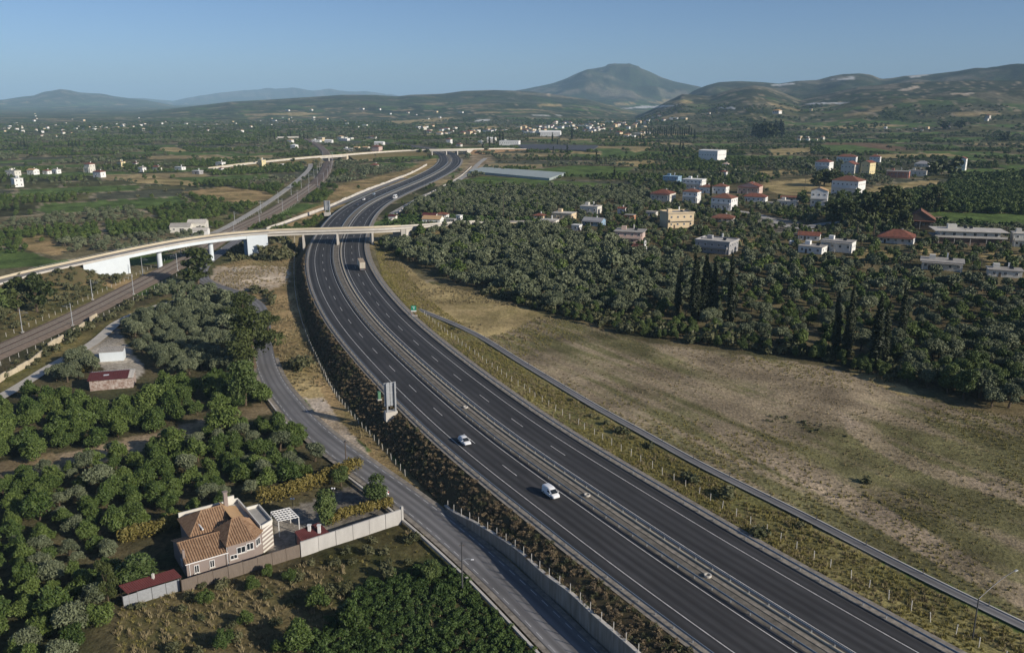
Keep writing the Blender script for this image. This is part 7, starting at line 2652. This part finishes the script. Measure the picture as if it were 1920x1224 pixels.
for kd, (nm, cat_, desc, mass, mlab) in NAMES.items():
    A = np.concatenate(PTS[kd]) if PTS[kd] else np.zeros((0, 5))
    if not len(A):
        continue
    z = surface(A[:, 0], A[:, 1])
    px, py, dep = project(A[:, 0], A[:, 1], z + 1.5)
    vis = (dep > 1) & (px > -60) & (px < 1980) & (py < 1290)
    A, z, px, py, dep = A[vis], z[vis], px[vis], py[vis], dep[vis]
    inside = (px > 3) & (px < 1917) & (py > 5) & (py < 1219)
    nat = {'olive': 4.0, 'orange': 4.0, 'broad': 7.6, 'pine': 9.4, 'cypress': 12.6, 'shrub': 1.4, 'vine': 1.5}[kd]
    app = A[:, 4] * nat / dep * inside
    single_lab = np.array([not REG[int(r)].startswith(('in ', 'on ', 'of ', 'among', 'beside', 'between', 'around', 'near', 'at ', 'scrub', 'tall scrub', 'weeds', 'vines')) for r in A[:, 3]])
    app = np.where(single_lab & inside, app + 1e3, app)
    order = np.argsort(-app)
    if LIM[kd]:
        ind = [i for i in order[:LIM[kd]] if app[i] > 0]
    else:
        ind = [i for i in order if single_lab[i] and inside[i]]
    seeds = 8 if kd in ('olive', 'orange') else 5
    protos = {}
    for q, i in enumerate(ind):
        lod = 0 if dep[i] < 330 else 1 if dep[i] < 800 else 2
        sd_ = int(rng.integers(seeds))
        crown, trunk, whole = plant_parts(kd, lod, sd_)
        reg = REG[int(A[i, 3])]
        if (lod, sd_) not in protos:
            e = empty(nm)
            if trunk is None:
                put('foliage', crown, e)
            else:
                put('crown', crown, e)
                put('trunk', trunk, e)
            protos[(lod, sd_)] = (e, list(e.children))
            o = e
        else:
            src, kids = protos[(lod, sd_)]
            o = src.copy()
            col.objects.link(o)
            for kch in kids:
                c = kch.copy()
                col.objects.link(c)
                c.parent = o
        o.location = (A[i, 0], A[i, 1], z[i] - .05)
        tilt = .07 if kd in ('olive', 'orange', 'broad') else .02
        o.rotation_euler = (rng.normal(0, tilt), rng.normal(0, tilt), rng.uniform(0, 6.28))
        qx_ = math.exp(rng.normal(0, .09 if tilt > .05 else .03))
        o.scale = (A[i, 2] * qx_, A[i, 2] / qx_, A[i, 4])
        if single_lab[i]:
            o['label'] = reg
            o['group'] = desc + ' trees standing alone or in small groups' if kd in ('cypress', 'pine') else desc + 's standing alone or in small groups'
        else:
            sz = A[i, 4] / SIZE_[kd]
            o['label'] = ('small ' if sz < .88 else 'large ' if sz > 1.12 else '') + desc + ' ' + SHORT.get(reg, reg) + ', ' + landmark(A[i, 0], A[i, 1])
            o['group'] = desc + 's ' + reg
        o['category'] = cat_
    rest = np.setdiff1d(np.arange(len(A)), np.array(ind, int))
    COUNT[kd] = (len(ind), len(rest))
    if len(rest):
        B, zb, db = A[rest], z[rest], dep[rest]
        lod = np.where(db < 330, 0, np.where(db < 800, 1, 2))
        if kd in ('shrub', 'vine'):
            lod = np.where(db < 200, 0, np.where(db < 420, 1, 2))
        nv = 4
        var = lod * nv + rng.integers(0, nv, len(B))
        metas = [plant_parts(kd, l, s_)[2] for l in range(3) for s_ in range(nv)]
        scatter(mass, np.column_stack([B[:, 0], B[:, 1], zb - .05]), B[:, 2], rng.uniform(0, 6.28, len(B)), var, metas, mlab, B[:, 4])
print('plants', COUNT)

# ---- two palms
def palm(px, py, hpx, lab):
    p = gp(px, py)
    h = hpx / ppm(p)
    e = tag(empty('palm_tree', tuple(p)), lab, 'palm tree')
    MB().tube((0, 0, -.3), (.1, 0, h * .78), .34, .26, 8).build('trunk', M['bark'], e)
    rg = np.random.default_rng(int(px))
    V, T = [], []
    for k in range(34):
        a, el = rg.uniform(0, 6.28), rg.uniform(-.5, 1.2)
        pr = np.array([.1, 0, h * .78])
        L_ = rg.uniform(2.0, 2.8)
        for s_ in range(4):
            el2 = el - s_ * .45
            nx = pr + np.array([math.cos(a) * math.cos(el2), math.sin(a) * math.cos(el2), math.sin(el2)]) * L_ / 4
            sd2 = np.array([-math.sin(a), math.cos(a), 0]) * .28 * (1 - s_ * .2)
            V += [pr - sd2, nx - sd2 * .8, nx + sd2 * .8, pr + sd2]
            T.append(rg.random())
            pr = nx
    put('crown', leaf_mesh('crown', [('q', np.array(V), np.array(T), 0)], [LEAF['shrub']]), e)
palm(1606, 449, 38, 'left palm of two beside the dark village pines')
palm(1637, 449, 40, 'right palm of two beside the dark village pines')
palm(704, 306, 20, 'far palm by the red roofed house between railway and motorway')

# ---- hedges of the garden
def hedge(pts, w, h, lab, lk='hedge', seed=3):
    P = resample(onlefts(pts), 1.2, 0)
    c = P.mean(0)
    rg = np.random.default_rng(seed)
    B = [(p[0] - c[0] + rg.normal(0, .15), p[1] - c[1] + rg.normal(0, .15), h * rg.uniform(.45, .6), w * rg.uniform(.45, .6), w * rg.uniform(.45, .6), h * rg.uniform(.42, .55)) for p in P]
    V, t = leaves(rg, B, len(P) * 230, .34)
    V[:, 2] = np.maximum(V[:, 2], .02)
    e = tag(empty('hedge', tuple(c)), lab, 'hedge', 'hedges round the villa garden')
    put('foliage', leaf_mesh('foliage', [('q', V, t, 0)], [LEAF[lk]]), e)
hedge([(668, 882), (640, 895), (590, 915), (530, 935), (490, 945)], 2.4, 3.2, 'golden green hedge above the villa terrace running to the lower road')
hedge([(345, 985), (300, 1000), (255, 1012), (225, 1020)], 2.2, 3.0, 'golden green hedge behind the left side of the villa', seed=5)
hedge([(620, 985), (660, 968), (700, 958), (738, 950)], 1.8, 2.2, 'mixed hedge behind the white garden wall', seed=9)
hedge([(1090, 456), (1130, 464), (1170, 472)], 1.8, 1.8, 'clipped dark hedge below the pink house', 'orange', 11)
hedge([(158, 697), (170, 696)], 1.5, 1.8, 'yellow flowering bush beside the white lane', 'hedge', 12)

# ---- grass and weeds: tufts on dry ground, verge and banks
def tuft(seed, lk, n=26, h=.55, spread=.55):
    rg = np.random.default_rng(seed)
    V = []
    for k in range(n):
        a, q = rg.uniform(0, 6.28), rg.uniform(0, spread)
        b_ = np.array([math.cos(a) * q, math.sin(a) * q, 0])
        lean = np.array([rg.normal(0, .18), rg.normal(0, .18), h * rg.uniform(.6, 1.3)])
        s_ = np.array([math.cos(a + 1.2), math.sin(a + 1.2), 0]) * rg.uniform(.03, .075)
        V += [b_ - s_, b_ + s_, b_ + lean + s_ * .4, b_ + lean - s_ * .4]
    return leaf_mesh('tuft', [('q', np.array(V), rg.random(n), 0)], [LEAF[lk]])
def grass(name, polys, sp, lk, label, sc=(.7, 1.5), mw=16.7, prob=.8, patch=None, nmax=60000):
    XX, YY = [], []
    for poly in polys:
        x, y = grid_in(poly, sp, .3, .5, prob)
        k = keep_clear(x, y, mw, -1.2)
        x, y = x[k], y[k]
        if patch:
            k = fbm(x / patch[0], y / patch[0], 3, 61) + rng.normal(0, .05, x.shape) > patch[1]
            x, y = x[k], y[k]
        XX.append(x)
        YY.append(y)
    x, y = np.concatenate(XX), np.concatenate(YY)
    z = height(x, y)
    scatter(name, np.column_stack([x, y, z]), rng.uniform(*sc, len(x)), rng.uniform(0, 6.28, len(x)), rng.integers(0, 3, len(x)), [tuft(s_, lk) for s_ in (1, 2, 3)], label)
    COUNT[name] = len(x)
CV = {}
for nm, poly in COVER:
    CV.setdefault(nm, []).append(poly)
grass('dry_grass', [CV['dry'][0], CV['straw'][0], CV['straw'][1], CV['dryweeds'][0], CV['straw'][2]], 1.4, 'dry', 'straw coloured dry grass on waste ground and field edges', (.6, 1.25), 17.5, .75, (22, .47))
grass('green_grass', [CV['verge'][0]], .75, 'green', 'yellow green grass on the verge right of the motorway', (.35, .9), 16.8, .8, (9, .36))
grass('verge_straw', [CV['verge'][0]], .95, 'dry', 'straw coloured grass on the verge right of the motorway', (.35, .95), 16.8, .8, (7, .42))
grass('field_weeds', [CV['field'][0], CV['dryweeds'][0]], 1.1, 'green', 'green weeds in patches on the dry field', (.3, .75), 17, .8, (30, .555))
grass('field_straw', [CV['field'][0]], 1.5, 'dry', 'short dry stalks on the worked field', (.3, .7), 17, .6, (16, .47))
# brown scrub on the motorway embankment
qx, qy, qz = [], [], []
nE = len(EMB_FOOT)
for i in range(nE):
    L_ = np.linalg.norm(EMB_FOOT[i] - EMB_TOP[i])
    if EMB_TOP[i, 1] > 430:
        continue
    for k in range(int(L_ * 3.2)):
        t = rng.uniform(.04, .98)
        j = min(nE - 1, i + 1)
        f = rng.random()
        a = EMB_TOP[i] * (1 - f) + EMB_TOP[j] * f
        b_ = EMB_FOOT[i] * (1 - f) + EMB_FOOT[j] * f
        q = a * (1 - t) + b_ * t
        qx.append(q[0]); qy.append(q[1]); qz.append(q[2])
n_ = len(qx)
if n_:
    rgE = np.random.default_rng(4)
    def scrubmesh(seed, lk, n=90, size=.26):
        rg = np.random.default_rng(seed)
        V, t = leaves(rg, blobs_for('shrub', rg), n, size)
        V[:, 2] = np.maximum(V[:, 2], 0)
        return leaf_mesh('tuft', [('q', V, t, 0)], [LEAF[lk]])
    varE = np.where(fbm(np.array(qx) / 7, np.array(qy) / 7, 3, 91) > .52, 3, 0) + rgE.integers(0, 3, n_)
    scatter('embankment_scrub', np.column_stack([qx, qy, np.array(qz) - .1]), rgE.uniform(.28, .72, n_), rgE.uniform(0, 6.28, n_), varE,
            [scrubmesh(1, 'brown'), scrubmesh(2, 'brown'), tuft(7, 'dry', 30, .7), scrubmesh(3, 'brown'), tuft(8, 'dry', 26, .7), scrubmesh(4, 'shrub')], 'brown scrub and dry weeds covering the motorway embankment')
print('plants', COUNT)
# rubble on the bare plot by the overpass
rb = MB()
for k in range(75):
    px_, py_ = rng.uniform(430, 545), rng.normal(505, 3.5)
    p = onleft(px_, py_)
    s_ = rng.uniform(.2, .8)
    rb.box((p[0], p[1], p[2] - .15), (s_, s_ * rng.uniform(.5, 1.2), s_ * .7), rng.uniform(0, 3), 0, rng.uniform(.5, .9))
tag(rb.build('rubble', M['concrete']), 'pale rubble dumped in a line on the bare plot', None, None, 'stuff')
